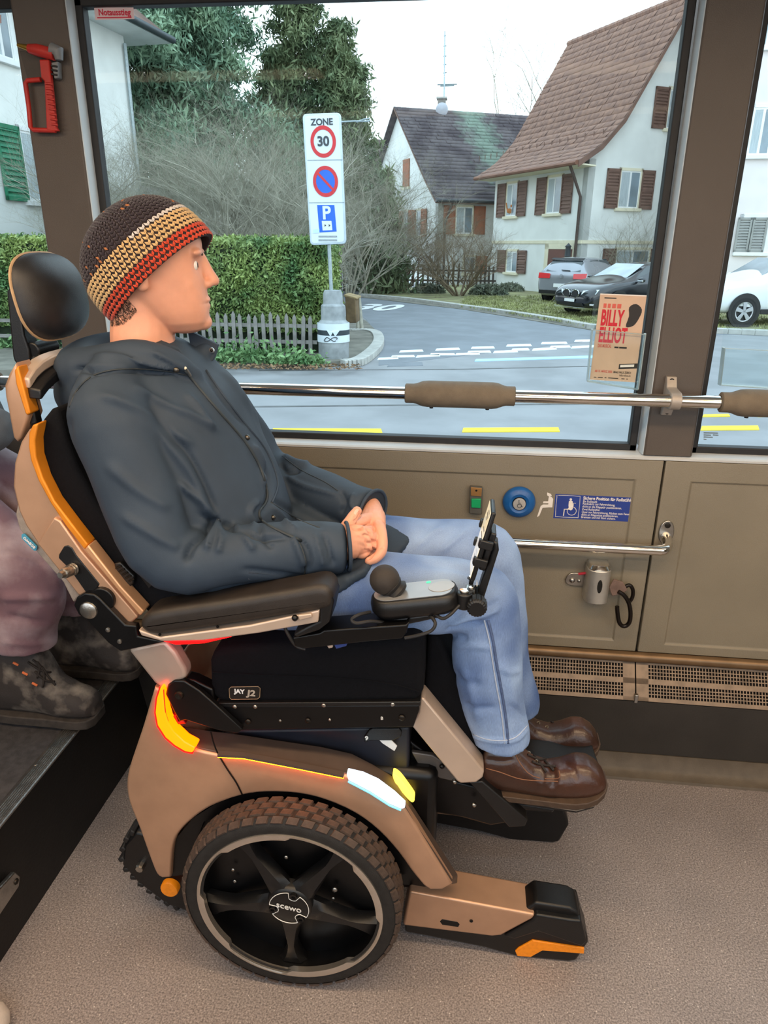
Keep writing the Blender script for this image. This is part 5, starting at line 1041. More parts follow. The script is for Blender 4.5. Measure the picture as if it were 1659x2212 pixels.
# ---- seat
SY = 1.172; SD = 2*(CY-SY)
cush = plate('seat_cushion', [(455, 1500), (452, 1430), (462, 1404), (520, 1398), (700, 1390), (890, 1378), (912, 1386), (915, 1440), (914, 1495), (903, 1516), (690, 1519), (475, 1519)], SY, SD, M_navyfab, bevel=.014, seg=4)
MB().tube([PY(a, b, SY-.001) for a, b in ((458, 1452), (520, 1456), (600, 1459), (700, 1462), (800, 1470), (860, 1480), (905, 1494))], .0016, 6).build('seam', M_navyfab, cush)
tg = plate('maker_tag', [(495, 1488), (499, 1484), (558, 1483), (562, 1487), (561, 1506), (556, 1510), (500, 1511), (496, 1507)], SY-.003, .004, mat('tag_black', (28, 24, 22), .4, 0, .1, 50), bevel=.001)
MB().tube(trace([(495, 1488), (499, 1484), (558, 1483), (562, 1487), (561, 1506), (556, 1510), (500, 1511), (496, 1507)], SY-.0035), .0008, 5, closed=True).build('printed_line', mat('tag_gold', (176, 150, 120), .4, .5, .1, 50), cush)
M_tagtxt = mat('tag_silver', (190, 180, 165), .4, .2, .08, 80)
put_text('lettering', 'JAY', .0135, PY(517, 1494, SY-.0040), (1, 0, 0), (0, 0, 1), M_white, cush, bold=.0006)
put_text('lettering', 'J2', .019, PY(543, 1498, SY-.0040), (1, 0, 0), (.15, 0, 1), M_tagtxt, cush, bold=.0007, sx=1.15)
pan = plate('seat_pan', [(462, 1526), (906, 1524), (906, 1533), (893, 1571), (530, 1577), (517, 1578), (458, 1538)], SY-.006, SD+.012, M_blackm, bevel=.002)
plate('seat_rail', [(470, 1519), (908, 1516), (908, 1525), (466, 1528)], SY-.008, SD+.016, M_black, bevel=.0015)
for px, py, r in ((536, 1559, .006), (665, 1557, .006), (868, 1551, .007), (507, 1527, .0045), (551, 1527, .0045), (699, 1524, .0045), (848, 1522, .0045), (605, 1557, .003), (712, 1555, .003)):
    MB().sphere(PY(px, py, SY-.008), r, 10, 6, (1, .5, 1)).build('bolt', M_screw if r > .005 else M_steel, pan)
put_text('lettering', 'B', .010, PY(825, 1552, SY-.0065), (1, 0, 0), (0, 0, 1), M_white, pan)
plate('hook', [(797, 1578), (805, 1574), (862, 1574), (868, 1582), (866, 1592), (850, 1600), (800, 1600), (788, 1605), (785, 1594)], 1.215, .008, M_black, bevel=.002)
plate('tie_tag', [(795, 1577), (830, 1584), (858, 1576), (861, 1583), (846, 1600), (858, 1612), (852, 1623), (826, 1606), (818, 1598), (808, 1592)], 1.222, .003, M_white, bevel=.001)
put_text('hook_mark', '9', .014, PY(792, 1595, 1.2135), (1, 0, 0), (0, 0, 1), M_white, chair, bold=.0005)
hb = plate('hinge_plate', [(357, 1500), (362, 1480), (376, 1470), (398, 1471), (430, 1492), (462, 1520), (524, 1577), (512, 1585), (470, 1578), (454, 1573), (400, 1556), (388, 1560), (374, 1535)], 1.148, .014, M_blackm, bevel=.003)
c = PY(387, 1502, 1.147); MB().lathe([(.0, -.001), (.008, -.003), (.0095, .0), (.0095, .004)], c, (0, 1, 0), 16).build('bolt', M_screw, hb)
plate('hinge_block', [(400, 1465), (420, 1470), (460, 1490), (463, 1525), (440, 1505), (410, 1482)], 1.165, .03, M_blackm, bevel=.004)
for a, b in ((410, 1475), (424, 1486)): MB().sphere(PY(a, b, 1.163), .006, 10, 6).build('bolt', M_steel, hb)
plate('lamp_bracket', [(367, 1550), (381, 1545), (385, 1560), (398, 1557), (402, 1564), (376, 1566)], 1.16, .02, mat('red_bracket', (150, 16, 20), .4, .2, .1, 30), bevel=.002)
# ---- backrest
low = plate('back_bracket', [(275, 1404), (300, 1396), (345, 1386), (358, 1386), (378, 1409), (400, 1446), (403, 1465), (388, 1472), (358, 1494), (333, 1477)], 1.152, .035, M_beige, bevel=.008); mirror_y(low)
piv = plate('pivot_bracket', [(159, 1308), (165, 1291), (182, 1281), (203, 1284), (216, 1294), (236, 1315), (270, 1350), (294, 1352), (297, 1375), (358, 1387), (260, 1408), (233, 1389), (189, 1342), (169, 1328)], 1.112, .016, M_blackm, bevel=.003); mirror_y(piv)
c = PY(191, 1319, 1.111); MB().lathe([(.0, -.005), (.012, -.0045), (.0165, -.002), (.0175, .001)], c, (0, 1, 0), 28).build('pivot_cap', M_steel, piv)
for a, b in ((233, 1361), (258, 1386)): MB().lathe([(.0, -.002), (.0045, -.001), (.005, .002)], PY(a, b, 1.111), (0, 1, 0), 12).build('bolt', M_steel, piv)
c = PY(226, 1290, 1.13); MB().cyl(c+Vector((0, -.012, 0)), c+Vector((0, .04, 0)), .024, 24).build('pivot_barrel', M_blackm, chair, bevel=.002)
side_px = [(84, 918), (62, 928), (45, 955), (31, 1000), (28, 1050), (40, 1103), (55, 1136), (80, 1173), (120, 1223), (167, 1284), (215, 1318), (280, 1349), (311, 1322), (260, 1266), (190, 1177), (154, 1131), (117, 1082), (92, 1033), (77, 987), (75, 952)]
side = plate('back_side', side_px, 1.135, .035, M_bronze, bevel=.004); mirror_y(side)
strip = plate('lit_edge', [(82, 915), (70, 918), (62, 935), (61, 965), (66, 995), (82, 1038), (108, 1086), (143, 1138), (182, 1188), (190, 1177), (154, 1131), (117, 1082), (92, 1033), (77, 987), (75, 952)], 1.128, .03, M_lit_edge, bevel=.003); mirror_y(strip)  # upper front edge, orange where the warm lamps are painted in
strip2 = plate('lower_edge', [(182, 1188), (252, 1273), (302, 1331), (311, 1322), (260, 1266), (190, 1177)], 1.124, .03, mat('bronze_light', (222, 170, 128), .35, .5, .05, 18), bevel=.003); mirror_y(strip2)
lp = plate('side_cover', [(80, 1174), (116, 1118), (130, 1126), (175, 1190), (298, 1333), (280, 1348), (215, 1317), (167, 1283)], 1.127, .02, M_bronze, bevel=.003)
plate('slot_insert', [(138, 1180), (147, 1178), (156, 1184), (165, 1200), (215, 1262), (200, 1288), (183, 1277), (150, 1230), (126, 1206), (127, 1198)], 1.1255, .01, M_black, bevel=.002)
c = PY(160, 1228, 1.125); th = MB()
for k in range(5): th.lathe([(.0, -.006-k*.006), (.0105-k*.0004, -.006-k*.006), (.012-k*.0005, -.003-k*.006), (.0105, -k*.006)], c, (0.12, 1, -.1), 14)
th.lathe([(.0, -.040), (.006, -.040), (.0075, -.032), (.0075, -.02)], c, (.12, 1, -.1), 8); th.build('adjusting_screw', M_steel, lp)
# shell across the back and the inner upholstery
bk = [(57, 940), (35, 985), (31, 1050), (44, 1103), (82, 1173), (167, 1284), (262, 1345)]
rg = []
for k, (a, b) in enumerate(bk):
    p = PY(a, b, 1.135); rg.append(p)
sh = MB()
for y0, y1 in ((1.165, 1.575),):
    R = []
    for t in np.linspace(0, 1, 9):
        y = y0+(y1-y0)*t; bulge = -.035*sin(pi*t); R.append([Vector((p.x+bulge, y, p.z)) for p in rg]+[Vector((p.x+bulge+.012, y, p.z+.004)) for p in reversed(rg)])
    sh.loft(R)
sh.build('back_shell', M_blackm, chair, angle=60)
upx = [(84, 922), (92, 905), (108, 885), (122, 880), (140, 945), (165, 1010), (205, 1085), (290, 1180), (380, 1270), (420, 1310), (400, 1345), (318, 1325), (262, 1264), (192, 1175), (156, 1129), (119, 1080), (94, 1031), (80, 987), (78, 952)]
up = plate('back_cushion', upx, 1.158, .424, M_navyfab, bevel=.01, seg=3)
plate('cushion_edge', [(38, 1085), (33, 1112), (41, 1143), (80, 1195), (135, 1257), (158, 1303), (172, 1288), (84, 1174), (44, 1103)], 1.20, .34, M_greycloth, bevel=.006, sm=False)
bt = plate('cloth_tag', [(46, 1155), (52, 1153), (80, 1181), (78, 1190), (73, 1190), (46, 1163)], 1.192, .004, M_blue_tag, bevel=.001)
a = PY(49, 1159, 1.191); b = PY(77, 1186, 1.191); put_text('lettering', 'scewo', .0115, (a+b)/2+Vector((0, -.0005, 0)), (a-b), Vector((-(a-b).z, 0, (a-b).x)), M_white, chair, bold=.0003)
bu = plate('strap_buckle', [(246, 1217), (260, 1215), (290, 1245), (288, 1262), (276, 1271), (250, 1240)], 1.145, .012, M_black, bevel=.003)
for k in range(5): p0 = PY(250+k*7, 1228+k*7, 1.143); p1 = PY(262+k*7, 1222+k*7, 1.143); MB().tube([p0, p1], .0016, 6).build('buckle_rib', M_screw, bu)
plate('strap', [(270, 1200), (282, 1205), (330, 1262), (322, 1272)], 1.148, .004, M_black, bevel=.001)
# ---- head support
hf = puffy('head_frame', trace([(36, 783), (22, 806), (12, 832), (14, 856), (20, 885), (31, 944), (40, 954), (49, 946), (66, 897), (62, 882), (46, 826), (43, 800)], 1.205), 1.20, 1.245, .006, M_bronze, steps=3); mirror_y(hf)
fs = plate('lit_edge', [(38, 790), (30, 800), (34, 830), (54, 893), (58, 898), (66, 893), (62, 880), (48, 826)], 1.196, .03, M_lit_edge, bevel=.003); mirror_y(fs)
for nm, dx, m_ in (('frame_bridge', 0, M_beige), ('bridge_lining', .018, M_black)):
    a = PY(40, 792, 1.205); R = []
    for t in np.linspace(0, 1, 13):
        y = 1.205+t*(2*(CY-1.205)); zz = a.z+.004-.0*t-(.03*abs(2*t-1)**4 if dx == 0 else .02+.03*abs(2*t-1)**3); x = a.x+dx
        R.append([Vector((x-.010, y, zz-.012)), Vector((x+.016, y, zz-.014)), Vector((x+.016, y, zz+.004)), Vector((x-.008, y, zz+.008))])
    MB().loft(R).build(nm, m_, chair, bevel=.003)
inn = plate('frame_lining', [(44, 800), (52, 812), (74, 890), (80, 915), (66, 920), (58, 895), (48, 840)], 1.212, .02, M_black, bevel=.003); mirror_y(inn)
plate('neck_plate', [(62, 795), (86, 782), (104, 793), (106, 806), (84, 812), (70, 810)], 1.345, .05, M_blackm, bevel=.003)
for a, b in ((80, 805), (92, 798)): MB().sphere(PY(a, b, 1.343), .0055, 10, 6).build('bolt', M_steel, chair)
plate('headrest_post', [(14, 632), (18, 622), (26, 618), (37, 622), (42, 660), (52, 725), (62, 755), (66, 790), (56, 803), (40, 792), (30, 780), (27, 770)], 1.335, .04, M_black, bevel=.004)
a = PY(70, 757, 1.34); b = PY(116, 745, 1.40); MB().cyl(a, b, .0155, 18).build('headrest_joint', M_black, chair, bevel=.003)
plate('headrest_stem', [(40, 780), (62, 770), (112, 762), (122, 768), (100, 782), (70, 800), (56, 803)], 1.34, .035, M_black, bevel=.004)
plate('headrest_lever', [(68, 778), (100, 768), (104, 773), (78, 785)], 1.332, .01, M_steel, bevel=.002)
def superpad(c, sx, sy, sz, e, tilt):
    mb = MB(); nu, nv = 40, 24; R = []
    Rm = Euler((0, tilt, 0)).to_matrix()
    for i in range(nv+1):
        t = pi*i/nv; ring = []
        for j in range(nu):
            p = 2*pi*j/nu; f = lambda v, k: math.copysign(abs(v)**k, v)
            y = f(cos(p), e)*max(sin(t), 1e-4)**1.0; z = f(sin(p), e)*max(sin(t), 1e-4); x = -cos(t)
            x = x*.45 if x < 0 else x
            ring.append(Vector(c)+Rm @ Vector((x*sx, y*sy, z*sz)))
        R.append(ring)
    return mb.loft(R), R
hc = PY(106, 640, 1.36)
pm, R = superpad(hc, .05, .112, .081, .72, radians(-8)); hp = pm.build('headrest_pad', M_leather, chair, angle=180)
MB().tube([p for p in R[12]], .0028, 6, closed=True).build('piping', mat('piping_tan', (176, 146, 112), .6, 0, .08, 80), hp)
# ---- armrests with control pod
ay = 1.098
pad = puffy('armrest_pad', trace(px_spline([(300, 1347), (312, 1331), (345, 1320), (500, 1297), (640, 1274), (690, 1266), (712, 1276), (718, 1298), (708, 1318), (640, 1330), (500, 1352), (345, 1374), (306, 1364)], 3), ay), ay, ay+.075, .016, M_pad, back=True); mirror_y(pad, 'armrest_pad')
rail = plate('armrest_rail', [(298, 1361), (345, 1377), (540, 1351), (690, 1318), (687, 1345), (560, 1368), (440, 1384), (350, 1386), (305, 1374)], ay+.004, .06, M_beige, bevel=.003); mirror_y(rail, 'armrest_rail')
for a, b in ((470, 1354), (345, 1371)): MB().lathe([(.0, -.001), (.0025, -.001), (.003, .001)], PY(a, b, ay+.004), (0, 1, 0), 10).build('screw', M_blackm, rail)
plate('armrest_glow', [(352, 1385), (440, 1384), (500, 1376), (440, 1390), (380, 1393)], ay+.012, .03, M_red_rim, bevel=.001)
lv = plate('armrest_lever', [(643, 1330), (672, 1326), (674, 1334), (646, 1341)], ay-.002, .008, M_beige, bevel=.002)
MB().sphere(PY(637, 1335, ay), .006, 10, 6).build('lever_knob', M_blackm, chair)
plate('armrest_end', [(690, 1272), (714, 1281), (721, 1300), (712, 1345), (690, 1362), (640, 1379), (632, 1372), (660, 1355), (690, 1342)], ay+.006, .065, M_black, bevel=.005)
plate('pod_beam', [(632, 1378), (690, 1368), (700, 1362), (876, 1350), (884, 1344), (878, 1368), (868, 1380), (780, 1388), (655, 1402), (636, 1396)], ay+.012, .055, M_blackm, bevel=.004)
plate('beam_label', [(705, 1393), (718, 1390), (719, 1399), (710, 1401)], ay+.02, .006, M_beige, bevel=.001)
plate('beam_label', [(720, 1390), (752, 1387), (748, 1396), (726, 1402)], ay+.02, .006, mat('label_blue', (40, 60, 120), .5, 0, .1, 60), bevel=.001)
A = PY(792, 1308, 1.115); B = PY(986, 1288, 1.115); U = (B-A).normalized(); Wv = Vector((0, 1, 0)); Nn = U.cross(Wv)*-1
if Nn.z < 0: Nn = -Nn
Lp = (B-A).length; Wd = .082
def pod_pt(u, w, h): return A+U*u+Wv*w+Nn*h
def stadium(inset=0., h=0., n=8, ra=.040, rb=.030):
    pts = []
    for cu, cw, a0, r in ((Lp-rb, rb, -90, rb), (Lp-rb, Wd-rb, 0, rb), (ra, Wd-ra, 90, ra), (ra, ra, 180, ra)):
        for k in range(n+1): t = radians(a0+90*k/n); pts.append(pod_pt(cu+(r-inset)*cos(t), cw+(r-inset)*sin(t), h))
    return pts
pod = MB(); pod.loft([stadium(.016, -.040), stadium(.006, -.036), stadium(.0, -.026), stadium(0, -.012), stadium(.003, -.003), stadium(.007, 0)])
podo = pod.build('control_pod', M_black, chair, angle=50)
MB().loft([stadium(.0085, .0), stadium(.0085, .0012)]).build('pod_face', mat('pod_grey', (150, 152, 155), .28, .35, .05, 20), podo, angle=30)
jc = PY(831, 1252, 1.155); jb = pod_pt(.052, Wd*.5, .0)
jd = (jc-jb).normalized(); Lj = (jc-jb).length
MB().sphere(jc, .0275, 28, 18).build('joystick_ball', mat('joystick_rubber', (44, 38, 34), .75, 0, .15, 60, .15, 900), podo)
MB().lathe([(.021, -.002), (.024, .004), (.019, .010), (.023, .016), (.017, .022), (.020, .027), (.012, Lj-.015)], jb, jd, 24).build('joystick_boot', M_rubber, podo)
def pod_disc(u, w, r, m_, nm, h=.002, sc=1.0):
    c = pod_pt(u, w, .0012); pts = [c+U*cos(2*pi*k/24)*r*sc+Wv*sin(2*pi*k/24)*r for k in range(24)]
    return MB().prism(pts, Nn*h).build(nm, m_, podo, bevel=.0006)
pod_disc(.133, Wd*.52, .021, mat('pod_touch', (160, 158, 156), .3, .3, .04, 20), 'touch_pad', .0009, 1.15)
for w in (Wd*.78, Wd*.24): pod_disc(.187, w, .0075, M_black, 'button_ring', .002); pod_disc(.187, w, .0045, M_chrome, 'push_button', .0045)
pod_disc(.108, Wd*.80, .0045, mat('green_led', (60, 210, 140), .4, 0, .05, 30, emit=(60, 220, 140), estr=1.0), 'status_led', .0006)
for k in range(5): pod_disc(.197, Wd*(.36+.06*k), .0012, M_white, 'indicator_dot', .0006)
pod_disc(.170, Wd*.26, .0035, mat('orange_led', (230, 150, 110), .4, 0, .05, 30, emit=(240, 150, 110), estr=.6), 'status_led', .0006)
plate('pod_clamp', [(828, 1342), (940, 1325), (950, 1335), (905, 1345), (880, 1350), (830, 1358)], 1.13, .04, M_black, bevel=.004)
def cable(pts, r=.0032): MB().tube(spline([PY(a, b, y) for a, b, y in pts], 6), r, 8).build('cable', M_rubber, chair)
cable([(800, 1322, 1.13), (775, 1328, 1.11), (760, 1338, 1.105), (770, 1346, 1.105), (800, 1342, 1.115), (830, 1345, 1.13)])
cable([(925, 1325, 1.13), (940, 1345, 1.11), (932, 1362, 1.105), (905, 1372, 1.105), (875, 1378, 1.11)])
cable([(935, 1322, 1.13), (955, 1336, 1.12), (972, 1328, 1.12), (985, 1315, 1.13), (1000, 1300, 1.14)])
cable([(615, 1355, 1.11), (625, 1375, 1.11), (640, 1395, 1.115), (660, 1402, 1.115)])
# ---- phone holder
mt = plate('holder_arm', [(1028, 1296), (1040, 1300), (1046, 1292), (1078, 1190), (1076, 1172), (1064, 1168), (1066, 1186), (1040, 1255)], 1.16, .03, M_black, bevel=.004)
MB().cyl(PY(984, 1294, 1.15), PY(1010, 1292, 1.15), .013, 16).build('holder_joint', M_black, chair, bevel=.003)
c = PY(1003, 1285, 1.145); MB().cyl(c+Vector((0, 0, -.025)), c+Vector((0, 0, .006)), .0145, 18).build('ball_socket', M_black, chair, bevel=.003)
MB().cyl(c+Vector((0, 0, .006)), c+Vector((0, 0, .010)), .008, 16).build('socket_screw', M_chrome, chair, bevel=.001)
plate('clamp_lever', [(1016, 1272), (1026, 1273), (1025, 1292), (1018, 1288), (1015, 1280), (1005, 1278), (1006, 1273)], 1.15, .02, M_steel, bevel=.002)
kn = MB(); kc = PY(1030, 1315, 1.12); N = 40; rr = [(.0185 if k % 2 else .0172) for k in range(N)]
rings = [[kc+Vector((cos(2*pi*k/N)*rr[k]*s, h, sin(2*pi*k/N)*rr[k]*s)) for k in range(N)] for s, h in ((.72, -.002), (.9, .0), (1, .003), (1, .022))]
kno = kn.loft(rings).build('clamp_knob', M_black, chair, angle=25)
MB().cyl(kc+Vector((0, .02, 0)), kc+Vector((0, .06, .01)), .008, 12).build('knob_shaft', M_blackm, chair)
# phone: a thing of its own, held by the claws
pa = PY(1020, 1237, 1.185); pb = PY(1066, 1092, 1.185); pu = (pb-pa).normalized(); pn = Vector((pu.z, 0, -pu.x))   # pn faces away from the rider
if pn.x < 0: pn = -pn
pl = (pb-pa).length; pc = (pa+pb)/2
Rp = Matrix((Vector((0, 1, 0)), pn, pu)).transposed()
phone = thing('smartphone', 'black smartphone with a map on screen in the wheelchair holder', 'phone', pc-pu*pl/2)
MB().box(pc, (.074, .0085, pl), Rp).build('phone_case', M_black, phone, bevel=.0035, seg=3)
MB().box(pc-pn*.0046, (.068, .0006, pl-.008), Rp).build('screen', mat('map_screen', (226, 214, 186), .2, 0, 0, 60, emit=(232, 214, 176), estr=.55, rgb2=(190, 200, 200), thresh=(.5, .62)), phone, bevel=.0)
M_ink = mat('screen_ink', (90, 80, 70), .4, 0, .1, 60)
for k, (t, w) in enumerate(((.42, .02), (.36, .03), (.30, .016), (.18, .024), (.08, .03), (-.02, .02), (-.16, .03), (-.24, .022), (-.33, .026))):
    MB().box(pc-pn*.0051+pu*(t*pl)+Vector((0, -.01+.006*(k % 3), 0)), (w, .0003, .0028), Rp).build('screen_line', M_ink, phone, smooth=False)
MB().box(pc-pn*.0051-pu*(pl*.20), (.066, .0003, pl*.5), Rp).build('screen_panel', mat('map_pale', (225, 226, 224), .2, 0, .04, 20, emit=(225, 228, 228), estr=.4), phone, smooth=False)
for s, t, nm in ((-1, -.03, 0), (-1, .62, 1), (1, -.05, 2), (1, .45, 3)):
    h = pc+pu*(pl*(-.5+.25+.5*(t if t > 0 else .0)))
pcl = MB()
for s, t in ((-1, .30), (-1, .56), (1, .62), (1, .34)):
    q0 = pa+pu*(pl*t)
    MB().box(q0+Vector((0, s*.041, 0))+pn*.003, (.008, .024, .016), Rp).build('holder_claw', M_black, chair, bevel=.002)
    MB().box(q0+Vector((0, s*.036, 0))-pn*.0075, (.012, .005, .014), Rp).build('claw_lip', M_black, chair, bevel=.002)
MB().box(pa+pu*(pl*.42)+pn*.012, (.05, .012, .075), Rp).build('holder_cradle', M_black, chair, bevel=.003)
MB().box(pa+pu*(pl*.10)+pn*.003, (.018, .008, .07), Rp).build('holder_foot', M_black, chair, bevel=.002)
# ---- leg support and footplate
lg = plate('leg_post', [(908, 1507), (916, 1509), (1046, 1666), (1043, 1680), (1029, 1691), (995, 1693), (987, 1688), (890, 1570), (904, 1538)], 1.205, .05, M_beige, bevel=.010, seg=2); mirror_y(lg)
lw = plate('footrest_arm', [(1013, 1690), (1042, 1688), (1140, 1772), (1134, 1786), (1100, 1788)], 1.212, .03, M_black, bevel=.003); mirror_y(lw)
plate('leg_panel', [(925, 1365), (945, 1372), (1000, 1490), (1028, 1600), (1040, 1660), (1000, 1640), (945, 1560), (915, 1500)], 1.255, .24, M_navyfab, bevel=.01)
plate('lift_mechanism', [(885, 1600), (940, 1640), (985, 1690), (1030, 1700), (1100, 1778), (1060, 1785), (1000, 1768), (930, 1755), (895, 1725), (880, 1690)], 1.265, .28, M_blackm, bevel=.006)
plate('lift_link', [(888, 1625), (935, 1632), (990, 1668), (985, 1690), (950, 1682), (905, 1655)], 1.25, .012, mat('grey_cast', (96, 92, 90), .4, .5, .12, 30), bevel=.003)
for a, b in ((955, 1655), (982, 1688), (932, 1712), (1024, 1738)): MB().sphere(PY(a, b, 1.248), .006, 10, 6).build('bolt', M_blackm if a == 955 else M_steel, chair)
fp = MB(); f0 = PY(1085, 1722, 1.235); f1 = PY(1245, 1748, 1.235); f2 = PY(1276, 1738, 1.245)
FZ0, FZ1 = f0, f1
oc = [Vector((f0.x-.02, 1.235, f0.z)), Vector((f1.x, 1.235, f1.z)), Vector((f1.x+.04, 1.25, f1.z+.004)), Vector((f1.x+.065, 1.29, f1.z+.006)), Vector((f1.x+.07, 1.37, f1.z+.007))]
oc2 = [Vector((v.x, 2*CY-v.y, v.z)) for v in reversed(oc[:-1])]
fpo = fp.prism(oc+oc2, (0, 0, -.012)).build('footplate', M_black, chair, bevel=.003)
MB().tube([v+Vector((0, -.001, -.002)) for v in oc], .0022, 6).build('footplate_edge', M_steel, fpo)
plate('footplate_keel', [(1110, 1735), (1200, 1748), (1195, 1758), (1130, 1752)], 1.30, .14, M_black, bevel=.006)
# ================================================================== people
from mathutils.bvhtree import BVHTree
def limb(mb, pts, n=20, ref=(0, 1, 0), res=4, caps=(1, 1)):
    """closed tapering limb through (centre, radius along ref, radius across)"""
    C = spline([p[0] for p in pts], res); m = len(pts); ra = []; rb = []
    for i in range(m-1):
        for j in range(res):
            t = j/res; t = t*t*(3-2*t); ra.append(pts[i][1]*(1-t)+pts[i+1][1]*t); rb.append(pts[i][2]*(1-t)+pts[i+1][2]*t)
    ra.append(pts[-1][1]); rb.append(pts[-1][2]); R = []
    def ring(c, t, a, b):
        s = Vector(ref); s = s-t*s.dot(t)
        s = s.normalized() if s.length > 1e-4 else t.orthogonal().normalized()
        w = t.cross(s)
        return [c+s*cos(2*pi*k/n)*a+w*sin(2*pi*k/n)*b for k in range(n)]
    T = []
    for i in range(len(C)):
        t = C[min(i+1, len(C)-1)]-C[max(i-1, 0)]; T.append(t.normalized())
    r0 = min(ra[0], rb[0])*caps[0]; r1 = min(ra[-1], rb[-1])*caps[1]
    for a in (.05, .5, .85): R.append(ring(C[0]-T[0]*r0*cos(a*pi/2), T[0], ra[0]*max(.05, sin(a*pi/2)), rb[0]*max(.05, sin(a*pi/2))))
    for i in range(len(C)): R.append(ring(C[i], T[i], ra[i], rb[i]))
    for a in (.85, .5, .05): R.append(ring(C[-1]+T[-1]*r1*cos(a*pi/2), T[-1], ra[-1]*max(.05, sin(a*pi/2)), rb[-1]*max(.05, sin(a*pi/2))))
    mb.loft(R); return mb
def V3(x, y, z): return Vector((x, y, z))
def fold(me, folds, vis_only=True):
    """press folds into a cloth skin: each (photo polyline, half width px, height m)"""
    V = mesh_np(me); N = mesh_nrm(me)
    q = V-np.array(CAM); z = q@np.array(_f); X = IMG_W/2+FPX*(q@np.array(_r))/z; Y = IMG_H/2+FPX*(q@np.array(_d))/z
    face = -(q*N).sum(1)/np.linalg.norm(q, axis=1); vis = np.clip(face*4+.3, 0, 1)
    D = np.zeros(len(V))
    for pl, w, h in folds:
        pl = np.array(px_spline(pl, 5, False) if len(pl) > 2 else pl, float); best = np.full(len(V), 1e9); par = np.zeros(len(V)); L = len(pl)-1
        sel = (X > pl[:, 0].min()-4*w) & (X < pl[:, 0].max()+4*w) & (Y > pl[:, 1].min()-4*w) & (Y < pl[:, 1].max()+4*w)
        xs, ys = X[sel], Y[sel]; b = best[sel]; pr = par[sel]
        for i in range(L):
            a, c = pl[i], pl[i+1]; d = c-a; l2 = max((d*d).sum(), 1e-6); t = np.clip(((xs-a[0])*d[0]+(ys-a[1])*d[1])/l2, 0, 1)
            dist = np.hypot(xs-a[0]-t*d[0], ys-a[1]-t*d[1]); k = dist < b; b[k] = dist[k]; pr[k] = (i+t[k])/L
        g = np.exp(-(b/w)**2)*h*np.clip(np.minimum(pr, 1-pr)*5+.15, 0, 1); D[sel] += g
    V += N*(D*vis)[:, None]; set_np(me, V)
def cloth_noise(me, amp, freq, seed=0, stretch=(1, 1, 1)):
    rng = np.random.default_rng(seed); V = mesh_np(me); N = mesh_nrm(me); D = np.zeros(len(V)); Vs = V*np.array(stretch)
    for k in range(14):
        d = rng.normal(size=3); d /= np.linalg.norm(d); f = freq*(.5+rng.random()*1.6); D += np.sin(Vs@d*f+rng.random()*6.28)/(f/freq)
    V += N*(D*amp/3)[:, None]; set_np(me, V)
def bvh_of(me): return BVHTree.FromPolygons([tuple(v.co) for v in me.vertices], [tuple(p.vertices) for p in me.polygons])
def hit(bvh, px, py, lift=.001):
    d = ray(px, py).normalized(); h = bvh.ray_cast(CAM, d)
    return None if h[0] is None else h[0]-d*lift
def on_surface(bvh, pts, lift=.001):
    out = [hit(bvh, a, b, lift) for a, b in pts]; return [p for p in out if p is not None]
def skin_obj(name, me, material, parent=None):
    me.materials.clear(); me.materials.append(material); me.shade_smooth(); me.name = name
    return link(name, me, parent)
def ring_on(bvh, name, pts, r, material, parent, n=6, closed=False, lift=.001, sm=4):
    P = on_surface(bvh, px_spline(pts, sm, closed) if len(pts) > 2 else pts, lift)
    if len(P) < 2: return None
    return MB().tube(P, r, n, closed=closed).build(name, material, parent, angle=180)
def patch_on(bvh, name, pts, thick, material, parent, lift=.001):
    """small flat badge lying on a surface, outline in photo coordinates"""
    P = on_surface(bvh, pts, lift); c = sum(P, V3(0, 0, 0))/len(P); d = (CAM-c).normalized()
    return MB().prism(P, -d*thick).build(name, material, parent)

M_skin = mat('skin', (220, 158, 130), .5, 0, .06, 22, .08, 500)
M_skin.node_tree.nodes['Principled BSDF'].inputs['Subsurface Weight'].default_value = .12
M_skin.node_tree.nodes['Principled BSDF'].inputs['Subsurface Radius'].default_value = (.012, .005, .003)
M_jacket = mat('rain_jacket', (50, 62, 76), .66, 0, .08, 9, .1, 900, spec=.3)
M_jacket_in = mat('jacket_lining', (34, 40, 48), .6, 0, .08, 20)
M_stitch = mat('jacket_seam', (40, 47, 52), .6, 0, .1, 60)
def denim_mat():
    m = mat('denim', (112, 134, 168), .8, 0, .1, 40, .25, 1500)
    n = m.node_tree.nodes; L = m.node_tree.links; p = n['Principled BSDF']; tc = n['Texture Coordinate']
    a = n.new('ShaderNodeTexNoise'); a.inputs['Scale'].default_value = 7; L.new(tc.outputs['Object'], a.inputs['Vector'])
    mp = n.new('ShaderNodeMapping'); mp.inputs['Scale'].default_value = (900, 900, 90); L.new(tc.outputs['Object'], mp.inputs[0])
    b = n.new('ShaderNodeTexNoise'); b.inputs['Scale'].default_value = 1; L.new(mp.outputs[0], b.inputs['Vector'])
    cr = n.new('ShaderNodeValToRGB'); cr.color_ramp.elements[0].position = .3; cr.color_ramp.elements[0].color = lin((74, 100, 150)); cr.color_ramp.elements[1].position = .7; cr.color_ramp.elements[1].color = lin((150, 176, 214)); L.new(a.outputs['Fac'], cr.inputs[0])
    mx = n.new('ShaderNodeMixRGB'); mx.blend_type = 'OVERLAY'; mx.inputs[0].default_value = .35; L.new(cr.outputs[0], mx.inputs[1]); L.new(b.outputs['Fac'], mx.inputs[2]); L.new(mx.outputs[0], p.inputs['Base Color'])
    return m
M_denim = denim_mat()
M_denim_st = mat('denim_stitch', (168, 180, 200), .8, 0, .1, 80)
M_boot = mat('brown_leather', (62, 37, 27), .36, 0, .4, 12, .2, 140, coat=.12)
M_sole = mat('boot_sole', (66, 50, 38), .65, 0, .15, 60, .2, 200)
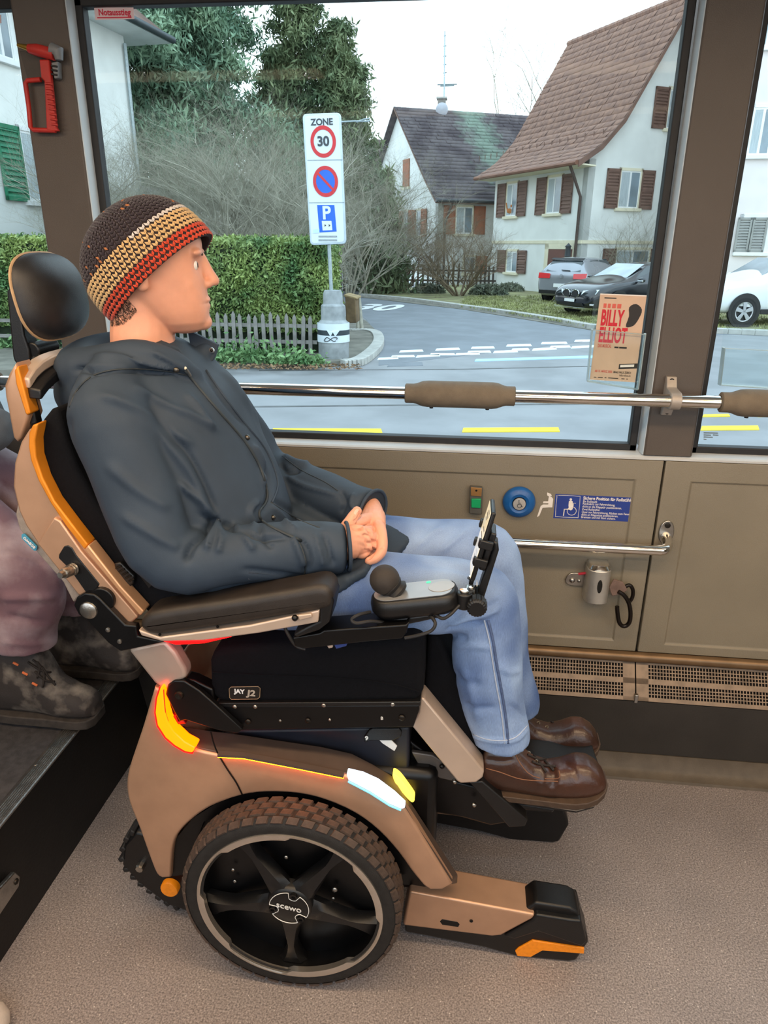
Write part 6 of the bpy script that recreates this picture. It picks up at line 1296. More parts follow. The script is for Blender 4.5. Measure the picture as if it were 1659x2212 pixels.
M_lace = mat('dark_lace', (34, 26, 22), .8, 0, .2, 200)
M_eyelet = mat('eyelet_metal', (200, 190, 170), .3, 1, .1, 60)

# ---------------- skeleton of the rider (his right side faces the camera)
HIPN, HIPF = V3(-.50, 1.28, .892), V3(-.50, 1.46, .892)
KNN, KNF = V3(.030, 1.275, .893), V3(.045, 1.50, .890)
ANN, ANF = V3(.108, 1.27, .560), V3(.150, 1.475, .497)
SHN, SHF = V3(-.625, 1.195, 1.275), V3(-.625, 1.545, 1.275)
ELN, ELF = V3(-.515, 1.145, 1.005), V3(-.470, 1.595, 1.035)
WRN, WRF = PY(742, 1180, 1.235), PY(806, 1108, 1.42)
torso = [(V3(-.50, 1.37, .90), .18, .13), (V3(-.515, 1.37, 1.0), .18, .135), (V3(-.55, 1.37, 1.12), .185, .14), (V3(-.59, 1.37, 1.22), .195, .13), (V3(-.622, 1.37, 1.30), .18, .095), (V3(-.635, 1.37, 1.36), .10, .07)]
# ---------------- head
HEADC = V3(-.604, 1.385, 1.497); HYAW = radians(16); HPIT = radians(-4)
HR = Euler((0, HPIT, HYAW)).to_matrix()
def hp_(x, y, z): return HEADC+HR @ V3(x, y, z)
hd = MB(); R = []
for z, xf, xb, hw in ((-.116, .060, .030, .016), (-.110, .076, .008, .032), (-.095, .087, -.012, .047), (-.075, .091, -.040, .056), (-.050, .092, -.068, .063), (-.025, .092, -.088, .068), (0, .092, -.100, .072), (.025, .094, -.102, .075), (.055, .095, -.098, .074), (.08, .086, -.084, .066), (.095, .066, -.062, .052), (.106, .036, -.034, .032), (.110, .010, -.008, .012)):
    ring = []
    for k in range(28):
        a = 2*pi*k/28; cx = (xf+xb)/2; rx = (xf-xb)/2; ca = cos(a); ring.append(hp_(cx+rx*math.copysign(abs(ca)**.9, ca), hw*math.copysign(abs(sin(a))**.85, sin(a)), z))
    R.append(ring)
hd.loft(R)
limb(hd, [(hp_(-.040, 0, -.02), .060, .062), (hp_(-.040, 0, -.08), .058, .060), (V3(-.640, 1.375, 1.37), .064, .062), (V3(-.635, 1.37, 1.30), .085, .075)])
limb(hd, [(hp_(.090, 0, .022), .010, .010), (hp_(.100, 0, -.004), .0095, .010), (hp_(.109, 0, -.022), .0115, .010)], res=3)   # nose
for s in (-1, 1):
    hd.sphere(hp_(.098, s*.010, -.026), .0085, 10, 8)          # nostril wings
    hd.sphere(hp_(.052, s*.030, -.022), .028, 14, 10)          # cheek
    hd.sphere(hp_(.083, s*.030, .032), .0145, 12, 8, (1, 1.9, .62), HR)   # brow
    limb(hd, [(hp_(-.012, s*.074, .022), .010, .016), (hp_(-.020, s*.083, .010), .006, .022), (hp_(-.016, s*.078, -.022), .007, .012)], ref=(0, 1, 0), res=3)  # ear
hd.sphere(hp_(.087, 0, -.056), .012, 12, 8, (.8, 1.9, .6), HR); hd.sphere(hp_(.085, 0, -.067), .012, 12, 8, (.8, 1.8, .65), HR); hd.sphere(hp_(.074, 0, -.098), .020, 12, 8, (1, 1.2, .8), HR)
head_me = remesh(hd, .0028, 10)
V = mesh_np(head_me); Hi = np.array(HR.transposed()); Lc = (V-np.array(HEADC))@Hi.T
for s in (-1, 1):   # eye sockets
    d = np.sqrt(((Lc-np.array((.094, s*.031, .010)))**2).sum(1)); V -= np.array(HR @ V3(1, 0, 0))[None, :]*(.009*np.exp(-(d/.016)**2))[:, None]
d = np.hypot((Lc[:, 2]+.0615)/.0022, Lc[:, 1]/.03); V -= np.array(HR @ V3(1, 0, 0))[None, :]*(.003*np.exp(-d**2)*(Lc[:, 0] > .05))[:, None]
set_np(head_me, V)
# ---------------- hands, clasped in the lap
def hand_mesh():
    h = MB(); K = [(PY(780, 1148, 1.262)), PY(790, 1163, 1.254), PY(792, 1180, 1.254), PY(787, 1196, 1.258)]
    # right hand: back of the hand to the camera
    limb(h, [(PY(722, 1188, 1.225), .024, .029), (PY(745, 1178, 1.238), .022, .030), (PY(764, 1170, 1.252), .024, .036), (PY(780, 1171, 1.266), .024, .035)], res=4)
    for k, p in enumerate(K):
        b = PY((766, 770, 770, 766)[k], (1154, 1166, 1179, 1191)[k], 1.266); m = p+V3(.012, .034, -.010); e = p+V3(-.004, .062, -.014)
        limb(h, [(b, .012, .012), (p, .0112, .0112), (m, .0095, .0095), (e, .0085, .0085)], 12, (0, 0, 1), 4)
    limb(h, [(PY(738, 1166, 1.245), .014, .016), (PY(748, 1142, 1.262), .0145, .0145), (PY(760, 1120, 1.276), .0115, .0115), (PY(772, 1103, 1.286), .0085, .0095)], 14, (0, 1, 0), 4)
    # left hand: laid round the right one from the window side
    limb(h, [(PY(800, 1100, 1.43), .024, .028), (PY(804, 1112, 1.40), .024, .028), (PY(803, 1132, 1.355), .026, .036), (PY(806, 1148, 1.325), .022, .036)], res=4)
    for k, (a, b) in enumerate((((812, 1133), 0), ((820, 1148), 1), ((822, 1168), 2), ((818, 1188), 3))):
        if k == 0: q = [(PY(806, 1122, 1.345), .0115, .0115), (PY(819, 1138, 1.310), .0125, .0125), (PY(825, 1165, 1.278), .0115, .0115), (PY(824, 1190, 1.258), .0108, .0108), (PY(812, 1205, 1.246), .0100, .0100), (PY(797, 1212, 1.240), .0085, .0085)]
        else: q = [(PY(a-14, b0, 1.345), .011, .011), (PY(a, b0+4, 1.318), .0112, .0112), (PY(a+5, b0+22, 1.296), .0102, .0102), (PY(a+1, b0+40, 1.283), .0095, .0095), (PY(a-20, b0+48, 1.275), .0082, .0082)] if (b0 := b+0*k) is not None and False else None
        if k == 0: limb(h, q, 12, (0, 1, 0), 4)
    for k, dy in ((1, .016), (2, .034), (3, .052)):
        q = [(PY(806, 1122+8*k, 1.345+dy*.3), .011, .011), (PY(816, 1142+10*k, 1.318+dy), .0112, .0112), (PY(822, 1168+7*k, 1.292+dy), .0102, .0102), (PY(818, 1192+4*k, 1.272+dy), .0095, .0095), (PY(800, 1206+2*k, 1.262+dy), .0082, .0082)]
        limb(h, q, 12, (0, 1, 0), 4)
    limb(h, [(PY(800, 1122, 1.345), .014, .016), (PY(786, 1124, 1.315), .0135, .0135), (PY(772, 1131, 1.290), .0118, .0118), (PY(758, 1137, 1.272), .0088, .0092)], 14, (0, 1, 0), 4)
    return remesh(h, .0014, 2)
hand_me = hand_mesh()
fold(hand_me, [([(791, 1140), (800, 1152), (806, 1168), (808, 1186), (800, 1203), (788, 1210)], 2.6, -.006), ([(758, 1141), (768, 1144), (780, 1143), (788, 1136)], 2.4, -.0045), ([(776, 1102), (777, 1113), (771, 1122), (764, 1126)], 2.4, -.004), ([(786, 1155), (793, 1156), (800, 1158)], 2.2, -.003), ([(788, 1172), (796, 1173), (803, 1174)], 2.2, -.003), ([(785, 1188), (792, 1190), (800, 1191)], 2.2, -.003), ([(785, 1152), (790, 1162), (792, 1172)], 4, -.003), ([(794, 1172), (796, 1182), (795, 1190)], 4, -.003), ([(752, 1140), (762, 1139), (775, 1142), (785, 1145)], 4, -.0025), ([(763, 1116), (768, 1119)], 2.5, -.001), ([(819, 1184), (830, 1182)], 2.5, -.0015), ([(770, 1160), (788, 1166)], 4, -.001), ([(770, 1176), (790, 1182)], 4, -.001)])
core = MB()
limb(core, [(p, a-.035, b-.03) for p, a, b in torso])
for sh, el, wr in ((SHN, ELN, WRN), (SHF, ELF, WRF)): limb(core, [(sh, .045, .045), ((sh+el)/2, .042, .042), (el, .036, .036), ((el+wr)/2, .034, .032), (wr, .024, .028)])
for hp0, kn, an in ((HIPN, KNN, ANN), (HIPF, KNF, ANF)): limb(core, [(hp0, .075, .07), ((hp0+kn)/2, .062, .06), (kn, .045, .045), ((kn+an)/2, .042, .042), (an, .033, .035), (an+V3(.01, 0, -.08), .03, .033)])
core_me = remesh(core, .010, 2)
def join_meshes(mes, name):
    Vs = []; F = []; off = 0
    for me in mes:
        V = mesh_np(me); Vs.append(V); F += [tuple(i+off for i in p.vertices) for p in me.polygons]; off += len(V)
    out = bpy.data.meshes.new(name); out.from_pydata([tuple(v) for v in np.vstack(Vs)], [], F); out.update(); return out
person = skin_obj('person', join_meshes([head_me, hand_me, core_me], 'person'), M_skin)
tag(person, 'person in blue-grey rain jacket, jeans and striped knitted hat sitting in the wheelchair', 'person')
for s in (-1, 1):
    c = hp_(.0735, s*.031, .010); e = MB().sphere(c, .0112, 16, 12).build('eye', mat('eye_white', (232, 226, 220), .2, 0, .03, 60), person, angle=180)
    g = HR @ V3(1, 0, 0); MB().lathe([(.0, .0114), (.003, .0112), (.0055, .0101), (.0058, .0092)], c, g, 16).build('iris', mat('iris_brown', (70, 50, 36), .15, 0, .2, 200), e, angle=180)
    pts = [hp_(.0935-.006*t, s*(.016+.034*t), .0275+.006*sin(pi*t*.9)) for t in np.linspace(0, 1, 7)]
    MB().tube(pts, [.0018, .003, .0033, .0033, .003, .0024, .0012], 8).build('eyebrow', mat('dark_hair', (52, 38, 30), .8, 0, .3, 400, .5, 2000), person, angle=180)
for px, py, y in ((769, 1103, 1.275),): pass
# fingernail of the upright thumb
bv = bvh_of(hand_me)
for pts in ([(766, 1103), (771, 1099), (775, 1101), (774, 1108), (768, 1112), (764, 1109)],):
    patch_on(bv, 'fingernail', pts, .0012, mat('nail', (238, 190, 170), .25, 0, .03, 60), person, .0006)
# short hair at the nape
hb_ = bvh_of(head_me)
# ---------------- jacket
J = MB()
limb(J, [(V3(-.49, 1.37, .90), .205, .150), (V3(-.51, 1.37, .99), .20, .152), (V3(-.545, 1.37, 1.10), .205, .150), (V3(-.585, 1.37, 1.205), .212, .142), (V3(-.622, 1.37, 1.285), .20, .112), (V3(-.640, 1.37, 1.335), .125, .085)], 32, res=4, caps=(.3, .3))
limb(J, [(V3(-.635, 1.255, 1.292), .075, .066), (SHN+V3(0, -.012, -.01), .068, .074), ((SHN+ELN)/2+V3(-.012, -.012, -.005), .064, .072), (ELN+V3(-.008, 0, .0), .060, .064), (ELN.lerp(WRN, .45), .056, .057), (ELN.lerp(WRN, .86), .050, .050), (WRN+V3(-.004, -.002, -.002), .047, .047)], 22, res=4, caps=(1, .25))
limb(J, [(V3(-.635, 1.485, 1.292), .075, .066), (SHF+V3(0, .012, -.01), .068, .074), ((SHF+ELF)/2+V3(.0, .01, 0), .064, .070), (ELF, .060, .062), (ELF.lerp(WRF, .45), .054, .055), (ELF.lerp(WRF, .84), .048, .048), (WRF+V3(-.012, .008, .004), .046, .046)], 22, res=4, caps=(1, .25))
# lap panels of the coat lying over the thighs
def lap(P0, P1, P2, t=.008):
    """slab through three rows of points"""
    n = len(P0); R = []
    for i in range(n):
        r = [P0[i], P1[i], P2[i]]; R.append([p+V3(0, 0, t) for p in r]+[p-V3(0, 0, t) for p in reversed(r)])
    J.loft(R)
def rows(*r): return [[PY(*p) for p in q] for q in r]
lap(*rows([(455, 1345, 1.160), (550, 1335, 1.165), (640, 1312, 1.175), (720, 1282, 1.190), (785, 1240, 1.215)], [(460, 1250, 1.225), (560, 1248, 1.232), (640, 1243, 1.24), (725, 1226, 1.25), (808, 1209, 1.262)], [(500, 1180, 1.33), (580, 1180, 1.33), (660, 1192, 1.325), (720, 1200, 1.315), (775, 1203, 1.305)]))
lap(*rows([(620, 1150, 1.37), (700, 1170, 1.37), (760, 1192, 1.368), (815, 1206, 1.37), (852, 1204, 1.38)], [(620, 1095, 1.45), (710, 1110, 1.46), (780, 1126, 1.46), (840, 1142, 1.455), (896, 1163, 1.445)], [(640, 1060, 1.55), (720, 1078, 1.55), (780, 1096, 1.55), (830, 1114, 1.54), (865, 1130, 1.525)]))
# hood lying on the shoulders, stand collar in front
limb(J, [(PY(420, 812, 1.31), .018, .016), (PY(355, 772, 1.27), .022, .026), (PY(270, 775, 1.27), .036, .034), (V3(-.735, 1.30, 1.320), .046, .048), (V3(-.772, 1.375, 1.318), .052, .052), (V3(-.735, 1.45, 1.330), .046, .046), (V3(-.66, 1.475, 1.345), .034, .032), (V3(-.58, 1.455, 1.335), .022, .026), (PY(445, 760, 1.43), .018, .020)], 18, (0, 0, 1), 4)
limb(J, [(V3(-.70, 1.28, 1.28), .06, .05), (V3(-.765, 1.37, 1.265), .06, .07), (V3(-.70, 1.46, 1.28), .06, .05)], 18, (0, 0, 1), 4)
jme = remesh(J, .0052, 6)
FOLDS = [  # (polyline in the photograph, half width px, height)
    ([(300, 900), (360, 960), (410, 1020), (440, 1085), (445, 1120)], 12, .006), ([(330, 900), (400, 970), (440, 1040), (470, 1110)], 9, -.006),
    ([(215, 850), (290, 880), (360, 930), (420, 960)], 12, .005), ([(280, 830), (350, 870), (420, 900), (470, 930)], 9, .005), ([(400, 850), (430, 880), (460, 930)], 8, .004),
    ([(475, 1120), (440, 1150), (415, 1180), (402, 1215)], 9, -.009), ([(480, 1125), (455, 1160), (445, 1190)], 7, .008), ([(470, 1125), (478, 1165), (470, 1195)], 8, .006),
    ([(500, 1130), (530, 1160), (550, 1190)], 8, .006), ([(555, 1130), (570, 1165), (590, 1185)], 7, -.006), ([(430, 1110), (470, 1128), (500, 1140), (560, 1160), (620, 1162)], 7, -.008),
    ([(380, 1040), (430, 1080), (468, 1122)], 9, .007), ([(150, 900), (145, 960), (150, 1030), (170, 1080)], 10, -.004), ([(230, 1000), (300, 1060), (370, 1100)], 14, .004), ([(260, 1110), (340, 1160), (390, 1185)], 12, .004),
    ([(640, 1160), (660, 1180), (668, 1215), (655, 1245)], 8, -.006), ([(632, 1158), (645, 1190), (660, 1225)], 8, .007), ([(700, 1150), (712, 1190), (722, 1225)], 6, -.005), ([(680, 1150), (690, 1190), (700, 1225)], 6, .004),
    ([(520, 1230), (600, 1240), (660, 1250)], 8, -.004), ([(560, 1000), (580, 1040), (580, 1080), (565, 1110)], 7, -.006), ([(545, 960), (565, 1000), (572, 1050)], 7, .006),
    ([(560, 1080), (540, 1105), (555, 1140)], 6, .005), ([(590, 1080), (640, 1110), (700, 1140)], 6, -.004), ([(585, 1090), (620, 1130), (640, 1145)], 6, .005),
    ([(605, 1000), (620, 1020), (650, 1015)], 6, -.006), ([(610, 985), (640, 1000), (670, 1005)], 7, .006), ([(620, 1030), (660, 1050), (730, 1070)], 6, .004), ([(735, 1060), (745, 1085), (735, 1110)], 6, -.005), ([(765, 1065), (760, 1090), (775, 1110)], 6, .005),
    ([(480, 800), (520, 850), (570, 920), (605, 960)], 8, .004), ([(440, 800), (480, 860), (530, 920)], 6, -.003), ([(160, 800), (220, 795), (300, 800), (380, 805)], 6, -.010), ([(150, 850), (190, 810), (240, 800)], 6, -.008),
    ([(200, 770), (260, 775), (320, 785), (390, 800)], 8, .006), ([(330, 760), (370, 780), (405, 800)], 6, .005), ([(440, 1285), (520, 1270), (600, 1262), (700, 1255)], 7, -.008), ([(500, 1290), (600, 1280), (700, 1262), (780, 1235)], 9, .004)]
cloth_noise(jme, .0018, 40, 3); fold(jme, [(a, w*.85, h*1.7) for a, w, h in FOLDS])
jacket = skin_obj('jacket', jme, M_jacket, person); jacket['label'] = 'blue-grey rain jacket with a hood'
jb_ = bvh_of(jme)
ring_on(jb_, 'front_placket', [(400, 800), (430, 838), (470, 885), (505, 925), (535, 962), (562, 1010), (577, 1060), (574, 1085), (560, 1105), (566, 1125), (600, 1145), (650, 1168)], .0032, M_stitch, jacket, lift=.0005)
ring_on(jb_, 'placket_edge', [(446, 800), (480, 850), (530, 915), (570, 965), (592, 1010), (600, 1050), (588, 1085)], .0028, M_jacket, jacket, lift=.0012)
ring_on(jb_, 'sleeve_seam', [(640, 1160), (652, 1185), (660, 1215), (657, 1240), (648, 1258)], .0016, M_stitch, jacket, lift=.0002)
ring_on(jb_, 'hood_seam', [(150, 880), (165, 845), (195, 815), (240, 800), (300, 797), (360, 802), (410, 812)], .0016, M_stitch, jacket, lift=.0002)
ring_on(jb_, 'pocket_seam', [(585, 1085), (640, 1120), (690, 1140)], .0016, M_stitch, jacket, lift=.0002)
ring_on(jb_, 'sleeve_seam', [(610, 985), (650, 1015), (700, 1040), (730, 1060)], .0014, M_stitch, jacket, lift=.0002)
patch_on(jb_, 'reflective_strip', [(537, 1236), (560, 1239), (590, 1243), (625, 1249), (618, 1262), (590, 1259), (560, 1255), (536, 1252)], .0012, mat('reflective_grey', (126, 132, 146), .4, .2, .06, 60), jacket, .002)
for a, b in ((534, 945), (590, 1118), (381, 799)):
    p = hit(jb_, a, b, .001)
    if p: MB().sphere(p, .0058, 14, 8).build('snap_button', mat('snap_metal', (96, 92, 86), .3, .9, .1, 60), jacket)
zp = on_surface(jb_, [(400, 795), (406, 803), (411, 812)], .003)
if len(zp) > 1: MB().tube(zp, .0030, 8).build('zip_puller', M_steel, jacket)
# collar flap on the far side of the neck, standing open
cf = [V3(-.560, 1.425, 1.325), PY(404, 712, 1.43), PY(440, 730, 1.435), PY(470, 745, 1.435), PY(463, 772, 1.425), PY(445, 800, 1.405), PY(412, 792, 1.395)]
cfo = MB().prism(cf, (0, .012, 0)).build('collar_flap', M_jacket, jacket, bevel=.004, seg=3)
MB().sphere(PY(457, 757, 1.424), .0065, 14, 8).build('snap_button', mat('snap_ring', (210, 208, 204), .25, .9, .05, 60), cfo); MB().sphere(PY(457, 757, 1.419), .0034, 10, 6).build('snap_socket', M_screw, cfo)
# inner collar, dark
MB().tube([PY(308, 762, 1.29), PY(350, 748, 1.29), PY(376, 758, 1.31), PY(394, 780, 1.335), PY(404, 800, 1.35)], [.008, .011, .011, .009, .006], 10).build('inner_collar', M_jacket_in, jacket)
# cuffs: rolled edge rings where the sleeves end
def cuff(wr, el, r, lab):
    t = (wr-el).normalized(); s = V3(0, 1, 0); s = (s-t*s.dot(t)).normalized(); w = t.cross(s)
    c = wr+t*.004; pts = [c+(s*cos(2*pi*k/28)*r+w*sin(2*pi*k/28)*r) for k in range(28)]
    MB().tube(pts, .0036, 8, closed=True).build('cuff', M_jacket, jacket, angle=180)
    R = [[c-t*(.0 if i == 0 else .002)+(s*cos(2*pi*k/28)+w*sin(2*pi*k/28))*(r if i == 0 else .02) for k in range(28)] for i in range(2)]
    MB().loft(R, True, False).build('cuff_lining', M_jacket_in, jacket, angle=180)
cuff(WRN+V3(.004, 0, 0), ELN, .046, ''); cuff(WRF+V3(-.004, .006, .004), ELF, .046, '')
# ---------------- jeans
T = MB()
limb(T, [(V3(-.56, 1.37, .93), .17, .10), (V3(-.49, 1.37, .915), .19, .105), (V3(-.40, 1.37, .91), .185, .10)], 28)
limb(T, [(HIPN, .095, .088), (HIPN.lerp(KNN, .45), .090, .086), (HIPN.lerp(KNN, .82), .078, .078), (KNN+V3(.008, 0, .0), .072, .074), (KNN+V3(.034, 0, -.045), .069, .070), (KNN.lerp(ANN, .35)+V3(.012, 0, 0), .066, .071), (KNN.lerp(ANN, .7), .060, .066), (ANN+V3(0, 0, .028), .058, .063), (ANN+V3(.004, 0, .004), .060, .063)], 24, res=5, caps=(1, .1))
limb(T, [(HIPF, .095, .088), (HIPF.lerp(KNF, .45), .090, .086), (HIPF.lerp(KNF, .82), .080, .080), (KNF+V3(.008, 0, .0), .074, .076), (KNF+V3(.036, 0, -.045), .069, .070), (KNF.lerp(ANF, .35)+V3(.014, 0, 0), .066, .070), (KNF.lerp(ANF, .7), .060, .066), (ANF+V3(0, 0, .028), .058, .063), (ANF+V3(.004, 0, .004), .060, .063)], 24, res=5, caps=(1, .1))
tme = remesh(T, .0062, 5)
cloth_noise(tme, .0014, 48, 5)
fold(tme, [(a_, w_, h_*1.8) for a_, w_, h_ in [([(970, 1350), (1000, 1335), (1050, 1325), (1080, 1310)], 7, .006), ([(965, 1362), (1000, 1352), (1045, 1345)], 5, -.007), ([(975, 1340), (1010, 1310), (1040, 1290)], 6, -.005), ([(960, 1380), (985, 1375), (1010, 1380)], 6, -.005), ([(900, 1215), (980, 1225), (1040, 1245)], 8, -.003),
    ([(900, 1185), (930, 1155), (960, 1140)], 6, .004), ([(950, 1195), (985, 1165), (1010, 1145)], 6, .004), ([(1000, 1440), (1020, 1500), (1035, 1560)], 9, .003), ([(1090, 1420), (1105, 1480), (1115, 1540)], 8, .003), ([(980, 1450), (1000, 1470), (1040, 1480)], 7, -.003), ([(1020, 1590), (1060, 1600), (1110, 1600), (1140, 1575)], 4, .0035), ([(1100, 1520), (1125, 1540), (1140, 1550)], 5, -.003), ([(1010, 1290), (1045, 1300), (1075, 1285)], 6, .003), ([(985, 1400), (1030, 1395), (1060, 1400)], 6, .003), ([(1075, 1440), (1100, 1450), (1125, 1448)], 5, .003), ([(1000, 1520), (1040, 1530), (1070, 1528)], 6, -.003)]])
jeans = skin_obj('jeans', tme, M_denim, person); jeans['label'] = 'faded blue jeans'
tb = bvh_of(tme)
ring_on(tb, 'side_seam', [(1046, 1340), (1056, 1380), (1064, 1430), (1072, 1480), (1083, 1540), (1090, 1606)], .0016, M_denim_st, jeans, lift=.0004)
ring_on(tb, 'seam_edge', [(1054, 1340), (1064, 1380), (1072, 1430), (1081, 1480), (1091, 1540), (1098, 1606)], .0030, mat('denim_dark', (74, 92, 130), .8, 0, .2, 120), jeans, lift=.0001)
ring_on(tb, 'hem_stitch', [(1022, 1586), (1050, 1597), (1085, 1600), (1115, 1592), (1140, 1566)], .0013, M_denim_st, jeans, lift=.0004)
# socks / boot shafts and boots
def boot(dx, dy, dz, name='boot'):
    """ankle boot; x along the foot; the near boot's photo outline gives the profile"""
    y0 = 1.262; off = V3(dx, dy, dz)
    prof = [(1045, 1612, 1700, .034), (1056, 1604, 1716, .036), (1080, 1604, 1716, .038), (1108, 1606, 1718, .039), (1130, 1622, 1720, .040), (1155, 1642, 1722, .041), (1185, 1652, 1724, .043), (1215, 1648, 1726, .046), (1245, 1638, 1727, .048), (1270, 1640, 1725, .047), (1290, 1652, 1720, .042), (1303, 1668, 1713, .032), (1309, 1685, 1706, .016)]
    R = []
    for px, t, b, hw in prof:
        T_ = PY(px, t, y0); B_ = PY(px, b, y0-.03); B_.x = T_.x; ring = []; H = T_.z-B_.z
        for k in range(22):
            a = 2*pi*k/22-pi/2; s = sin(a); c = cos(a); zz = B_.z+H*.5+H*.5*math.copysign(abs(s)**.75, s); wd = hw*(abs(c)**.55)*(1.0 if s < 0 else 1-.28*s)
            ring.append(V3(T_.x, y0+math.copysign(wd, c), zz)+off)
        R.append(ring)
    me = remesh(MB().loft(R), .0042, 4)
    if dy == 0: fold(me, [([(1165, 1650), (1172, 1680), (1168, 1700)], 6, .004), ([(1190, 1655), (1196, 1680), (1190, 1705)], 6, -.004), ([(1205, 1655), (1213, 1685), (1208, 1700)], 6, .003), ([(1218, 1650), (1238, 1660), (1250, 1690)], 5, -.003), ([(1045, 1640), (1085, 1645), (1110, 1640)], 5, -.003)])
    b = skin_obj(name, me, M_boot, person)
    # welted sole
    S = []; 
    for px, t, bt, hw in prof:
        B_ = PY(px, bt, y0-.03); x = PY(px, t, y0).x; S.append((x, B_.z, hw))
    top = [V3(x, y0-hw-.005, z+.006)+off for x, z, hw in S]+[V3(x, y0+hw+.005, z+.006)+off for x, z, hw in reversed(S)]
    zb = min(z for x, z, h in S)
    so = MB().loft([[p+V3(0, 0, -.014) for p in top], [p+V3(0, 0, -.011) for p in top], top]); so.build('sole', M_sole, b, bevel=.003)
    return b, me
boot_n, bme = boot(0, 0, 0); boot_n['label'] = 'brown leather lace-up boot nearer the camera'
d = PY(1290, 1606, 1.485)-PY(1305, 1690, 1.262)
boot_f, bmf = boot(d.x, d.y, d.z+.004); boot_f['label'] = 'brown leather lace-up boot nearer the window'
for b, me, offp in ((boot_n, bme, (0, 0)), (boot_f, bmf, None)):
    bb = bvh_of(me)
    if offp is not None:
        for a, c in ((1158, 1645), (1197, 1657), (1142, 1627)):
            p = hit(bb, a, c, .0005)
            if p: MB().lathe([(.0022, 0), (.0036, .0015), (.0046, 0)], p, (CAM-p), 12).build('eyelet', M_eyelet, b)
        for pts in ([(1135, 1612), (1150, 1625), (1175, 1632)], [(1140, 1630), (1165, 1640), (1190, 1636)], [(1150, 1645), (1170, 1652), (1200, 1655)], [(1132, 1606), (1160, 1640), (1180, 1668)], [(1148, 1606), (1170, 1635), (1196, 1664)], [(1128, 1600), (1140, 1590), (1158, 1598)], [(1150, 1616), (1190, 1618), (1200, 1626)]):
            ring_on(bb, 'lace', pts, .0026, M_lace, b, lift=.0035)
        ring_on(bb, 'seam', [(1110, 1606), (1118, 1640), (1150, 1676), (1205, 1682), (1207, 1664)], .0012, mat('boot_thread', (120, 80, 56), .7, 0, .1, 80), b, lift=.0003)
        ring_on(bb, 'seam', [(1050, 1660), (1080, 1668), (1130, 1684), (1205, 1688)], .0012, mat('boot_thread', (120, 80, 56)), b, lift=.0003)
        ring_on(bb, 'padded_collar', [(1032, 1610), (1055, 1616), (1085, 1616), (1112, 1606)], .007, mat('boot_collar', (34, 24, 22), .45, 0, .1, 60), b, lift=-.002)
    else:
        for pts in ([(1150, 1530), (1170, 1545), (1200, 1552)], [(1150, 1545), (1170, 1556), (1195, 1560)], [(1165, 1525), (1190, 1545)]): ring_on(bb, 'lace', pts, .0026, M_lace, b, lift=.0035)
        for a, c in ((1163, 1562), (1181, 1571)):
            p = hit(bb, a, c, .0005)
            if p: MB().lathe([(.0022, 0), (.0036, .0015), (.0046, 0)], p, (CAM-p), 12).build('eyelet', M_eyelet, b)
# ---------------- knitted hat
M_knit = [mat('knit_red', (196, 66, 38), .9, 0, .2, 260, .5, 900, sheen=.3), mat('knit_beige', (206, 172, 122), .9, 0, .18, 260, .5, 900, sheen=.3), mat('knit_dark', (44, 36, 46), .9, 0, .3, 260, .5, 900, sheen=.3), mat('knit_white', (205, 200, 198), .9, 0, .15, 260, .5, 900, sheen=.3), mat('knit_fleck', (170, 110, 70), .9, 0, .15, 260, .4, 900)]
HA = V3(-.686, 1.382, 1.404); HB = V3(-.497, 1.392, 1.566); hdv = (HB-HA).normalized(); hlat = V3(0, 1, 0); hlat = (hlat-hdv*hlat.dot(hdv)).normalized(); hn = hdv.cross(hlat); hn = hn if hn.z > 0 else -hn
hc0 = (HA+HB)/2; hL = (HB-HA).length/2+.004; hW = .096; hH = .152
def hat_pt(t, a, lift=0.):
    """t 0 at the brim .. 1 at the crown"""
    h = hH*sin(t*pi/2); e = max(0., 1-(h/hH)**2.3)**(1/2.3); bul = 1+.045*sin(pi*min(1, t*1.25))
    c = hc0-hdv*(.006*sin(t*pi/2)); r = hdv*cos(a)*(hL*e*bul+lift)+hlat*sin(a)*(hW*e*bul+lift)
    return c+hn*(h+lift*sin(t*pi/2))+r
base = MB(); NT, NA = 26, 60
Rg = [[hat_pt(i/NT*.995, 2*pi*j/NA) for j in range(NA)] for i in range(NT+1)]
base.loft(Rg, True, False)
base.loft([[hat_pt(0, 2*pi*j/NA) for j in range(NA)], [hat_pt(0.0, 2*pi*j/NA)-(hat_pt(0.0, 2*pi*j/NA)-hc0).normalized()*.007 for j in range(NA)], [hat_pt(0.14, 2*pi*j/NA)-(hat_pt(0.14, 2*pi*j/NA)-hc0).normalized()*.009 for j in range(NA)]], True, False)
beanie = base.build('beanie', mat('knit_base', (40, 30, 32), .95, 0, .3, 200), person, angle=180); beanie['label'] = 'striped knitted hat in navy, beige and red'
st = MB(); heights = []
hh = .003; row = 0
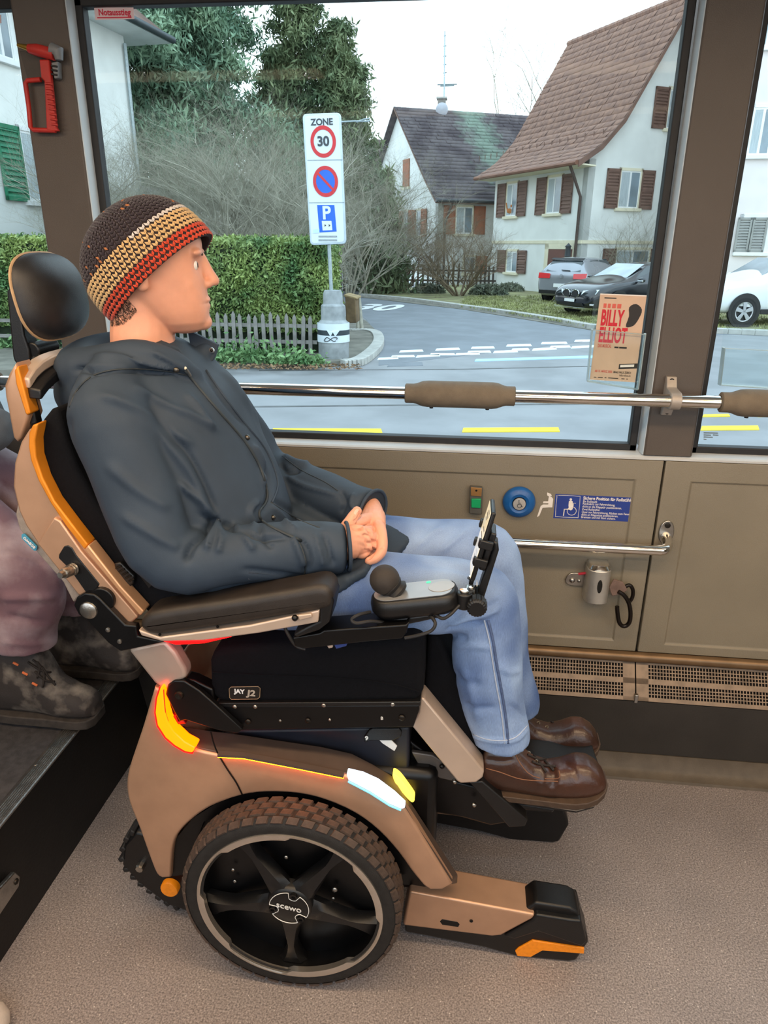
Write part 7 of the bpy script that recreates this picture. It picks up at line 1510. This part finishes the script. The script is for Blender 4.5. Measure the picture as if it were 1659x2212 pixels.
while hh < hH*.985:
    t = math.asin(min(1, hh/hH))*2/pi; e = max(0., 1-(hh/hH)**2.3)**(1/2.3); circ = 2*pi*sqrt((hL**2+hW**2)/2)*e; n = max(6, int(circ/.0105))
    for k in range(n):
        a = 2*pi*(k+.5*(row % 2))/n; p = hat_pt(t, a, .0012); pa = hat_pt(t, a+.01, .0012); pt = hat_pt(min(1, t+.02), a, .0012)
        tu = (pa-p).normalized(); tv = (pt-p); tv = (tv-tu*tv.dot(tu)); tv = tv.normalized() if tv.length > 1e-7 else hn; nn = tu.cross(tv); nn = nn if nn.dot(p-hc0) > 0 else -nn
        front = cos(a) > .25
        if hh < .028: mi = 0
        elif hh < .074: mi = 1 if not (front and (hh > .055) and (row % 2)) else 3
        else: mi = 4 if random.random() < (.09 if t < .85 else .0) else 2
        if hh < .008: mi = 0
        st.cur = mi
        for sgn in (-1, 1):
            c = p+tu*sgn*.0026; ax = (tv*.9+tu*sgn*.45).normalized(); bx = ax.cross(nn); L_, w_, h_ = .0056, .0026, .0027
            if mi == 4 and sgn > 0: st.cur = 2
            st.add([c+ax*L_, c-ax*L_, c+bx*w_, c-bx*w_, c+nn*h_, c+ax*L_*.5+nn*h_*.8, c-ax*L_*.5+nn*h_*.8], [(0, 2, 5), (5, 2, 4), (4, 2, 6), (6, 2, 1), (0, 5, 3), (5, 4, 3), (4, 6, 3), (6, 1, 3)])
    # row pitch along the dome
    slope = max(.25, cos(t*pi/2)); hh += .0094*max(.18, slope)*(1 if t < .6 else .8); row += 1
sto = st.build('stitches', M_knit, beanie, angle=180, kind='stuff')
# cropped hair under the brim at the back and side
hm = MB()
for k in range(2600):
    a = random.uniform(pi*.66, pi*1.34); p = hat_pt(0, a)-hn*random.uniform(-.002, .022)*(1 if True else 0)-(hat_pt(0, a)-hc0).normalized()*.010
    q = hb_.find_nearest(p)
    if q[0] is None: continue
    p, nn = q[0], q[1]; dwn = (-hn-nn*(-hn).dot(nn)).normalized(); L_ = .004; sd = dwn.cross(nn)*.0005
    hm.add([p-sd, p+sd, p+dwn*L_+nn*.0006], [(0, 1, 2)])
hm.build('hair', mat('dark_hair', (52, 38, 30)), person, smooth=False, kind='stuff')

# ================================================================== second passenger, seated on the platform behind the wheelchair
M_work = mat('work_trousers', (122, 92, 100), .85, 0, .3, 9, .3, 500, rgb2=(172, 152, 156), thresh=(.40, .66))
M_workboot = mat('dusty_boot', (52, 46, 44), .75, 0, .3, 16, .25, 200, rgb2=(132, 122, 112), thresh=(.48, .72))
M_greytop = mat('grey_sleeve', (96, 98, 102), .85, 0, .1, 30, .3, 500)
b2 = MB()
K2 = V3(-1.115, 1.555, .735); A2 = V3(-1.165, 1.555, .52); H2 = V3(-1.36, 1.575, .965); K3 = V3(-1.10, 1.79, .735); A3 = V3(-1.15, 1.79, .52); H3 = V3(-1.36, 1.755, .965)
limb(b2, [(V3(-1.38, 1.665, .96), .13, .09), (V3(-1.42, 1.665, 1.12), .13, .09), (V3(-1.50, 1.665, 1.32), .15, .09), (V3(-1.545, 1.665, 1.45), .12, .07), (V3(-1.555, 1.665, 1.53), .05, .05), (V3(-1.55, 1.665, 1.61), .055, .06)])
for h_, k_, a_ in ((H2, K2, A2), (H3, K3, A3)): limb(b2, [(h_, .06, .06), (k_, .045, .045), (a_, .035, .035), (a_+V3(0, 0, -.15), .033, .035)])
b2.sphere((-1.53, 1.665, 1.69), .10, 20, 14, (1, .78, 1.22))
limb(b2, [(V3(-1.445, 1.665, 1.70), .010, .010), (V3(-1.42, 1.665, 1.67), .012, .012)]); b2.sphere((-1.48, 1.665, 1.61), .05, 14, 10, (1, .8, .8))
for y in (1.52, 1.81):
    s = -1 if y < 1.665 else 1
    limb(b2, [(V3(-1.54, y, 1.44), .04, .04), (V3(-1.58, y+s*.01, 1.20), .035, .035), (V3(-1.42, y+s*.0, 1.06), .028, .026), (V3(-1.36, y-s*.01, 1.045), .030, .014)])
    for f in range(4): limb(b2, [(V3(-1.37, y+(f-1.5)*.018, 1.045), .009, .009), (V3(-1.325, y+(f-1.5)*.019, 1.035), .0085, .0085), (V3(-1.30+.006*(f in (1, 2)), y+(f-1.5)*.019, 1.012), .0075, .0075)], 8)
    limb(b2, [(V3(-1.40, y-s*.028, 1.045), .010, .010), (V3(-1.35, y-s*.045, 1.035), .009, .009), (V3(-1.325, y-s*.05, 1.022), .008, .008)], 8)
p2 = skin_obj('person', remesh(b2, .006, 3), M_skin)
tag(p2, 'person in dusty plum work trousers and boots perched behind the wheelchair', 'person')
t2 = MB()
limb(t2, [(V3(-1.47, 1.665, .97), .15, .10), (V3(-1.34, 1.665, .965), .16, .10)])
for h_, k_, a_ in ((H2, K2, A2), (H3, K3, A3)):
    limb(t2, [(h_, .095, .090), (h_.lerp(k_, .5)+V3(.01, 0, .01), .090, .090), (k_+V3(-.01, 0, .03), .084, .086), (k_+V3(.006, 0, -.05), .082, .084), (k_.lerp(a_, .6)+V3(.0, 0, 0), .084, .090), (a_+V3(.006, 0, .02), .084, .092)], 24, res=4, caps=(1, .08))
t2m = remesh(t2, .0075, 4); cloth_noise(t2m, .004, 34, 9)
fold(t2m, [([(40, 1140), (80, 1180), (110, 1230), (130, 1270)], 9, .008), ([(0, 1190), (50, 1200), (100, 1220)], 8, -.009), ([(0, 1290), (60, 1290), (120, 1290)], 8, .010), ([(10, 1330), (60, 1340), (110, 1345)], 8, -.007), ([(0, 1040), (30, 1060), (40, 1090)], 6, -.008), ([(0, 1385), (60, 1392), (120, 1385)], 5, .004)])
tr2 = skin_obj('trousers', t2m, M_work, p2)
j2 = MB(); limb(j2, [(V3(-1.33, 1.665, 1.055), .165, .135), (V3(-1.36, 1.665, 1.14), .17, .14), (V3(-1.49, 1.665, 1.34), .18, .115), (V3(-1.545, 1.665, 1.48), .12, .08)], 28, caps=(.35, 1))
limb(j2, [(V3(-1.28, 1.60, 1.10), .085, .075), (V3(-1.17, 1.60, 1.12), .075, .060)], 20)
for y in (1.52, 1.81):
    s = -1 if y < 1.665 else 1
    limb(j2, [(V3(-1.54, y, 1.44), .06, .065), (V3(-1.58, y+s*.01, 1.21), .055, .06), (V3(-1.42, y+s*.005, 1.075), .045, .045)], 18)
j2m = remesh(j2, .009, 4); cloth_noise(j2m, .003, 30, 4); skin_obj('pullover', j2m, M_greytop, p2)
MB().sphere((-1.545, 1.665, 1.715), .108, 22, 14, (1.0, .82, 1.1)).build('hair', mat('dark_hair', (52, 38, 30)), p2, angle=180)
def workboot(dx, dy):
    R = []; z0 = .301+.022
    prof = [(-1.268, .14, .036), (-1.255, .235, .046), (-1.20, .240, .050), (-1.14, .236, .050), (-1.105, .190, .050), (-1.075, .112, .051), (-1.035, .082, .053), (-1.01, .074, .052), (-.985, .058, .045), (-.972, .036, .026)]
    for x, h, hw in prof:
        ring = []
        for k in range(20):
            a = 2*pi*k/20-pi/2; s = sin(a); c = cos(a); ring.append(V3(x+dx, 1.556+dy+math.copysign(hw*abs(c)**.6*(1 if s < 0 else 1-.3*s), c), z0+h*.5+h*.5*math.copysign(abs(s)**.75, s)))
        R.append(ring)
    me = remesh(MB().loft(R), .005, 4); cloth_noise(me, .0015, 60, 2)
    b = skin_obj('boot', me, M_workboot, p2)
    o1 = [V3(x+dx, 1.556+dy-hw-.004, z0+.006) for x, h, hw in prof]+[V3(x+dx, 1.556+dy+hw+.004, z0+.006) for x, h, hw in reversed(prof)]
    MB().loft([[p+V3(0, 0, -.027) for p in o1], [p+V3(0, 0, -.02) for p in o1], o1]).build('sole', mat('work_sole', (58, 52, 48), .8, 0, .25, 40, .2, 200), b, bevel=.003)
    return b, me
wb, wm = workboot(0, 0); wb['label'] = 'dusty work boot with orange lace hooks'
workboot(.015, .235)
bb = bvh_of(wm)
for a, c in ((34, 1434), (54, 1455), (75, 1478)):
    p = hit(bb, a, c, .001)
    if p: MB().box(p, (.016, .004, .006), (0, .5, 0)).build('lace_hook', mat('hook_orange', (226, 120, 70), .5, 0, .1, 60), wb, bevel=.001)
for pts in ([(70, 1425), (85, 1440), (80, 1465)], [(80, 1430), (95, 1455), (92, 1485)], [(90, 1440), (105, 1462), (120, 1480)], [(60, 1430), (88, 1448), (110, 1452)], [(75, 1450), (98, 1470), (118, 1472)]): ring_on(bb, 'lace', pts, .003, M_lace, wb, lift=.004)
# high bus seat the second passenger perches on
seat = thing('bus_seat', 'grey bus seat under the passenger in plum trousers', 'seat', (-1.55, 1.67, .292))
M_seatf = mat('seat_fabric', (92, 96, 104), .9, 0, .15, 60, .3, 400)
MB().box2((-1.76, 1.48, .80), (-1.36, 1.85, .865)).build('seat_cushion', M_seatf, seat, bevel=.02, seg=4)
MB().box((-1.80, 1.665, 1.18), (.07, .37, .62), (0, radians(-8), 0)).build('backrest', M_seatf, seat, bevel=.025, seg=4)
MB().box2((-1.72, 1.56, .293), (-1.46, 1.78, .80)).build('pedestal', M_kick, seat, bevel=.01)
# ================================================================== small things on the bus wall
M_stk = mat('sticker_blue', (36, 60, 140), .45, 0, .05, 30); M_stw = mat('sticker_white', (232, 226, 220), .5, 0, .03, 30)
def WP(px, py, y=WY): return PY(px, py, y)
X1 = Vector((1, 0, 0)); Z1 = Vector((0, 0, 1))
# door button
bt_ = thing('door_button', 'small green push button in a brown holder on the wall panel', 'button', WP(1028, 1085))
MB().prism([WP(a, b, WY-.014) for a, b in ((1015, 1051), (1043, 1053), (1041, 1112), (1013, 1110))], (0, .014, 0)).build('holder', mat('button_grey', (92, 92, 88), .45, .2, .08, 40), bt_, bevel=.003)
MB().prism([WP(a, b, WY-.017) for a, b in ((1017, 1053), (1041, 1055), (1040, 1073), (1017, 1071))], (0, .005, 0)).build('cover', mat('button_bronze', (166, 124, 74), .4, .4, .08, 30), bt_, bevel=.001)
MB().lathe([(0, 0), (.003, .0005), (.004, .003)], WP(1029, 1060, WY-.018), (0, 1, 0), 10).build('screw', M_screw, bt_)
MB().prism([WP(a, b, WY-.019) for a, b in ((1018, 1078), (1039, 1078), (1038, 1098), (1018, 1097))], (0, .007, 0)).build('push_button', mat('button_green', (20, 150, 92), .4, 0, .08, 60, emit=(20, 150, 92), estr=.1), bt_, bevel=.0015)
# round stop button
sb = thing('stop_button', 'round blue stop button with a grey wheelchair symbol', 'button', WP(1121, 1084))
c = WP(1121, 1084); MB().lathe([(.046, 0), (.046, -.004), (.040, -.013), (.028, -.018), (.021, -.014), (.0, -.014)], c, (0, 1, 0), 40).build('bezel', mat('button_blue', (26, 92, 160), .38, 0, .08, 60, .1, 300), sb)
MB().lathe([(.0195, -.010), (.0195, -.018), (.0185, -.0195)], c, (0, 1, 0), 32).build('button_ring', M_black, sb); MB().lathe([(.0185, -.014), (.0175, -.0195), (.014, -.020), (0, -.020)], c, (0, 1, 0), 32).build('push_button', mat('button_silver', (190, 188, 184), .35, .4, .06, 60), sb)
def wheelchair_mark(c, s, m_, parent, r=.0009, flip=1, nm='symbol'):
    """outline wheelchair pictogram in the wall plane; s = height"""
    P = lambda x, z: c+Vector((x*s*flip, 0, z*s))
    MB().sphere(P(-.08, .42), s*.075, 10, 6, (1, .3, 1)).build(nm, m_, parent)
    MB().tube([P(-.08, .30), P(-.05, -.02), P(.20, -.02), P(.30, -.30), P(.40, -.28)], r, 6).build(nm, m_, parent); MB().tube([P(-.06, .16), P(.16, .14)], r, 6).build(nm, m_, parent)
    MB().tube([P(.02+.24*cos(a), -.20+.24*sin(a)) for a in np.linspace(radians(120), radians(385), 16)], r, 6).build(nm, m_, parent)
wheelchair_mark(c+Vector((0, -.0206, 0)), .024, M_signblk, sb)
# wheelchair-place sticker: blue rectangle and the seated white figure
wsk = thing('wheelchair_sticker', 'blue wheelchair-place sticker with white text on the wall panel', 'sticker', WP(1280, 1097))
def stk(pts, name, m_, d=.0008): return MB().prism([WP(a, b, WY+.0058-d) for a, b in pts], (0, d, 0)).build(name, m_, wsk, smooth=False)
IY = WY+.006
def IP(a, b, l=.0): return PY(a, b, IY-l)
MB().prism([IP(a, b, .0006) for a, b in ((1200, 1067), (1365, 1075), (1358, 1127), (1195, 1119))], (0, .0006, 0)).build('sticker_base', M_stk, wsk, smooth=False)
MB().tube([IP(a, b, .0009) for a, b in px_spline([(1207, 1070), (1248, 1072), (1253, 1076), (1249, 1114), (1245, 1118), (1204, 1116), (1200, 1112), (1203, 1074)], 3)], .0007, 5, closed=True).build('printed_frame', M_stw, wsk)
MB().prism([IP(a, b, .0012) for a, b in px_spline([(1229, 1083), (1237, 1083), (1237, 1100), (1229, 1101)], 2)], (0, .0006, 0)).build('figure_body', M_stw, wsk, smooth=False); MB().lathe([(0, 0), (.0035, 0), (.0035, .0006)], IP(1233, 1079, .0012), (0, 1, 0), 14).build('figure_head', M_stw, wsk)
MB().tube([IP(1238, 1095, .0012), IP(1239, 1087, .0012), IP(1244, 1087, .0012)], .0008, 5).build('figure_handle', M_stw, wsk); MB().tube([IP(1231, 1100, .0012), IP(1219, 1100, .0012), IP(1217, 1114, .0012)], .0018, 6).build('figure_leg', M_stw, wsk)
cw = IP(1235, 1104, .0012); MB().tube([cw+Vector((.0125*cos(a), 0, .0125*sin(a))) for a in np.linspace(0, 2*pi, 25)[:-1]], .0009, 5, closed=True).build('figure_wheel', M_stw, wsk)
xd_ = (IP(1365, 1075)-IP(1200, 1067)).normalized(); lines = [('Sichere Position für Rollstühle', 1080, .0128, .00035), ('Ein Rollstuhl:', 1087, .0088, .0001), ('Rückwärts zur Fahrtrichtung,', 1092, .0088, .0001), ('dicht an die Klapptür positionieren.', 1098, .0088, .0001), ('Zwei Rollstühle:', 1104, .0088, .0001), ('Quer zur Fahrtrichtung, Rücken zum Fenster,', 1110, .0088, .0001), ('dicht an Klappsitze positionieren.', 1115.5, .0088, .0001), ('Bremsen und mit Gurt sichern.', 1121, .0088, .0001)]
for k, (tx_, py, sz, bd_) in enumerate(lines):
    o = put_text('lettering', tx_, sz, IP(1260-k*.7, py-4, .0009), xd_, Z1, M_stw, wsk, align='LEFT', bold=bd_, ext=.0001, sx=.86)
fig = thing('seat_symbol', 'white seated-person symbol stuck on the wall panel', 'sticker', WP(1180, 1090))
for pts in ([(1182, 1064), (1190, 1067), (1192, 1071), (1186, 1073), (1182, 1070)], [(1187, 1072), (1192, 1074), (1195, 1078), (1193, 1096), (1186, 1096), (1172, 1097), (1165, 1114), (1160, 1117), (1168, 1093), (1173, 1090), (1184, 1090), (1185, 1087), (1173, 1087), (1174, 1083), (1184, 1083), (1185, 1075)]):
    MB().prism([IP(a, b, .0006) for a, b in pts], (0, .0006, 0)).build('symbol', M_stw, fig, smooth=False)
# belt retractor
rt_ = thing('belt_retractor', 'steel belt retractor with a dark hook on the wall panel', 'belt retractor', WP(1290, 1260))
ry_ = 1.936
MB().prism([PY(a, b, ry_-.008) for a, b in px_spline([(1222, 1250), (1232, 1239), (1250, 1238), (1275, 1243), (1275, 1266), (1250, 1266), (1234, 1265), (1223, 1260)], 2)], (0, .008, 0)).build('mount_plate', M_steel, rt_, bevel=.0015)
for a, b, r_ in ((1236, 1254, .008), (1251, 1255, .0055)): MB().sphere(PY(a, b, ry_-.009), r_, 12, 8, (1, .6, 1)).build('bolt', M_steel, rt_)
MB().tube([PY(1250, 1240, ry_-.012), PY(1266, 1238, ry_-.02)], .004, 8).build('red_pin', mat('pin_red', (176, 40, 60), .5, 0, .1, 60), rt_)
u = [PY(a, b, ry_-.0) for a, b in ((1262, 1222), (1320, 1222), (1322, 1300), (1258, 1296))]
x0 = u[0].x+.002; x1 = u[1].x-.006; zt = u[0].z+.012; zb = u[2].z+.018; dpt = .062; hs = MB(); prf = []
for k in range(9): a = pi*k/8; prf.append(((x0+x1)/2-cos(a)*(x1-x0)/2, 1.936-dpt*(.45+.55*sin(a)**.6)))
ring = [(x0, 1.936)]+prf+[(x1, 1.936)]
hs.loft([[Vector((x, y, zb)) for x, y in ring], [Vector((x, y, zt)) for x, y in ring]]); hso = hs.build('housing', mat('satin_steel', (196, 194, 188), .42, .75, .06, 40), rt_, bevel=.003)
MB().loft([[Vector(((x0+x1)/2+(x-(x0+x1)/2)*.98, 1.936+(y-1.936)*1.02, zt)) for x, y in ring], [Vector(((x0+x1)/2+(x-(x0+x1)/2)*.8, 1.936+(y-1.936)*.8, zt+.012)) for x, y in ring]]).build('cap', M_chrome, hso, bevel=.002)
cx_ = (x0+x1)/2+.002; MB().prism([Vector((cx_+.007*cos(a), 1.936-dpt-.001, (zt+zb)/2+.006+.021*sin(a))) for a in np.linspace(0, 2*pi, 17)[:-1]], (0, .006, 0)).build('slot', M_dark, hso, smooth=False)
MB().prism([PY(a, b, 1.89) for a, b in ((1326, 1252), (1346, 1258), (1356, 1275), (1342, 1285), (1322, 1288), (1316, 1270))], (0, .008, 0)).build('belt_loop', mat('belt_web', (112, 92, 84), .85, 0, .15, 60, .3, 500), rt_, bevel=.002)
hk = spline([PY(a, b, 1.885) for a, b in ((1336, 1278), (1348, 1286), (1358, 1302), (1362, 1325), (1359, 1345), (1348, 1353), (1338, 1345), (1334, 1325), (1333, 1310))], 5); MB().tube(hk, .0062, 12).build('hook', mat('hook_black', (28, 22, 20), .3, .5, .15, 60), rt_)
hk2 = spline([PY(a, b, 1.90) for a, b in ((1350, 1268), (1360, 1264), (1367, 1274), (1366, 1290), (1358, 1302))], 5); MB().tube(hk2, .0055, 12).build('hook_eye', mat('hook_black', (28, 22, 20)), rt_)
# leaflet holders on the window
def leaflet_holder(pts, nm, label):
    t = thing(nm, label, 'holder', PY(*pts[0], 1.965)); y = 1.972
    P = [PY(a, b, y) for a, b in pts]; m_ = glass_mat('acrylic', (250, 253, 253), .03, .05)
    MB().prism(P, (0, .003, 0)).build('back_plate', m_, t, smooth=False)
    lo_ = [P[3].lerp(P[0], .62), P[2].lerp(P[1], .62), P[2], P[3]]; MB().prism([p+Vector((0, -.022, 0)) for p in lo_], (0, .002, 0)).build('front_plate', m_, t, smooth=False)
    rim_ = mat('acrylic_edge', (206, 222, 224), .2, 0, .05, 30, transm=.6)
    for a, b in ((lo_[0], lo_[3]), (lo_[1], lo_[2]), (lo_[3], lo_[2])): MB().prism([a+Vector((0, -.022, 0)), b+Vector((0, -.022, 0)), b, a], Vector((.0025, 0, .0025))).build('side_wall', rim_, t, smooth=False)
    MB().tube([lo_[0]+Vector((0, -.022, 0)), lo_[1]+Vector((0, -.022, 0))], .0014, 6).build('front_edge', rim_, t)
    return t
leaflet_holder([(1283, 640), (1400, 644), (1374, 840), (1266, 822)], 'leaflet_holder', 'clear leaflet holder with the musical flyer on the window')
leaflet_holder([(1565, 700), (1680, 704), (1668, 838), (1550, 830)], 'leaflet_holder', 'empty clear leaflet holder on the window beyond the pillar')
ps = thing('flyer', 'tan musical flyer with red title in a clear holder', 'flyer', PY(1335, 825, 1.96)); py_ = 1.962
def FP(u, v, l=0.):  # flyer coordinates 0..1 across, 0..1 down
    a = PY(1297, 634, py_-l); b = PY(1397, 638, py_-l); c = PY(1372, 826, py_-l); d = PY(1274, 820, py_-l); return (a*(1-u)+b*u)*(1-v)+(d*(1-u)+c*u)*v
MB().prism([FP(0, 0), FP(1, 0), FP(1, 1), FP(0, 1)], (0, .0018, 0)).build('paper', mat('flyer_tan', (206, 176, 152), .6, 0, .04, 30), ps, smooth=False)
MB().prism([FP(0, 0, .0004), FP(1, 0, .0004), FP(1, .012, .0004), FP(0, .012, .0004)], (0, .0006, 0)).build('paper_edge', M_stw, ps, smooth=False)
fx_ = (FP(1, .5)-FP(0, .5)); fw = fx_.length; fxd = fx_.normalized(); fyd = (FP(.5, 0)-FP(.5, 1)); fh = fyd.length; fyd.normalize()
M_fr = mat('flyer_red', (196, 20, 44), .6, 0, .05, 40); M_fb = mat('flyer_black', (36, 32, 32), .6, 0, .05, 40); M_fp = mat('flyer_pinkred', (206, 92, 78), .6, 0, .05, 40)
def fit_text(tx_, u0, u1, v0, v1, m_, bold=.0):
    me = text_mesh(tx_, .01, ext=.00008, bold=bold, align='LEFT'); Vv = mesh_np(me); mn, mx_ = Vv.min(0), Vv.max(0); W_ = mx_[0]-mn[0]; H_ = mx_[1]-mn[1]
    for v in me.vertices:
        uu = u0+(u1-u0)*(v.co.x-mn[0])/W_; vv = v1-(v1-v0)*(v.co.y-mn[1])/H_; p = FP(uu, vv, .0008); v.co = p+Vector((0, -v.co.z, 0))
    me.materials.append(m_); return link('lettering', me, ps)
fit_text('BILLY', .085, .58, .175, .36, M_fr, .00035); fit_text('ELLIOT', .085, .69, .372, .555, M_fr, .0003)
def bar(u0, u1, v0, v1, m_): MB().prism([FP(u0, v0, .0008), FP(u1, v0, .0008), FP(u1, v1, .0008), FP(u0, v1, .0008)], (0, .0004, 0)).build('small_print', m_, ps, smooth=False)
for u0, u1 in ((.10, .165), (.195, .255), (.29, .37), (.40, .485)): bar(u0, u1, .108, .158, M_fp)
fit_text('DAS MUSICAL', .085, .38, .570, .612, M_fp, .0002); bar(.45, .54, .592, .612, M_fb); bar(.555, .72, .592, .612, M_fb); fit_text('AB 15. MÄRZ 2025', .085, .47, .872, .905, M_fp, .0002); fit_text('MAAG HALLE ZÜRICH', .50, .88, .872, .905, M_fb, .0001); fit_text('billy-elliot.ch', .64, .88, .915, .945, M_fb)
bar(.10, .36, .040, .052, M_fb)
for u0, u1 in ((.08, .14), (.17, .28), (.32, .36), (.40, .62), (.69, .76), (.80, .83)): bar(u0, u1, .962, .971, M_fb)
MB().prism([FP(.60, .795, .0006), FP(1.0, .775, .0006), FP(1.0, .835, .0006), FP(.60, .855, .0006)], (0, .0004, 0)).build('ticket_box', M_fb, ps, smooth=False); MB().prism([FP(.63, .805, .0010), FP(.93, .79, .0010), FP(.93, .818, .0010), FP(.63, .832, .0010)], (0, .0003, 0)).build('ticket_field', M_stw, ps, smooth=False)
# plain dark slanting shape where the printed figure is
MB().prism([FP(u_, v_, .0006) for u_, v_ in px_spline([(.80, .10), (.94, .16), (.90, .26), (.80, .345), (.64, .36), (.68, .24), (.66, .14)], 3)], (0, .0004, 0)).build('printed_shape', M_fb, ps, smooth=False)
# emergency hammer on the left pillar
hmr = thing('emergency_hammer', 'red emergency hammer in its holder on the window pillar', 'hammer', PY(95, 280, 1.93)); hy_ = 1.905
M_hr = mat('hammer_red', (184, 44, 36), .5, 0, .08, 40)
MB().tube([PY(62, 105, hy_), PY(80, 108, hy_), PY(118, 118, hy_)], [.010, .0135, .0135], 16).build('hammer_head', M_hr, hmr)
MB().tube([PY(38, 97, hy_), PY(62, 104, hy_)], [.004, .0075], 12).build('hammer_tip', mat('brass', (190, 150, 70), .3, .9, .08, 60), hmr)
MB().tube([PY(112, 108, hy_), PY(126, 112, hy_), PY(128, 130, hy_)], [.016, .015, .009], 14).build('holder_cap', mat('holder_grey', (120, 122, 124), .5, 0, .06, 40), hmr)
hp2 = MB().prism([PY(a, b, hy_+.004) for a, b in ((110, 135), (124, 132), (126, 168), (117, 170))], (0, .02, 0)).build('holder_arm', mat('holder_grey', (120, 122, 124)), hmr, bevel=.002)
for k in range(3): MB().tube([PY(111, 142+k*9, hy_+.003), PY(124, 144+k*9, hy_+.003)], .0022, 6).build('holder_rib', M_rubber, hp2)
MB().prism([PY(a, b, hy_) for a, b in ((84, 128), (105, 128), (120, 275), (126, 282), (116, 284), (100, 282), (95, 175), (88, 168))], (0, .014, 0)).build('hammer_handle', M_hr, hmr, bevel=.003)
MB().tube([PY(a, b, hy_+.006) for a, b in ((88, 172), (60, 174), (55, 180), (62, 230), (66, 275), (72, 281), (120, 282))], .0058, 10).build('handle_loop', M_hr, hmr)
for k in range(9): MB().tube([PY(98+k*1.6, 180+k*11, hy_-.001), PY(114+k*1.3, 182+k*11, hy_-.001)], .0028, 6).build('grip_rib', M_hr, hmr)
MB().prism([PY(a, b, 1.928) for a, b in ((42, 110), (125, 120), (130, 175), (60, 172))], (0, .004, 0)).build('holder_plate', mat('holder_dark', (70, 62, 56), .6, 0, .08, 40), hmr, bevel=.001)
# emergency-exit sticker on the pane
ex = thing('exit_sticker', 'small pink emergency-exit sticker at the top of the window', 'sticker', PY(247, 30, 1.978)); EY = 1.9785
MB().prism([PY(a, b, EY) for a, b in ((203, 16), (288, 16), (290, 41), (206, 43))], (0, .0008, 0)).build('sticker_base', mat('sticker_pink', (232, 206, 208), .6, 0, .03, 30), ex, smooth=False)
put_text('lettering', 'Notausstieg', .0185, PY(247, 27, EY-.0008), PY(288, 26, EY)-PY(205, 26.5, EY), Z1, mat('sticker_red', (214, 40, 70), .6, 0, .05, 30), ex, bold=.0004, sx=.93)
MB().prism([PY(a, b, EY-.0006) for a, b in ((210, 37), (284, 36), (284, 38.5), (210, 39.5))], (0, .0005, 0)).build('small_print', mat('sticker_red', (214, 40, 70)), ex, smooth=False)
ex2 = thing('exit_sticker', 'edge of a pink sticker on the pane left of the hammer pillar', 'sticker', PY(0, 45, EY)); MB().prism([PY(a, b, EY) for a, b in ((-60, 32), (2, 32), (3, 50), (-58, 52))], (0, .0008, 0)).build('sticker_base', mat('sticker_pink', (232, 206, 208)), ex2, smooth=False)
# maker's mark on the right pane
gm = thing('glass_stamp', 'faint grey glass stamp at the bottom of the pane right of the pillar', 'sticker', PY(1535, 940, 1.978)); M_gs = mat('stamp_grey', (120, 130, 134), .6, 0, .05, 30)
for k, (a0, a1) in enumerate(((1520, 1551), (1520, 1536), (1540, 1552), (1520, 1540), (1520, 1526))): b0 = (934, 938.5, 938.5, 943, 947.5)[k]; MB().prism([PY(a0, b0, 1.978), PY(a1, b0+.6, 1.978), PY(a1, b0+2.8, 1.978), PY(a0, b0+2.2, 1.978)], (0, .0004, 0)).build('small_print', M_gs, gm, smooth=False)
# grab-pole bracket on the riser and the pale shoe tip at the picture's corner
pb_ = thing('riser_bracket', 'worn metal bracket screwed to the platform riser', 'bracket', (-1.0, 1.14, .15))
MB().prism([(-1.004, .95, .21), (-1.004, 1.150, .175), (-1.002, 1.160, .150), (-1.002, 1.150, .130), (-1.002, .95, .12)], (.012, 0, 0)).build('bracket_plate', M_alu, pb_, bevel=.003); MB().lathe([(0, .002), (.006, .001), (.008, -.002)], (-.989, 1.145, .150), (1, 0, 0), 12).build('screw', M_screw, pb_)
# pale shoe tip belonging to somebody standing outside the frame
shp = thing('pale_shoe', 'pale shoe tip at the bottom edge of the floor', 'shoe', PZ(-20, 2230, 0)); q = PZ(5, 2205, .03); R = []
for t_, hw, h in ((0, .012, .02), (.012, .032, .035), (.04, .044, .05), (.10, .048, .06), (.18, .04, .085), (.24, .035, .09), (.265, .02, .06)):
    d = Vector((.86, .51, 0)); s_ = Vector((-.51, .86, 0)); c = Vector((q.x, q.y, 0))-d*(t_-.03)+Vector((-.02, 0, 0)); R.append([c+s_*hw*cos(a)+Vector((0, 0, max(.004, .012+h*.5+h*.5*sin(a)))) for a in np.linspace(0, 2*pi, 17)[:-1]])
MB().loft(R).build('shoe_upper', mat('pale_suede', (196, 186, 178), .85, 0, .08, 60), shp, angle=180)
R2 = [[Vector((p.x, p.y, z)) for p in r] for r in R for z in (0.001,)]
MB().loft([[Vector((p.x, p.y, 0.001+.012*(i % 2))) for p in r] for i, r in enumerate([R[1], R[1]])]).build('sole', M_stw, shp)
